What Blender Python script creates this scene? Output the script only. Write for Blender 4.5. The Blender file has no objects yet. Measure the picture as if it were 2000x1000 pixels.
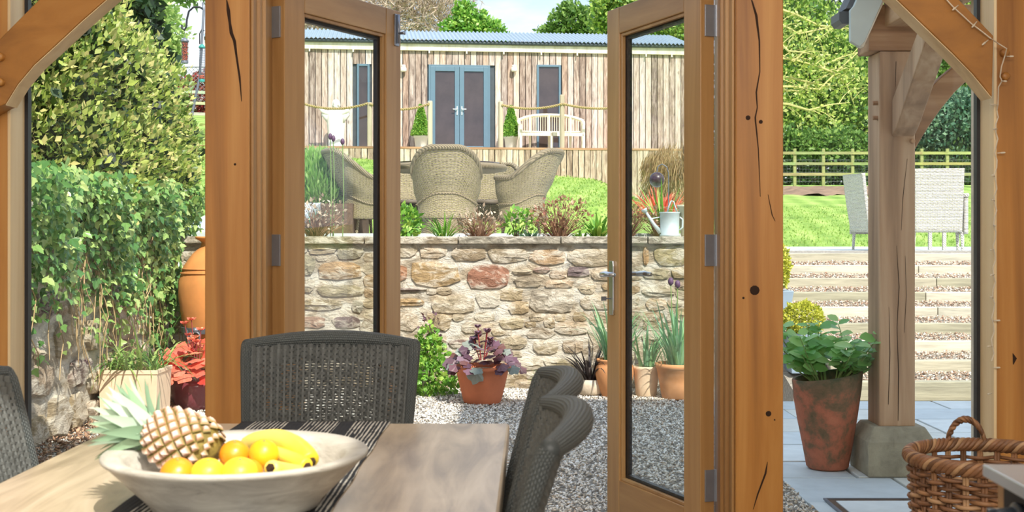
import bpy, math, random
import numpy as np
from math import sin, cos, pi, radians, sqrt, tan, atan2
from mathutils import Vector, Matrix, Euler, noise
random.seed(7)
RS = np.random.RandomState(7)
SC = bpy.context.scene
COL = SC.collection

# ---------------------------------------------------------------- camera, sky, sun, fill lights, exposure
F, EYE, HX, HY = 2400.0, 1.18, 1000.0, 458.0
cam = bpy.data.cameras.new('camera')
cam.sensor_width = 36.0
cam.lens = F / 2000.0 * 36.0
cam.shift_y = -(500.0 - HY) / 2000.0
cam.clip_start = 0.05
cam.clip_end = 400
cam.dof.use_dof = True
cam.dof.focus_distance = 7.5
cam.dof.aperture_fstop = 11.0
cam_o = bpy.data.objects.new('camera', cam)
COL.objects.link(cam_o)
cam_o.location = (0, 0, EYE)
cam_o.rotation_euler = (radians(90), 0, 0)
SC.camera = cam_o
SC.view_settings.view_transform = 'Standard'
SC.view_settings.look = 'None'
SC.view_settings.gamma = 1.0
SC.view_settings.use_curve_mapping = False
SC.view_settings.exposure = 0.42
SC.cycles.max_bounces = 8
SC.cycles.transparent_max_bounces = 16
SC.cycles.use_denoising = True
SC.cycles.sample_clamp_indirect = 6.0

world = bpy.data.worlds.new('sky')
SC.world = world
world.use_nodes = True
wn = world.node_tree.nodes
wl = world.node_tree.links
for n_ in list(wn):
    wn.remove(n_)
w_out = wn.new('ShaderNodeOutputWorld')
w_bg = wn.new('ShaderNodeBackground')
w_tc = wn.new('ShaderNodeTexCoord')
w_sep = wn.new('ShaderNodeSeparateXYZ')
w_grad = wn.new('ShaderNodeValToRGB')
w_grad.color_ramp.elements[0].position = 0.0
w_grad.color_ramp.elements[0].color = (0.50, 0.62, 0.77, 1)
w_grad.color_ramp.elements[1].position = 0.7
w_grad.color_ramp.elements[1].color = (0.28, 0.48, 0.80, 1)
w_map = wn.new('ShaderNodeMapping')
w_map.inputs['Scale'].default_value = (1.6, 1.6, 5.0)
w_map.inputs['Location'].default_value = (0.3, 0.0, 0.15)
w_noise = wn.new('ShaderNodeTexNoise')
w_noise.inputs['Scale'].default_value = 2.2
w_noise.inputs['Detail'].default_value = 7
w_noise.inputs['Roughness'].default_value = 0.55
w_cr = wn.new('ShaderNodeValToRGB')
w_cr.color_ramp.elements[0].position = 0.42
w_cr.color_ramp.elements[1].position = 0.60
w_mix = wn.new('ShaderNodeMixRGB')
w_mix.inputs['Color2'].default_value = (0.80, 0.82, 0.85, 1)
wl.new(w_tc.outputs['Generated'], w_sep.inputs[0])
wl.new(w_sep.outputs['Z'], w_grad.inputs[0])
wl.new(w_tc.outputs['Generated'], w_map.inputs[0])
wl.new(w_map.outputs[0], w_noise.inputs['Vector'])
wl.new(w_noise.outputs[0], w_cr.inputs[0])
wl.new(w_cr.outputs[0], w_mix.inputs['Fac'])
wl.new(w_grad.outputs[0], w_mix.inputs['Color1'])
wl.new(w_mix.outputs[0], w_bg.inputs['Color'])
w_bg.inputs['Strength'].default_value = 1.25
wl.new(w_bg.outputs[0], w_out.inputs['Surface'])

SUN_AZ, SUN_EL = radians(24), radians(47)
SD = Vector((-sin(SUN_AZ) * cos(SUN_EL), cos(SUN_AZ) * cos(SUN_EL), -sin(SUN_EL)))
sun = bpy.data.lights.new('sun', 'SUN')
sun.energy = 4.7
sun.angle = radians(0.6)
sun.color = (1.0, 0.95, 0.86)
sun_o = bpy.data.objects.new('sun', sun)
COL.objects.link(sun_o)
sun_o.rotation_euler = SD.to_track_quat('-Z', 'Y').to_euler()
sun_o.location = (5, -8, 12)

def area(name, loc, target, sx, sy, power, color):
    l = bpy.data.lights.new(name, 'AREA')
    l.shape = 'RECTANGLE'
    l.size, l.size_y = sx, sy
    l.energy = power
    l.color = color
    o = bpy.data.objects.new(name, l)
    COL.objects.link(o)
    o.location = loc
    o.rotation_euler = (Vector(target) - Vector(loc)).to_track_quat('-Z', 'Y').to_euler()
    return o
area('room_fill', (0.2, -1.6, 2.75), (0.0, 4.2, 1.0), 2.6, 0.7, 88, (1.0, 0.90, 0.78))  # unseen fill added behind the viewpoint to brighten the oak frame
area('overhead_fill', (0.0, 2.6, 2.9), (0.0, 2.6, 0.0), 1.6, 0.6, 12, (1.0, 0.93, 0.85))  # added overhead fill for the table, no real fitting

# ---------------------------------------------------------------- helpers
def P(px, py, d):
    """point at depth d that the photograph shows at pixel px, py"""
    return Vector(((px - HX) / F * d, d, EYE - (py - HY) / F * d))

def wmat(o):
    m = o.matrix_basis.copy()
    while o.parent:
        o = o.parent
        m = o.matrix_basis @ m
    return m

class MB:
    def __init__(s):
        s.v = []
        s.f = []
        s.uv = None
    def add(s, vs, fs):
        k = len(s.v)
        s.v.extend([tuple(p) for p in vs])
        s.f.extend([tuple(i + k for i in f) for f in fs])
        return s
    def box(s, c, size, rot=None):
        hx, hy, hz = size[0] / 2, size[1] / 2, size[2] / 2
        vs = [Vector((x, y, z)) for x in (-hx, hx) for y in (-hy, hy) for z in (-hz, hz)]
        if rot is not None:
            vs = [rot @ p for p in vs]
        c = Vector(c)
        return s.add([p + c for p in vs], [(0, 1, 3, 2), (4, 6, 7, 5), (0, 4, 5, 1), (2, 3, 7, 6), (0, 2, 6, 4), (1, 5, 7, 3)])
    def bb(s, x0, x1, y0, y1, z0, z1):
        return s.box(((x0 + x1) / 2, (y0 + y1) / 2, (z0 + z1) / 2), (abs(x1 - x0), abs(y1 - y0), abs(z1 - z0)))
    def bar(s, a, b, w, h, up=(0, 0, 1)):
        a, b = Vector(a), Vector(b)
        z = (b - a).normalized()
        x = Vector(up).cross(z)
        if x.length < 1e-4:
            x = Vector((1, 0, 0)).cross(z)
        x.normalize()
        y = z.cross(x)
        m = Matrix((x, y, z)).transposed()
        return s.box((a + b) / 2, (w, h, (b - a).length), m)
    def prism(s, poly, y0, y1, ax='Y'):
        n = len(poly)
        if ax == 'Y':
            vs = [(p[0], y0, p[1]) for p in poly] + [(p[0], y1, p[1]) for p in poly]
        elif ax == 'X':
            vs = [(y0, p[0], p[1]) for p in poly] + [(y1, p[0], p[1]) for p in poly]
        else:
            vs = [(p[0], p[1], y0) for p in poly] + [(p[0], p[1], y1) for p in poly]
        fs = [tuple(range(n)), tuple(range(2 * n - 1, n - 1, -1))]
        fs += [(i, i + n, (i + 1) % n + n, (i + 1) % n) for i in range(n)]
        return s.add(vs, fs)
    def tube(s, pts, r, n=8, caps=True, flat=1.0):
        pts = [Vector(p) for p in pts]
        m = len(pts)
        rr = r if isinstance(r, (list, tuple)) else [r] * m
        k = len(s.v)
        prev = None
        for i in range(m):
            t = (pts[min(i + 1, m - 1)] - pts[max(i - 1, 0)])
            if t.length < 1e-9:
                t = Vector((0, 0, 1))
            t.normalize()
            if prev is None:
                a = Vector((0, 0, 1)) if abs(t.z) < 0.9 else Vector((1, 0, 0))
                x = a.cross(t).normalized()
            else:
                x = (prev - t * prev.dot(t))
                if x.length < 1e-6:
                    x = Vector((1, 0, 0)).cross(t)
                x.normalize()
            prev = x
            y = t.cross(x)
            for j in range(n):
                a = 2 * pi * j / n
                s.v.append(tuple(pts[i] + (x * cos(a) + y * sin(a) * flat) * rr[i]))
        for i in range(m - 1):
            for j in range(n):
                a, b = k + i * n + j, k + i * n + (j + 1) % n
                s.f.append((a, b, b + n, a + n))
        if caps:
            s.f.append(tuple(k + j for j in range(n - 1, -1, -1)))
            s.f.append(tuple(k + (m - 1) * n + j for j in range(n)))
        return s
    def lathe(s, prof, n=24, c=(0, 0, 0), m=None, capb=True, capt=False):
        k = len(s.v)
        c = Vector(c)
        for r, z in prof:
            for j in range(n):
                a = 2 * pi * j / n
                p = Vector((r * cos(a), r * sin(a), z))
                if m is not None:
                    p = m @ p
                s.v.append(tuple(p + c))
        for i in range(len(prof) - 1):
            for j in range(n):
                a, b = k + i * n + j, k + i * n + (j + 1) % n
                s.f.append((a, b, b + n, a + n))
        if capb:
            s.f.append(tuple(k + j for j in range(n - 1, -1, -1)))
        if capt:
            s.f.append(tuple(k + (len(prof) - 1) * n + j for j in range(n)))
        return s
    def ball(s, c, r, nu=14, nv=8, m=None):
        rx, ry, rz = (r, r, r) if not isinstance(r, (tuple, list)) else r
        k = len(s.v)
        c = Vector(c)
        for i in range(nv + 1):
            ph = pi * i / nv
            for j in range(nu):
                a = 2 * pi * j / nu
                p = Vector((rx * sin(ph) * cos(a), ry * sin(ph) * sin(a), -rz * cos(ph)))
                if m is not None:
                    p = m @ p
                s.v.append(tuple(p + c))
        for i in range(nv):
            for j in range(nu):
                a, b = k + i * nu + j, k + i * nu + (j + 1) % nu
                s.f.append((a, b, b + nu, a + nu))
        return s
    def grid(s, nu, nv, fn, uvs=(1, 1)):
        k = len(s.v)
        if s.uv is None:
            s.uv = {}
        for i in range(nu + 1):
            for j in range(nv + 1):
                s.v.append(tuple(fn(i / nu, j / nv)))
                s.uv[len(s.v) - 1] = (i / nu * uvs[0], j / nv * uvs[1])
        for i in range(nu):
            for j in range(nv):
                a = k + i * (nv + 1) + j
                s.f.append((a, a + nv + 1, a + nv + 2, a + 1))
        return s
    def mesh(s, name, mt=None, smooth=False, inv=None):
        me = bpy.data.meshes.new(name)
        vs = s.v if inv is None else [tuple(inv @ Vector(p)) for p in s.v]
        me.from_pydata(vs, [], s.f)
        if s.uv:
            uvl = me.uv_layers.new(name='UVMap')
            for lp in me.loops:
                uvl.data[lp.index].uv = s.uv.get(lp.vertex_index, (0, 0))
        if mt is not None:
            me.materials.append(mt)
        if smooth:
            me.shade_smooth()
        me.update()
        return me
    def build(s, name, mt, parent=None, smooth=False, local=False, bevel=0.0, color=None, weld=False, solid=0.0, label=None, sub=0):
        inv = None
        if parent is not None and not local:
            inv = wmat(parent).inverted()
        me = s.mesh(name, mt, smooth, inv)
        o = bpy.data.objects.new(name, me)
        COL.objects.link(o)
        if parent is not None:
            o.parent = parent
        if solid:
            md = o.modifiers.new('solid', 'SOLIDIFY')
            md.thickness = solid
            md.offset = 0
        if bevel:
            md = o.modifiers.new('bevel', 'BEVEL')
            md.width = bevel
            md.segments = 2
            md.limit_method = 'ANGLE'
            md.angle_limit = radians(40)
        if sub:
            md = o.modifiers.new('sub', 'SUBSURF')
            md.levels = md.render_levels = sub
        if color is not None:
            o.color = (*color, 1)
        if label:
            o['label'] = label
        return o

def thing(name, label, cat, loc=(0, 0, 0), rz=0.0, group=None):
    o = bpy.data.objects.new(name, None)
    o.empty_display_size = 0.1
    COL.objects.link(o)
    o.location = loc
    o.rotation_euler = (0, 0, rz)
    o['label'] = label
    o['category'] = cat
    if group:
        o['group'] = group
    return o

def tag(o, label, cat, group=None, kind=None):
    o['label'] = label
    o['category'] = cat
    if group:
        o['group'] = group
    if kind:
        o['kind'] = kind
    return o

def struct(o, label=None, cat=None):
    o['kind'] = 'structure'
    if label:
        o['label'] = label
    if cat:
        o['category'] = cat
    return o

def place(me, name, m, parent=None, color=None):
    """another object on a shared mesh; m in the parent's frame"""
    o = bpy.data.objects.new(name, me)
    COL.objects.link(o)
    if parent is not None:
        o.parent = parent
    o.matrix_basis = m
    if color is not None:
        o.color = (*color, 1)
    return o

def dup(root, loc, rz, label=None, group=None):
    r = root.copy()
    COL.objects.link(r)
    r.location = loc
    r.rotation_euler = (0, 0, rz)
    if label:
        r['label'] = label
    if group:
        r['group'] = group
    for ch in list(root.children):
        c = ch.copy()
        COL.objects.link(c)
        c.parent = r
        for g in list(ch.children):
            d = g.copy()
            COL.objects.link(d)
            d.parent = c
    return r

def srgb(*c):
    if len(c) == 1:
        c = c[0]
    return tuple((x / 255 / 12.92 if x / 255 <= 0.04045 else ((x / 255 + 0.055) / 1.055) ** 2.4) for x in c)

# ---------------------------------------------------------------- batches made with numpy
def np_mesh(name, V, Fc, mt, tint=None, smooth=False):
    me = bpy.data.meshes.new(name)
    nv, nf, k = len(V), len(Fc), Fc.shape[1]
    me.vertices.add(nv)
    me.vertices.foreach_set('co', V.astype(np.float32).ravel())
    me.loops.add(nf * k)
    me.loops.foreach_set('vertex_index', Fc.astype(np.int32).ravel())
    me.polygons.add(nf)
    me.polygons.foreach_set('loop_start', np.arange(0, nf * k, k, dtype=np.int32))
    me.polygons.foreach_set('loop_total', np.full(nf, k, dtype=np.int32))
    me.update(calc_edges=True)
    if tint is not None:
        at = me.attributes.new('tint', 'FLOAT', 'POINT')
        at.data.foreach_set('value', tint.astype(np.float32))
    me.materials.append(mt)
    if smooth:
        me.shade_smooth()
    return me

def frames(dirs, nrm):
    d = dirs / (np.linalg.norm(dirs, axis=1, keepdims=True) + 1e-9)
    x = np.cross(d, nrm)
    x /= (np.linalg.norm(x, axis=1, keepdims=True) + 1e-9)
    z = np.cross(x, d)
    return np.stack([x, d, z], axis=2)     # columns: width, length, normal

def batch(tv, tf, pos, fr, scale, name, mt, tint=None, smooth=False):
    tv = np.array(tv, float)
    tf = np.array(tf, int)
    n = len(pos)
    sc = scale if np.ndim(scale) == 2 else np.repeat(np.asarray(scale).reshape(-1, 1), 3, axis=1)
    L = tv[None, :, :] * sc[:, None, :]
    V = np.einsum('nij,nkj->nki', fr, L) + pos[:, None, :]
    Fc = tf[None] + (np.arange(n) * len(tv))[:, None, None]
    t = RS.rand(n) if tint is None else tint
    return np_mesh(name, V.reshape(-1, 3), Fc.reshape(-1, tf.shape[1]), mt, np.repeat(t, len(tv)), smooth)

# leaf templates: x width, y length, z normal
LEAF = ([(0, 0, 0), (-.28, .45, .06), (0, 1, -.04), (.28, .45, .06), (0, .45, -.02)], [(0, 4, 1), (1, 4, 2), (0, 3, 4), (4, 3, 2)])
LEAF4 = ([(0, 0, 0), (.30, .5, .05), (0, 1, -.03), (-.30, .5, .05)], [(0, 1, 2, 3)])
BLADE = ([(-.03, 0, 0), (.03, 0, 0), (.035, .35, .06), (-.035, .35, .06), (.03, .7, .05), (-.03, .7, .05), (0, 1, -.08)],
         [(0, 1, 2), (0, 2, 3), (3, 2, 4), (3, 4, 5), (5, 4, 6)])
IVY = ([(0, 0, 0), (-.30, .02, .03), (-.52, .30, .02), (-.26, .48, .05), (-.22, .70, .02), (0, 1, -.05), (.22, .70, .02), (.26, .48, .05), (.52, .30, .02), (.30, .02, .03)],
       [(0, 2, 1), (0, 3, 2), (0, 4, 3), (0, 5, 4), (0, 6, 5), (0, 7, 6), (0, 8, 7), (0, 9, 8)])
def _heu():
    vs = [(0, .25, .04)]
    for i in range(15):
        a = -pi / 2 + 2 * pi * i / 15
        r = .5 if i % 3 == 1 else (.36 if i % 3 == 0 else .43)
        if i == 0:
            r = .12
        vs.append((r * cos(a), .45 + r * sin(a), -.05 - .03 * (i % 2)))
    return vs, [(0, i + 1, (i + 1) % 15 + 1) for i in range(15)]
HEU = _heu()
PEB = ([(-.5, 0, 0), (.5, 0, 0), (.1, -.38, 0), (-.1, .40, .05), (.05, .0, .32), (0, 0, -.2)],
       [(0, 2, 4), (2, 1, 4), (1, 3, 4), (3, 0, 4), (2, 0, 5), (1, 2, 5), (3, 1, 5), (0, 3, 5)])

def rnd_dirs(n, up=0.0):
    d = RS.normal(size=(n, 3))
    d[:, 2] += up
    return d / np.linalg.norm(d, axis=1, keepdims=True)

def blob_points(blobs, n, shell=0.55):
    """random points near the surfaces of ellipsoids (cx,cy,cz,rx,ry,rz); also outward normals"""
    w = np.array([(b[3] * b[4] + b[4] * b[5] + b[3] * b[5]) for b in blobs])
    idx = RS.choice(len(blobs), n, p=w / w.sum())
    B = np.array(blobs)[idx]
    d = rnd_dirs(n)
    r = shell + (1 - shell) * np.sqrt(RS.rand(n))
    lump = 1 + 0.16 * np.sin(d[:, 0] * 7 + B[:, 0] * 5) * np.cos(d[:, 2] * 6 + B[:, 1] * 3) + 0.05 * RS.normal(size=n)
    p = B[:, :3] + d * B[:, 3:] * (r * lump)[:, None]
    nn = d / B[:, 3:]
    nn /= np.linalg.norm(nn, axis=1, keepdims=True)
    return p, nn

def leaf_mesh(name, blobs, n, size, mt, tmpl=LEAF4, up=0.4, shell=0.55, spread=0.8, droop=0.0):
    p, nn = blob_points(blobs, n, shell)
    dr = nn + RS.normal(size=(n, 3)) * spread
    dr[:, 2] += up - droop
    nr = nn * .8 + RS.normal(size=(n, 3)) * .6
    nr[:, 2] += .5
    sc = size * (0.6 + 0.8 * RS.rand(n))
    return batch(tmpl[0], tmpl[1], p, frames(dr, nr), sc, name, mt)

def obj(name, me, parent=None, local=True, kind=None):
    o = bpy.data.objects.new(name, me)
    COL.objects.link(o)
    if parent is not None:
        o.parent = parent
        if not local:
            o.matrix_basis = wmat(parent).inverted()
    if kind:
        o['kind'] = kind
    return o

# ---------------------------------------------------------------- materials
def nt(name):
    m = bpy.data.materials.new(name)
    m.use_nodes = True
    t = m.node_tree
    b = t.nodes['Principled BSDF']
    return m, t, b

def ramp(t, stops):
    r = t.nodes.new('ShaderNodeValToRGB')
    el = r.color_ramp.elements
    while len(el) < len(stops):
        el.new(0.5)
    for e, (p, c) in zip(el, stops):
        e.position = p
        e.color = (*c, 1)
    return r

def nz(t, vec, scale, detail=4, rough=0.6, dist=0.0):
    n = t.nodes.new('ShaderNodeTexNoise')
    n.inputs['Scale'].default_value = scale
    n.inputs['Detail'].default_value = detail
    n.inputs['Roughness'].default_value = rough
    n.inputs['Distortion'].default_value = dist
    if vec is not None:
        t.links.new(vec, n.inputs['Vector'])
    return n

def mapping(t, scale=(1, 1, 1), coord='Object', rot=(0, 0, 0)):
    tc = t.nodes.new('ShaderNodeTexCoord')
    mp = t.nodes.new('ShaderNodeMapping')
    mp.inputs['Scale'].default_value = scale
    mp.inputs['Rotation'].default_value = rot
    t.links.new(tc.outputs[coord], mp.inputs[0])
    return mp

def bump(t, b, h, strength=0.3, dist=0.01):
    n = t.nodes.new('ShaderNodeBump')
    n.inputs['Strength'].default_value = strength
    n.inputs['Distance'].default_value = dist
    t.links.new(h, n.inputs['Height'])
    t.links.new(n.outputs[0], b.inputs['Normal'])

def math_n(t, op, a, b=None):
    n = t.nodes.new('ShaderNodeMath')
    n.operation = op
    for i, q in enumerate((a, b)):
        if q is None:
            continue
        if isinstance(q, (int, float)):
            n.inputs[i].default_value = q
        else:
            t.links.new(q, n.inputs[i])
    return n.outputs[0]

def plain(name, c, rough=0.5, metal=0.0, var=0.15, scale=8, bmp=0.0, coat=0.0):
    m, t, b = nt(name)
    mp = mapping(t)
    n = nz(t, mp.outputs[0], scale, 5)
    c0 = tuple(x * (1 - var) for x in c)
    c1 = tuple(min(1, x * (1 + var)) for x in c)
    r = ramp(t, [(0.3, c0), (0.7, c1)])
    t.links.new(n.outputs[0], r.inputs[0])
    t.links.new(r.outputs[0], b.inputs['Base Color'])
    b.inputs['Roughness'].default_value = rough
    b.inputs['Metallic'].default_value = metal
    b.inputs['Coat Weight'].default_value = coat
    if bmp:
        bump(t, b, n.outputs[0], bmp, 0.01)
    return m

def wood(name, dark, mid, light, axis='Z', grain=14, rough=0.45, stretch=0.06, knots=True, objrand=0.0, weather=0.0, bmp=0.25):
    m, t, b = nt(name)
    sc = {'X': (stretch, 1, 1), 'Y': (1, stretch, 1), 'Z': (1, 1, stretch)}[axis]
    mp = mapping(t, sc)
    oi = t.nodes.new('ShaderNodeObjectInfo')
    if objrand:
        off = t.nodes.new('ShaderNodeVectorMath')
        off.operation = 'ADD'
        cmb = t.nodes.new('ShaderNodeCombineXYZ')
        k = math_n(t, 'MULTIPLY', oi.outputs['Random'], 37.0)
        for i in range(3):
            t.links.new(k, cmb.inputs[i])
        t.links.new(mp.outputs[0], off.inputs[0])
        t.links.new(cmb.outputs[0], off.inputs[1])
        vec = off.outputs[0]
    else:
        vec = mp.outputs[0]
    n1 = nz(t, vec, grain, 6, 0.6, 0.6)
    n2 = nz(t, vec, grain * 0.25, 3, 0.5, 1.2)
    a = math_n(t, 'ADD', math_n(t, 'MULTIPLY', n1.outputs[0], 0.5), math_n(t, 'MULTIPLY', n2.outputs[0], 0.5))
    if objrand:
        a = math_n(t, 'ADD', a, math_n(t, 'MULTIPLY', math_n(t, 'SUBTRACT', oi.outputs['Random'], 0.5), objrand))
    r = ramp(t, [(0.33, dark), (0.5, mid), (0.66, light)])
    t.links.new(a, r.inputs[0])
    out = r.outputs[0]
    if knots:
        sk = {'X': (.35, 1, 1), 'Y': (1, .35, 1), 'Z': (1, 1, .35)}[axis]
        mk = mapping(t, sk)
        v = t.nodes.new('ShaderNodeTexVoronoi')
        v.inputs['Scale'].default_value = 3.1 if not objrand else 4.5
        t.links.new(mk.outputs[0], v.inputs['Vector'])
        kr = ramp(t, [(0.03, (0.25, 0.25, 0.25)), (0.085, (1, 1, 1))])
        t.links.new(v.outputs['Distance'], kr.inputs[0])
        mx = t.nodes.new('ShaderNodeMixRGB')
        mx.blend_type = 'MULTIPLY'
        mx.inputs[0].default_value = 0.75
        t.links.new(out, mx.inputs[1])
        t.links.new(kr.outputs[0], mx.inputs[2])
        out = mx.outputs[0]
    t.links.new(out, b.inputs['Base Color'])
    b.inputs['Roughness'].default_value = rough
    bump(t, b, n1.outputs[0], bmp, 0.004)
    return m

def leafmat(name, cols, rough=0.42, trans=0.3, spec=0.5):
    m, t, b = nt(name)
    at = t.nodes.new('ShaderNodeAttribute')
    at.attribute_name = 'tint'
    oi = t.nodes.new('ShaderNodeObjectInfo')
    f = math_n(t, 'FRACT', math_n(t, 'ADD', at.outputs['Fac'], oi.outputs['Random']))
    k = len(cols)
    r = ramp(t, [((i + 0.5) / k, c) for i, c in enumerate(cols)])
    t.links.new(f, r.inputs[0])
    t.links.new(r.outputs[0], b.inputs['Base Color'])
    b.inputs['Roughness'].default_value = rough
    b.inputs['Specular IOR Level'].default_value = spec
    tr = t.nodes.new('ShaderNodeBsdfTranslucent')
    t.links.new(r.outputs[0], tr.inputs[0])
    ms = t.nodes.new('ShaderNodeMixShader')
    ms.inputs[0].default_value = trans
    out = t.nodes['Material Output']
    t.links.new(b.outputs[0], ms.inputs[1])
    t.links.new(tr.outputs[0], ms.inputs[2])
    t.links.new(ms.outputs[0], out.inputs[0])
    return m

def tintmat(name, cols, rough=0.8):
    m, t, b = nt(name)
    at = t.nodes.new('ShaderNodeAttribute')
    at.attribute_name = 'tint'
    k = len(cols)
    r = ramp(t, [((i + 0.5) / k, c) for i, c in enumerate(cols)])
    r.color_ramp.interpolation = 'CONSTANT'
    t.links.new(at.outputs['Fac'], r.inputs[0])
    t.links.new(r.outputs[0], b.inputs['Base Color'])
    b.inputs['Roughness'].default_value = rough
    return m

def objcol(name, rough=0.9, scale=14, var=0.35, bmp=0.8, streak=None, dist=0.02):
    """colour from each object's own colour, broken up by noise"""
    m, t, b = nt(name)
    oi = t.nodes.new('ShaderNodeObjectInfo')
    mp = mapping(t, streak or (1, 1, 1))
    n = nz(t, mp.outputs[0], scale, 8, 0.65, 0.4)
    r = ramp(t, [(0.3, (1 - var,) * 3), (0.5, (1.0,) * 3), (0.72, (1 + var * 0.8,) * 3)])
    t.links.new(n.outputs[0], r.inputs[0])
    mx = t.nodes.new('ShaderNodeMixRGB')
    mx.blend_type = 'MULTIPLY'
    mx.inputs[0].default_value = 1
    t.links.new(oi.outputs['Color'], mx.inputs[1])
    t.links.new(r.outputs[0], mx.inputs[2])
    t.links.new(mx.outputs[0], b.inputs['Base Color'])
    b.inputs['Roughness'].default_value = rough
    bump(t, b, n.outputs[0], bmp, dist)
    return m

def weave(name, cols, rough=0.6, bmp=1.0, dist=0.006, density=1.0):
    """basket weave colour and relief over UV: u across stakes, v across strands (integers)"""
    m, t, b = nt(name)
    tc = t.nodes.new('ShaderNodeTexCoord')
    sp = t.nodes.new('ShaderNodeSeparateXYZ')
    t.links.new(tc.outputs['UV'], sp.inputs[0])
    su = math_n(t, 'SINE', math_n(t, 'MULTIPLY', sp.outputs[0], pi))
    sv = math_n(t, 'SINE', math_n(t, 'MULTIPLY', sp.outputs[1], pi))
    h = math_n(t, 'MULTIPLY', su, sv)
    ab = math_n(t, 'ABSOLUTE', sv)
    hh = math_n(t, 'ADD', math_n(t, 'MULTIPLY', h, 0.5), ab)
    n = t.nodes.new('ShaderNodeTexNoise')
    n.inputs['Scale'].default_value = 1.3
    n.inputs['Detail'].default_value = 3
    t.links.new(tc.outputs['UV'], n.inputs['Vector'])
    a = math_n(t, 'ADD', math_n(t, 'MULTIPLY', hh, 0.32), math_n(t, 'MULTIPLY', n.outputs[0], 0.75))
    k = len(cols)
    r = ramp(t, [(0.2 + 0.65 * i / (k - 1), c) for i, c in enumerate(cols)])
    t.links.new(a, r.inputs[0])
    t.links.new(r.outputs[0], b.inputs['Base Color'])
    b.inputs['Roughness'].default_value = rough
    bump(t, b, hh, bmp, dist)
    return m

def glassmat(name, tint=(1, 1, 1), refl=0.06, rough=0.0):
    m = bpy.data.materials.new(name)
    m.use_nodes = True
    t = m.node_tree
    for n in list(t.nodes):
        t.nodes.remove(n)
    out = t.nodes.new('ShaderNodeOutputMaterial')
    tr = t.nodes.new('ShaderNodeBsdfTransparent')
    tr.inputs[0].default_value = (*tint, 1)
    gl = t.nodes.new('ShaderNodeBsdfGlossy')
    gl.inputs['Roughness'].default_value = rough
    lw = t.nodes.new('ShaderNodeLayerWeight')
    lw.inputs[0].default_value = 0.5
    f = math_n(t, 'POWER', lw.outputs['Facing'], 5.0)
    f = math_n(t, 'MULTIPLY', math_n(t, 'ADD', math_n(t, 'MULTIPLY', f, 0.96), 0.03), refl)
    ms = t.nodes.new('ShaderNodeMixShader')
    t.links.new(f, ms.inputs[0])
    t.links.new(tr.outputs[0], ms.inputs[1])
    t.links.new(gl.outputs[0], ms.inputs[2])
    t.links.new(ms.outputs[0], out.inputs[0])
    return m
M = {}
M['oak'] = wood('warm_oak', srgb(128, 80, 30), srgb(178, 120, 54), srgb(212, 160, 90), 'Z', 9, 0.4, bmp=0.12)
M['oak_x'] = wood('warm_oak_brace', srgb(120, 76, 28), srgb(168, 112, 46), srgb(194, 140, 70), 'X', 6, 0.4, stretch=0.4, knots=False, bmp=0.1)
M['joinery'] = wood('stained_joinery', srgb(146, 104, 58), srgb(174, 132, 82), srgb(196, 156, 104), 'Z', 12, 0.35, knots=False, bmp=0.08)
M['joinery_x'] = wood('stained_joinery_rail', srgb(146, 104, 58), srgb(174, 132, 82), srgb(196, 156, 104), 'X', 12, 0.35, knots=False, bmp=0.08, stretch=.15)
M['lit_oak'] = wood('lit_oak_edge', srgb(196, 164, 118), srgb(226, 198, 152), srgb(238, 216, 176), 'Z', 10, 0.5, knots=False, bmp=0.1)  # paler oak with light from the windows painted in
M['grey_oak'] = wood('weathered_oak', srgb(120, 92, 68), srgb(182, 148, 116), srgb(212, 184, 152), 'Z', 11, 0.75, bmp=0.4)
M['grey_oak_x'] = wood('weathered_oak_cross', srgb(104, 76, 52), srgb(166, 126, 92), srgb(204, 168, 130), 'X', 11, 0.75, bmp=0.4)
M['grey_oak_y'] = wood('weathered_oak_deep', srgb(112, 82, 56), srgb(176, 136, 98), srgb(210, 174, 134), 'Y', 11, 0.75, bmp=0.4)
M['black'] = plain('black_rubber', (0.012, 0.013, 0.018), 0.5)
M['crack'] = plain('dark_crack', srgb(46, 24, 8), 0.9)
M['steel'] = plain('brushed_steel', (0.62, 0.64, 0.66), 0.28, 1.0, 0.08)
M['zinc'] = plain('zinc_grey', (0.33, 0.36, 0.42), 0.4, 0.7, 0.1)
M['glass'] = glassmat('window_glass', (0.985, 0.995, 0.99), 0.5)
M['white'] = plain('white_plaster', (0.82, 0.80, 0.76), 0.8, var=0.05)
M['floor'] = plain('stone_floor', srgb(190, 178, 160), 0.5, var=0.1, scale=3)
M['mortar'] = plain('lime_mortar', srgb(214, 198, 174), 0.95, var=0.22, scale=7, bmp=1.0)
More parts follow.
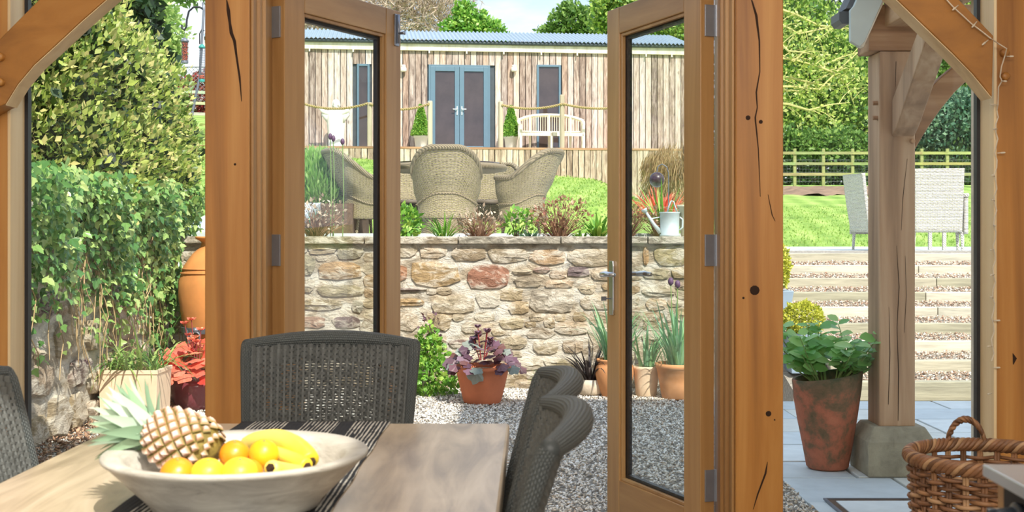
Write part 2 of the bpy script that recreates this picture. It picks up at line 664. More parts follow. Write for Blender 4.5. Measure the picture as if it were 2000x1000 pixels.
def limed(name, use_obj, base=None):
    m, t, b = nt(name)
    tc = t.nodes.new('ShaderNodeNewGeometry')
    mp = t.nodes.new('ShaderNodeMapping'); mp.inputs['Scale'].default_value = (1, 1, 2.0); t.links.new(tc.outputs['Position'], mp.inputs[0])
    n = nz(t, mp.outputs[0], 9, 8, .68, .8)
    n2 = nz(t, mp.outputs[0], 3.3, 6, .6, .5)
    n3 = nz(t, mp.outputs[0], 34, 6, .7)
    r = ramp(t, [(.3, (.52,) * 3), (.5, (.95,) * 3), (.72, (1.3,) * 3)])
    t.links.new(n.outputs[0], r.inputs[0])
    mx = t.nodes.new('ShaderNodeMixRGB'); mx.blend_type = 'MULTIPLY'; mx.inputs[0].default_value = 1
    if use_obj:
        oi = t.nodes.new('ShaderNodeObjectInfo'); t.links.new(oi.outputs['Color'], mx.inputs[1])
    else:
        rb_ = ramp(t, [(.3, srgb(172, 154, 130)), (.42, srgb(208, 190, 162)), (.50, srgb(232, 220, 198)), (.6, srgb(246, 240, 226))])
        t.links.new(n2.outputs[0], rb_.inputs[0]); t.links.new(rb_.outputs[0], mx.inputs[1])
    t.links.new(r.outputs[0], mx.inputs[2])
    sm = ramp(t, [(.48, (0, 0, 0)), (.57, (1, 1, 1))])
    mm = math_n(t, 'ADD', math_n(t, 'MULTIPLY', n2.outputs[0], .5), math_n(t, 'MULTIPLY', n.outputs[0], .5))
    t.links.new(mm, sm.inputs[0])
    fac = math_n(t, 'MULTIPLY', sm.outputs[0], .8 if use_obj else .5)
    m2 = t.nodes.new('ShaderNodeMixRGB'); t.links.new(fac, m2.inputs[0]); t.links.new(mx.outputs[0], m2.inputs[1]); m2.inputs[2].default_value = (*srgb(242, 232, 212), 1)
    t.links.new(m2.outputs[0], b.inputs['Base Color'])
    b.inputs['Roughness'].default_value = .94
    h = math_n(t, 'ADD', n.outputs[0], math_n(t, 'MULTIPLY', n3.outputs[0], .4))
    bump(t, b, h, 1.0, .05)
    return m
M['stone'] = limed('wall_stone', True)
M['mortar_w'] = limed('rough_lime_mortar', False)
M['plainstone'] = objcol('dressed_stone', .9, 11, .3, .6, None, .02)
M['slab'] = objcol('paving_slab', 0.6, 7, 0.12, 0.3, None, 0.01)
M['timber'] = objcol('garden_timber', 0.85, 10, 0.35, 0.5, (0.25, 1, 3), 0.01)
M['board'] = None
def cladmat():
    m, t, b = nt('cladding_board')
    oi = t.nodes.new('ShaderNodeObjectInfo')
    tc = t.nodes.new('ShaderNodeTexCoord')
    cmb = t.nodes.new('ShaderNodeCombineXYZ')
    k = math_n(t, 'MULTIPLY', oi.outputs['Random'], 91.0)
    t.links.new(k, cmb.inputs[0])
    t.links.new(k, cmb.inputs[2])
    ad = t.nodes.new('ShaderNodeVectorMath')
    ad.operation = 'ADD'
    t.links.new(tc.outputs['Object'], ad.inputs[0])
    t.links.new(cmb.outputs[0], ad.inputs[1])
    mp = t.nodes.new('ShaderNodeMapping')
    mp.inputs['Scale'].default_value = (1, 1, 0.12)
    t.links.new(ad.outputs[0], mp.inputs[0])
    n1 = nz(t, mp.outputs[0], 26, 6, 0.65, 0.6)
    mp2 = t.nodes.new('ShaderNodeMapping')
    mp2.inputs['Scale'].default_value = (1, 1, 0.45)
    t.links.new(ad.outputs[0], mp2.inputs[0])
    v = t.nodes.new('ShaderNodeTexVoronoi')
    v.inputs['Scale'].default_value = 3.4
    t.links.new(mp2.outputs[0], v.inputs['Vector'])
    r = ramp(t, [(0.28, srgb(118, 100, 90)), (0.46, srgb(174, 156, 144)), (0.62, srgb(204, 190, 180)), (0.8, srgb(226, 216, 208))])
    a = math_n(t, 'ADD', n1.outputs[0], math_n(t, 'MULTIPLY', math_n(t, 'SUBTRACT', oi.outputs['Random'], 0.45), 0.3))
    t.links.new(a, r.inputs[0])
    kr = ramp(t, [(0.04, (0.3, 0.27, 0.25)), (0.1, (1, 1, 1))])
    t.links.new(v.outputs['Distance'], kr.inputs[0])
    mx = t.nodes.new('ShaderNodeMixRGB')
    mx.blend_type = 'MULTIPLY'
    mx.inputs[0].default_value = 0.8
    t.links.new(r.outputs[0], mx.inputs[1])
    t.links.new(kr.outputs[0], mx.inputs[2])
    mc = t.nodes.new('ShaderNodeMixRGB')
    mc.blend_type = 'MULTIPLY'
    mc.inputs[0].default_value = 1
    t.links.new(mx.outputs[0], mc.inputs[1])
    t.links.new(oi.outputs['Color'], mc.inputs[2])
    t.links.new(mc.outputs[0], b.inputs['Base Color'])
    b.inputs['Roughness'].default_value = 0.85
    bump(t, b, n1.outputs[0], 0.3, 0.01)
    return m
M['board'] = cladmat()
M['leaf_hedge'] = leafmat('hedge_leaf', [srgb(96, 124, 52), srgb(150, 172, 74), srgb(190, 204, 100), srgb(216, 220, 130), srgb(132, 164, 74), srgb(226, 214, 140)], .4, .4)
M['leaf_ivy'] = leafmat('ivy_leaf', [srgb(86, 134, 70), srgb(134, 180, 94), srgb(162, 196, 108), srgb(200, 216, 138), srgb(96, 146, 78)], 0.3, .35)
M['leaf_green'] = leafmat('fresh_green_leaf', [srgb(92, 144, 54), srgb(134, 184, 72), srgb(180, 210, 96), srgb(112, 166, 64)])
M['leaf_wood'] = leafmat('woodland_leaf', [srgb(76, 116, 48), srgb(128, 166, 66), srgb(172, 200, 88), srgb(200, 216, 112), srgb(100, 142, 58)])
M['leaf_dark'] = leafmat('evergreen_and_shade_leaf', [srgb(26, 44, 26), srgb(44, 72, 40), srgb(70, 96, 54), srgb(34, 58, 34)])
M['leaf_blue'] = leafmat('blue_green_leaf', [srgb(64, 104, 80), srgb(96, 140, 108), srgb(136, 168, 132)])
M['leaf_yellow'] = leafmat('yellow_box_leaf', [srgb(150, 160, 40), srgb(196, 196, 60), srgb(218, 214, 90)])
M['leaf_lime'] = leafmat('lime_willow_leaf', [srgb(150, 170, 70), srgb(186, 200, 96), srgb(208, 206, 130), srgb(120, 150, 60)])
M['leaf_red'] = leafmat('red_hedge_leaf', [srgb(140, 36, 46), srgb(170, 60, 62), srgb(80, 92, 50), srgb(196, 90, 84)])
M['leaf_coral'] = leafmat('coral_leaf', [srgb(232, 110, 84), srgb(244, 148, 120), srgb(224, 72, 60), srgb(250, 186, 142)])
M['leaf_plum'] = leafmat('plum_leaf', [srgb(96, 66, 80), srgb(132, 98, 116), srgb(116, 74, 62), srgb(150, 126, 140), srgb(88, 50, 54)])
M['leaf_frost'] = leafmat('frosted_leaf', [srgb(128, 138, 128), srgb(150, 158, 146)])
M['leaf_black'] = leafmat('black_strap_leaf', [srgb(40, 34, 36), srgb(70, 60, 58)])
M['leaf_hydra'] = leafmat('hydrangea_leaf', [srgb(124, 184, 104), srgb(156, 210, 124), srgb(190, 226, 150), srgb(140, 196, 112)], 0.32, .45)
M['blade'] = leafmat('strap_leaf', [srgb(84, 128, 60), srgb(136, 170, 88), srgb(170, 190, 110)])
M['blade_tulip'] = leafmat('tulip_leaf', [srgb(120, 166, 126), srgb(160, 198, 156), srgb(140, 186, 128)])
M['twig'] = leafmat('bare_twig', [srgb(168, 148, 126), srgb(196, 178, 154), srgb(140, 120, 100), srgb(214, 198, 176)], 0.8, 0.1, 0.1)
M['twig_weep'] = leafmat('weeping_twig', [srgb(150, 124, 88), srgb(184, 158, 116), srgb(122, 96, 66)], 0.8, 0.1, 0.1)
M['bark'] = plain('tree_bark', srgb(92, 76, 60), 0.9, var=0.3, scale=12, bmp=0.6)
M['bark_lime'] = plain('lichen_bark', srgb(196, 188, 120), 0.9, var=0.2, scale=12)
M['vine'] = plain('ivy_stem', srgb(176, 150, 108), 0.8, var=0.2)
M['stem_green'] = plain('green_stem', srgb(122, 150, 84), 0.6)
M['stem_red'] = plain('red_stem', srgb(150, 60, 62), 0.6)
M['terracotta'] = plain('terracotta', srgb(206, 122, 84), 0.8, var=0.14, scale=5, bmp=0.1)
M['terracotta_w'] = plain('weathered_terracotta', srgb(214, 150, 98), 0.85, var=0.25, scale=4, bmp=0.2)
M['jar'] = plain('orange_clay_jar', srgb(214, 142, 78), 0.85, var=0.18, scale=5, bmp=0.3)
M['soil'] = plain('soil', srgb(96, 74, 56), 0.95, var=0.3, scale=30, bmp=0.5)
M['purple'] = plain('purple_glaze', srgb(120, 58, 66), 0.25, var=0.2, scale=6, coat=0.4)
M['iron'] = plain('grey_iron', srgb(120, 124, 132), 0.5, 0.5, 0.15)
M['blue_frame'] = plain('slate_blue_paint', srgb(94, 120, 136), 0.45, var=0.04)
M['cabin_glass'] = plain('dark_cabin_glass', srgb(70, 58, 56), 0.06, 0.0, 0.25, 2, coat=1.0)
M['corrugated'] = plain('grey_blue_roof_sheet', srgb(146, 162, 174), 0.5, 0.1, 0.08)
M['gutter'] = plain('dark_gutter_and_gaps', srgb(70, 78, 84), 0.5)
M['cream'] = plain('cream_paint', srgb(238, 230, 214), 0.7, var=0.04)
M['cream_wood'] = wood('bleached_teak', srgb(206, 190, 160), srgb(230, 218, 192), srgb(244, 234, 212), 'Z', 12, 0.7, knots=False)
M['statue'] = plain('white_stone_figure', srgb(226, 222, 212), 0.8, var=0.04, scale=20, bmp=0.2)
M['rope'] = plain('hemp_rope', srgb(170, 150, 104), 0.9, var=0.25, scale=60, bmp=0.5)
M['weave_out'] = weave('outdoor_rattan', [srgb(36, 32, 27), srgb(108, 96, 78), srgb(182, 168, 138), srgb(160, 152, 84)])
M['weave_pale'] = weave('pale_rattan', [srgb(100, 92, 82), srgb(180, 170, 156), srgb(232, 226, 216), srgb(206, 200, 150)])
M['weave_dark'] = weave('dark_rattan', [srgb(30, 31, 32), srgb(52, 54, 56), srgb(76, 78, 78)])
M['loom'] = plain('charcoal_strand', srgb(92, 94, 92), 0.55, var=0.25, scale=40)
M['loom_tube'] = weave('charcoal_wrapped_rim', [srgb(42, 45, 46), srgb(68, 73, 73), srgb(94, 99, 98)], 0.5, .6, .003)
M['table'] = None
M['galv'] = plain('galvanised_sheet', srgb(196, 208, 208), 0.5, 0.3, 0.08)
M['slate_pot'] = plain('blue_grey_planter', srgb(138, 156, 172), 0.6, var=0.08)
M['basket'] = objcol('brown_willow', 0.5, 30, 0.3, 0.3, None, 0.002)
M['mulch'] = tintmat('bark_chips', [srgb(160, 124, 98), srgb(196, 160, 128), srgb(122, 92, 72), srgb(220, 192, 160)])
M['gravel'] = tintmat('grey_gravel', [srgb(218, 214, 204), srgb(244, 240, 230), srgb(180, 174, 164), srgb(232, 222, 206), srgb(146, 142, 136), srgb(250, 246, 238), srgb(208, 188, 166)])
M['gravel_step'] = tintmat('brown_gravel', [srgb(196, 170, 148), srgb(226, 206, 184), srgb(156, 130, 110), srgb(236, 224, 208), srgb(180, 140, 116)])
M['gravel_bed'] = plain('gravel_bed', srgb(150, 142, 130), 0.95, var=0.4, scale=40, bmp=0.8)
M['peanut'] = tintmat('peanuts', [srgb(190, 92, 60), srgb(214, 120, 84), srgb(150, 66, 44)])
M['teal'] = plain('teal_cap', srgb(60, 150, 140), 0.4)
M['fence_green'] = objcol('mossy_rail', 0.85, 8, 0.3, 0.4, (0.3, 1, 3))
M['wire'] = plain('wire_netting', srgb(120, 126, 124), 0.5, 0.3)
M['tulip'] = plain('purple_petal', srgb(96, 66, 96), 0.5, var=0.2, scale=30)

M['blade_lawn'] = leafmat('lawn_blade', [srgb(128, 160, 74), srgb(154, 182, 94), srgb(178, 196, 116)], 0.7, 0.3, 0.1)
def grassmat():
    m, t, b = nt('lawn_grass')
    mp = mapping(t)
    n1 = nz(t, mp.outputs[0], 0.9, 4)
    n2 = nz(t, mp.outputs[0], 22, 5, 0.7)
    a = math_n(t, 'ADD', math_n(t, 'MULTIPLY', n1.outputs[0], 0.45), math_n(t, 'MULTIPLY', n2.outputs[0], 0.55))
    w = t.nodes.new('ShaderNodeTexWave')
    w.inputs['Scale'].default_value = 0.55
    w.inputs['Distortion'].default_value = 1.5
    mw = mapping(t, (1, 0.25, 1), rot=(0, 0, 0.5))
    t.links.new(mw.outputs[0], w.inputs['Vector'])
    a = math_n(t, 'ADD', a, math_n(t, 'MULTIPLY', math_n(t, 'SUBTRACT', w.outputs['Fac'], 0.5), 0.10))
    r = ramp(t, [(0.34, srgb(104, 138, 62)), (0.5, srgb(146, 176, 86)), (0.66, srgb(190, 206, 122))])
    t.links.new(a, r.inputs[0])
    t.links.new(r.outputs[0], b.inputs['Base Color'])
    b.inputs['Roughness'].default_value = 0.9
    b.inputs['Specular IOR Level'].default_value = 0.15
    bump(t, b, n2.outputs[0], 0.7, 0.04)
    return m
M['grass'] = grassmat()

# ================================================================ ground
def smooth(a, b, x):
    t = min(1, max(0, (x - a) / (b - a)))
    return t * t * (3 - 2 * t)

def T(x, y):
    g = max(0.066, min(0.135, 0.090 - 0.0055 * x))
    a = 1.15 + (y - 12.5) * g
    b = 0.97 + 0.078 * (y - 19.6)
    if y < 19.6:
        b = 0.90
    z = a + (b - a) * smooth(1.9, 3.4, x)
    if y > 47:
        z = min(z, T(x, 47) - (y - 47) * 0.02)
    if y < 12.5 and x < 2:
        z = 1.12
    if -2.3 < x < 1.75 and y < 17.4:
        z = min(z, 1.12)
    return z

mb = MB()
xs = [-40, -30, -22, -16, -12, -9, -7] + [-6 + 0.25 * i for i in range(33)] + [2.3 + 0.3 * i for i in range(12)] + [6, 7, 9, 12, 16, 22, 30, 45]
ys = [9.75, 10, 11, 12, 12.5] + [12.75 + 0.35 * i for i in range(22)] + [20.7, 22, 24, 26, 28, 30, 32, 35, 38, 42, 46, 50, 56, 65, 80, 110]
for x in xs:
    for y in ys:
        mb.v.append((x, y, T(x, y) - (5 if (x > 1.95 and y < 12.6) else 0)))
ny = len(ys)
for i in range(len(xs) - 1):
    for j in range(ny - 1):
        if xs[i + 1] > 1.95 and ys[j] < 12.6:
            continue
        a = i * ny + j
        mb.f.append((a, a + ny, a + ny + 1, a + 1))
lawn = struct(mb.build('lawn', M['grass'], smooth=True), 'striped green lawn rising to the timber cabin', 'lawn')

# short blades give the lawn a ragged surface where it is nearest
def grass_tufts():
    n = 26000
    x = RS.uniform(-7, 12, n)
    y = 17.4 + 14 * RS.rand(n) ** 1.5
    z = np.array([T(a, b) for a, b in zip(x, y)])
    keep = ~((x > 1.6) & (y < 19.7))
    p = np.stack([x, y, z], 1)[keep]
    d = rnd_dirs(len(p), 3.0)
    return batch(LEAF4[0], LEAF4[1], p, frames(d, rnd_dirs(len(p))), 0.025 + 0.03 * RS.rand(len(p)), 'grass', M['blade_lawn'])
tag(obj('grass', grass_tufts()), 'short mown grass blades over the sloping lawn', 'grass', kind='stuff')

# lower yard: gravel bed and gravel
gb = MB()
gb.bb(-2.75, 1.3, 4.45, 9.5, -0.3, -0.012)
struct(gb.build('gravel_yard', M['gravel_bed']), 'grey gravel yard between the glazed doors and the stone wall', 'ground')
def pebbles(n, fx, size, flat=0.55):
    p = fx(n)
    q = len(p)
    d = rnd_dirs(q)
    d[:, 2] *= 0.35
    nr = rnd_dirs(q, 1.6)
    sc = np.stack([size * (0.6 + RS.rand(q)), size * (0.6 + 0.8 * RS.rand(q)), size * flat * (0.7 + 0.8 * RS.rand(q))], 1)
    return PEB[0], PEB[1], p, frames(d, nr), sc
def yard(n):
    x = RS.uniform(-2.7, 1.3, n)
    y = 4.5 + 4.9 * RS.rand(n)
    z = 0.0 + 0.006 * RS.rand(n)
    k = ~((x > -0.9) & (x < -0.4) & (y < 4.6))
    return np.stack([x, y, z], 1)[k]
me = batch(*pebbles(64000, yard, 0.021), 'gravel', M['gravel'])
tag(obj('gravel', me), 'loose pale grey gravel covering the yard', 'gravel', kind='stuff')
def chips(n):
    x = RS.uniform(-2.62, -1.6, n)
    y = RS.uniform(6.0, 9.3, n)
    k = (x < -2.05 + 0.25 * np.sin(y * 3)) & (RS.rand(n) < 0.8)
    return np.stack([x, y, 0.012 + 0.02 * RS.rand(n)], 1)[k]
me = batch(*pebbles(4200, chips, 0.036, 0.3), 'bark_chips', M['mulch'])
tag(obj('bark_chips', me), 'brown bark chips along the foot of the ivy wall', 'bark chips', kind='stuff')

# ---------------------------------------------------------------- stones
def stone_mesh(w, h, proud, seed, inset=0.012, n=11):
    r_ = random.Random(seed)
    vs = []
    ring = []
    for i in range(n):
        a = 2 * pi * (i + r_.uniform(-.2, .2)) / n
        e = 0.55
        cx, cz = cos(a), sin(a)
        k = (abs(cx) ** (2 / e) + abs(cz) ** (2 / e)) ** (-e / 2)
        j = 1 + r_.uniform(-.14, .07)
        ring.append((cx * k * w / 2 * j, cz * k * h / 2 * j))
    for (x, z) in ring:
        vs.append((x, 0.03, z))
    for (x, z) in ring:
        vs.append((x * 0.985, -proud * r_.uniform(.4, .75), z * 0.97))
    for (x, z) in ring:
        sx = max(0, 1 - inset * 2 / w * r_.uniform(1, 2.4))
        sz = max(0, 1 - inset * 2 / h * r_.uniform(1, 2.4))
        vs.append((x * sx, -proud * r_.uniform(.8, 1.2), z * sz))
    vs.append((r_.uniform(-.15, .15) * w, -proud * r_.uniform(.9, 1.5), r_.uniform(-.15, .15) * h))
    fs = []
    for i in range(n):
        j = (i + 1) % n
        fs.append((i, j, n + j, n + i))
        fs.append((n + i, n + j, 2 * n + j, 2 * n + i))
        fs.append((2 * n + i, 2 * n + j, 3 * n))
    me = bpy.data.meshes.new('stone')
    me.from_pydata(vs, [], [tuple(reversed(f)) for f in fs])
    me.materials.append(M['stone'])
    return me

PAL = [srgb(206, 184, 146), srgb(200, 180, 148), srgb(218, 200, 168), srgb(182, 160, 124), srgb(200, 176, 148), srgb(212, 190, 158), srgb(176, 158, 132), srgb(224, 208, 182), srgb(196, 166, 126)]
def fill_stones(W, H, fixed, sizes, gap, seed):
    """rectangles (x0,z0,x1,z1) packed into W x H round the fixed ones, on a coarse grid"""
    r_ = random.Random(seed)
    g = 0.012
    nx, nz_ = int(W / g), int(H / g)
    occ = np.zeros((nx + 1, nz_ + 1), bool)
    out = []
    for (x0, z0, x1, z1) in fixed:
        occ[max(0, int(x0 / g)):int(x1 / g) + 1, max(0, int(z0 / g)):int(z1 / g) + 1] = True
    for (sw, sh, tries) in sizes:
        for _ in range(tries):
            w = sw * r_.uniform(.75, 1.3)
            h = sh * r_.uniform(.75, 1.25)
            x = r_.uniform(0, max(0.01, W - w))
            z = r_.uniform(0, max(0.01, H - h))
            a, b, c, d = int(x / g), int((x + w) / g) + 1, int(z / g), int((z + h) / g) + 1
            if occ[a:b, c:d].any():
                continue
            # slide down then left while it stays free, so that courses form
            while c > 0 and not occ[a:b, c - 1:d - 1].any():
                c -= 1; d -= 1
            while a > 0 and not occ[a - 1:b - 1, c:d].any():
                a -= 1; b -= 1
            occ[a:b, c:d] = True
            out.append((a * g + gap, c * g + gap, b * g - gap, d * g - gap))
    return out

# ================================================================ stone retaining wall facing the doors
WY = 9.4
ws = F / WY
wall = thing('retaining_wall', 'pale mortared stone retaining wall with flat coping across the gravel yard', 'wall', (0, WY, 0))
WX0, WX1, WZT = -2.72, 2.05, 1.115
mb = MB()
mb.bb(WX0, WX1, WY, WY + 0.35, -0.1, WZT)
mb.build('mortar', M['mortar_w'], wall)
ST = [(583, 482, 600, 493, (190, 176, 146)), (601, 477, 655, 496, (214, 190, 150)), (658, 479, 709, 506, (178, 168, 138)),
      (583, 499, 616, 535, (164, 154, 122)), (620, 512, 708, 545, (196, 146, 88)), (583, 546, 614, 570, (160, 142, 112)),
      (622, 557, 708, 579, (168, 152, 110)), (584, 585, 672, 605, (150, 128, 82)), (688, 585, 709, 610, (166, 160, 140)),
      (583, 618, 634, 640, (168, 118, 92)), (650, 618, 704, 640, (104, 78, 82)),
      (762, 473, 816, 501, (208, 188, 152)), (821, 475, 873, 503, (228, 202, 168)), (881, 481, 947, 509, (160, 136, 104)),
      (762, 518, 794, 549, (184, 108, 66)), (802, 512, 900, 559, (194, 152, 92)), (911, 518, 995, 562, (164, 88, 62)),
      (765, 562, 832, 569, (126, 106, 104)), (775, 583, 828, 597, (204, 160, 100)), (842, 577, 925, 612, (204, 184, 150)),
      (931, 569, 976, 601, (226, 214, 190)), (763, 610, 816, 646, (206, 184, 154)), (829, 612, 882, 646, (186, 160, 118)),
      (952, 481, 1030, 513, (168, 148, 116)), (1036, 488, 1101, 516, (212, 164, 114)), (1110, 484, 1205, 520, (198, 178, 144)),
      (1002, 526, 1040, 536, (224, 206, 176)), (1043, 521, 1074, 533, (146, 110, 98)), (1108, 521, 1152, 539, (104, 84, 96)),
      (1154, 523, 1206, 547, (200, 176, 146)), (1006, 541, 1060, 560, (176, 158, 132)), (1064, 547, 1121, 562, (214, 182, 146)),
      (1130, 555, 1163, 573, (226, 206, 172)), (1176, 554, 1204, 566, (204, 170, 124)), (994, 588, 1032, 613, (204, 172, 124)),
      (1035, 566, 1118, 612, (194, 180, 158)), (1134, 578, 1206, 603, (206, 182, 146)), (976, 622, 1024, 642, (196, 176, 134)),
      (1086, 628, 1150, 653, (214, 184, 148)), (1256, 483, 1267, 517, (206, 150, 90)), (1280, 480, 1352, 520, (202, 184, 128)),
      (1256, 525, 1305, 545, (186, 172, 132)), (1311, 521, 1352, 543, (198, 166, 116)), (1256, 560, 1318, 578, (190, 172, 138)),
      (1262, 582, 1302, 606, (212, 172, 126)), (1318, 602, 1352, 627, (204, 180, 128)), (877, 664, 926, 679, (120, 84, 80)),
      (980, 657, 1030, 682, (214, 194, 158)), (1042, 664, 1092, 692, (204, 182, 142)), (902, 629, 960, 651, (222, 202, 168)),
      (1064, 700, 1130, 716, (188, 172, 128)), (1008, 698, 1060, 722, (214, 198, 164)), (1098, 662, 1140, 690, (198, 170, 138)),
      (1255, 650, 1300, 672, (200, 178, 140)), (820, 690, 862, 716, (190, 166, 130))]
fixed = []
for i, (a, b, c, d, col) in enumerate(ST):
    col = tuple(.62 * v + .38 * w for v, w in zip(col, (216, 200, 172)))
    x0, x1 = (a - HX) / ws, (c - HX) / ws
    z1, z0 = EYE - (b - HY) / ws, EYE - (d - HY) / ws
    fixed.append((x0 - WX0, z0, x1 - WX0, z1))
    me = stone_mesh((x1 - x0) * 1.06, (z1 - z0) * 1.08, 0.022, i, .02)
    place(me, 'stone', Matrix.Translation(((x0 + x1) / 2, 0, (z0 + z1) / 2)), wall, srgb(*col))
fixed.append((0, 1.07, 9, 1.3))
for i, (x0, z0, x1, z1) in enumerate(fill_stones(WX1 - WX0, 1.1, fixed, [(.34, .13, 900), (.24, .11, 2500), (.17, .08, 3500), (.11, .06, 4500), (.07, .05, 4500)], .004, 3)):
    me = stone_mesh((x1 - x0) * 1.18, (z1 - z0) * 1.2, random.uniform(.008, .02), 100 + i, .02)
    c = random.choice(PAL)
    place(me, 'stone', Matrix.Translation(((x0 + x1) / 2 + WX0, 0, (z0 + z1) / 2)), wall, c)
x = WX0
while x < WX1 - 0.05:
    w = random.uniform(.45, .85)
    w = min(w, WX1 - x)
    m_ = MB()
    m_.bb(x + .004, x + w - .004, WY - .055, WY + .32, WZT - random.uniform(.0, .008), WZT + .05)
    m_.build('coping_stone', M['stone'], wall, bevel=0.008, color=random.choice([srgb(190, 178, 156), srgb(176, 166, 146), srgb(204, 190, 164), srgb(184, 166, 136)]))
    x += w
# side return of the wall beside the steps
side = MB()
side.prism([(8.95, -.1), (12.55, -.1), (12.55, .96), (8.95, .04)], 2.05, 2.41, 'X')
struct(side.build('side_bed', M['gravel_bed']), 'narrow sloping gravel bed beside the garden steps', 'ground')
fl = MB()
fl.bb(-2.72, 2.05, WY + .32, 10.3, 0.9, 1.135)
struct(fl.build('flower_bed', M['soil']), 'narrow soil bed along the top of the stone wall', 'ground')

# ================================================================ ivy clad boundary wall on the left
BX = -2.62
bw = thing('boundary_wall', 'rough stone boundary wall hung with ivy on the left of the yard', 'wall', (BX, 5.0, 0), radians(90))
BL = 4.75
def bw_top(y):
    return 1.36 + 0.0 * y
mb = MB()
mb.bb(BX - .4, BX, 5.0, 5.0 + BL, -0.1, bw_top(0))
mb.build('mortar', M['mortar_w'], bw)
for i, (x0, z0, x1, z1) in enumerate(fill_stones(4.4, 1.34, [], [(.34, .2, 260), (.24, .14, 600), (.15, .09, 700)], .01, 5)):
    me = stone_mesh(x1 - x0, z1 - z0, random.uniform(.02, .05), 900 + i)
    c = random.choice(PAL[:6] + [srgb(150, 128, 116), srgb(120, 92, 96)])
    place(me, 'stone', Matrix.Translation(((x0 + x1) / 2, 0, (z0 + z1) / 2)) , bw, c)
# ================================================================ room shell
def S(name, box, m, bevel=0.0, label=None):
    q = MB()
    q.bb(*box)
    return struct(q.build(name, m, bevel=bevel), label)
S('floor', (-3.2, 3.0, -3.6, 4.42, -0.2, 0.0), M['floor'], label='pale stone floor of the dining room')
S('wall_left', (-3.3, -3.2, -3.6, 4.3, 0, 3.1), M['white'])
S('wall_right', (3.0, 3.1, -3.6, 4.3, 0, 3.1), M['white'])
# unseen back wall, three openings added to light the posts from behind
wb = MB()
for b in [(-3.2, -2.7, 0, 3.1), (-0.9, -0.5, 0, 3.1), (0.9, 1.2, 0, 3.1), (2.6, 3.0, 0, 3.1), (-3.2, 3.0, 2.5, 3.1), (-2.7, -0.9, 0, 0.5), (1.2, 2.6, 0, 0.9)]:
    wb.bb(b[0], b[1], -3.7, -3.6, b[2], b[3])
struct(wb.build('wall_back', M['white']))
# ceiling with an unseen rooflight, placed to throw a sun patch on the table
RX0, RX1, RY0, RY1 = -0.46, 0.60, -0.62, 0.60
cb = MB()
for b in [(-3.3, RX0, -3.7, 4.3), (RX1, 3.1, -3.7, 4.3), (RX0, RX1, -3.7, RY0), (RX0, RX1, RY1, 4.3)]:
    cb.bb(b[0], b[1], b[2], b[3], 3.0, 3.1)
struct(cb.build('ceiling', M['white']))
S('window_5', (RX0, RX1, RY0, RY1, 3.04, 3.05), M['glass'])
# taller part of the house above and behind, its corner shades the yard
hb = MB()
hb.bb(1.65, 7.5, -4.0, 4.25, 3.1, 5.3)
struct(hb.build('wall_upper', M['mortar']), 'upper storey of the stone house')
S('wall_front', (-3.3, -1.95, 4.1, 4.3, 0, 3.1), M['mortar'])
S('wall_porch', (2.05, 3.1, 4.1, 4.3, 0, 3.1), M['mortar'])
S('trim_header', (-1.95, 2.05, 4.02, 4.28, 2.45, 2.62), M['oak_x'])

# oak frame
YF = 4.1
pl = F / YF
def fx(px, d=YF):
    return (px - HX) / F * d
def peg(mb, px, py, d, r=0.014):
    c = P(px, py, d)
    mb.tube([c + Vector((0, 0.02, 0)), c + Vector((0, -0.018, 0)), c + Vector((0, -0.022, 0))], [r, r, r * .8], 10)

def post(name, x0, x1, label, cracks=(), knots=()):
    t = thing(name, label, 'post', ((x0 + x1) / 2, YF + .1, 0))
    q = MB()
    q.bb(x0, x1, YF, YF + 0.2, 0, 2.46)
    q.build('timber', M['oak'], t, bevel=0.004)
    for pts in cracks:
        c = MB()
        ps = [P(a, b, YF - 0.0005) for a, b, w in pts]
        n = len(pts)
        for i in range(n):
            w = pts[i][2] / pl / 2
            c.v += [(ps[i].x - w, YF - 0.0012, ps[i].z), (ps[i].x + w, YF - 0.0012, ps[i].z), (ps[i].x, YF + 0.012, ps[i].z)]
        for i in range(n - 1):
            k = i * 3
            c.f += [(k, k + 1, k + 4, k + 3), (k, k + 3, k + 5, k + 2), (k + 1, k + 2, k + 5, k + 4)]
        c.build('crack', M['crack'], t)
    for (a, b, r) in knots:
        c = MB()
        p = P(a, b, YF)
        c.lathe([(0.0002, 0.0020), (r / pl * .4, 0.0018), (r / pl * .75, 0.0012), (r / pl * .85, -0.001)], 10, p, Matrix.Rotation(radians(90), 3, 'X'), capb=False)
        c.build('knot', M['crack'], t)
    return t
post('oak_post', fx(400), fx(487), 'thick honey oak post left of the open doors with a long thin crack', [[(443, 0, 2), (446, 20, 7), (449, 45, 5), (452, 65, 7), (458, 80, 6), (462, 110, 4), (468, 150, 4), (472, 198, 1)]], [(459, 321, 3)])
post('oak_post', fx(1437), fx(1530), 'thick knotty oak post right of the open doors with dark cracks', [
    [(1468, 0, 3), (1477, 30, 5), (1483, 80, 3), (1484, 140, 2), (1477, 180, 3), (1479, 210, 2), (1475, 230, 3), (1481, 290, 2), (1485, 384, 1)],
    [(1500, 380, 1), (1508, 420, 2), (1514, 432, 1)],
    [(1471, 995, 1), (1480, 965, 3), (1495, 925, 4), (1499, 902, 1)]],
    [(1461, 230, 6), (1486, 238, 5), (1474, 567, 12), (1501, 808, 7), (1513, 820, 2), (1452, 582, 3)])
rp = post('oak_post', fx(1945), fx(1945) + .2, 'dark oak post at the right edge carrying fairy lights', [[(1978, 690, 1), (1982, 700, 8), (1979, 712, 1)]], [])
lp = post('oak_post', -1.68 - .2, -1.68, 'oak post at the left edge beside the ivy window', [], [])
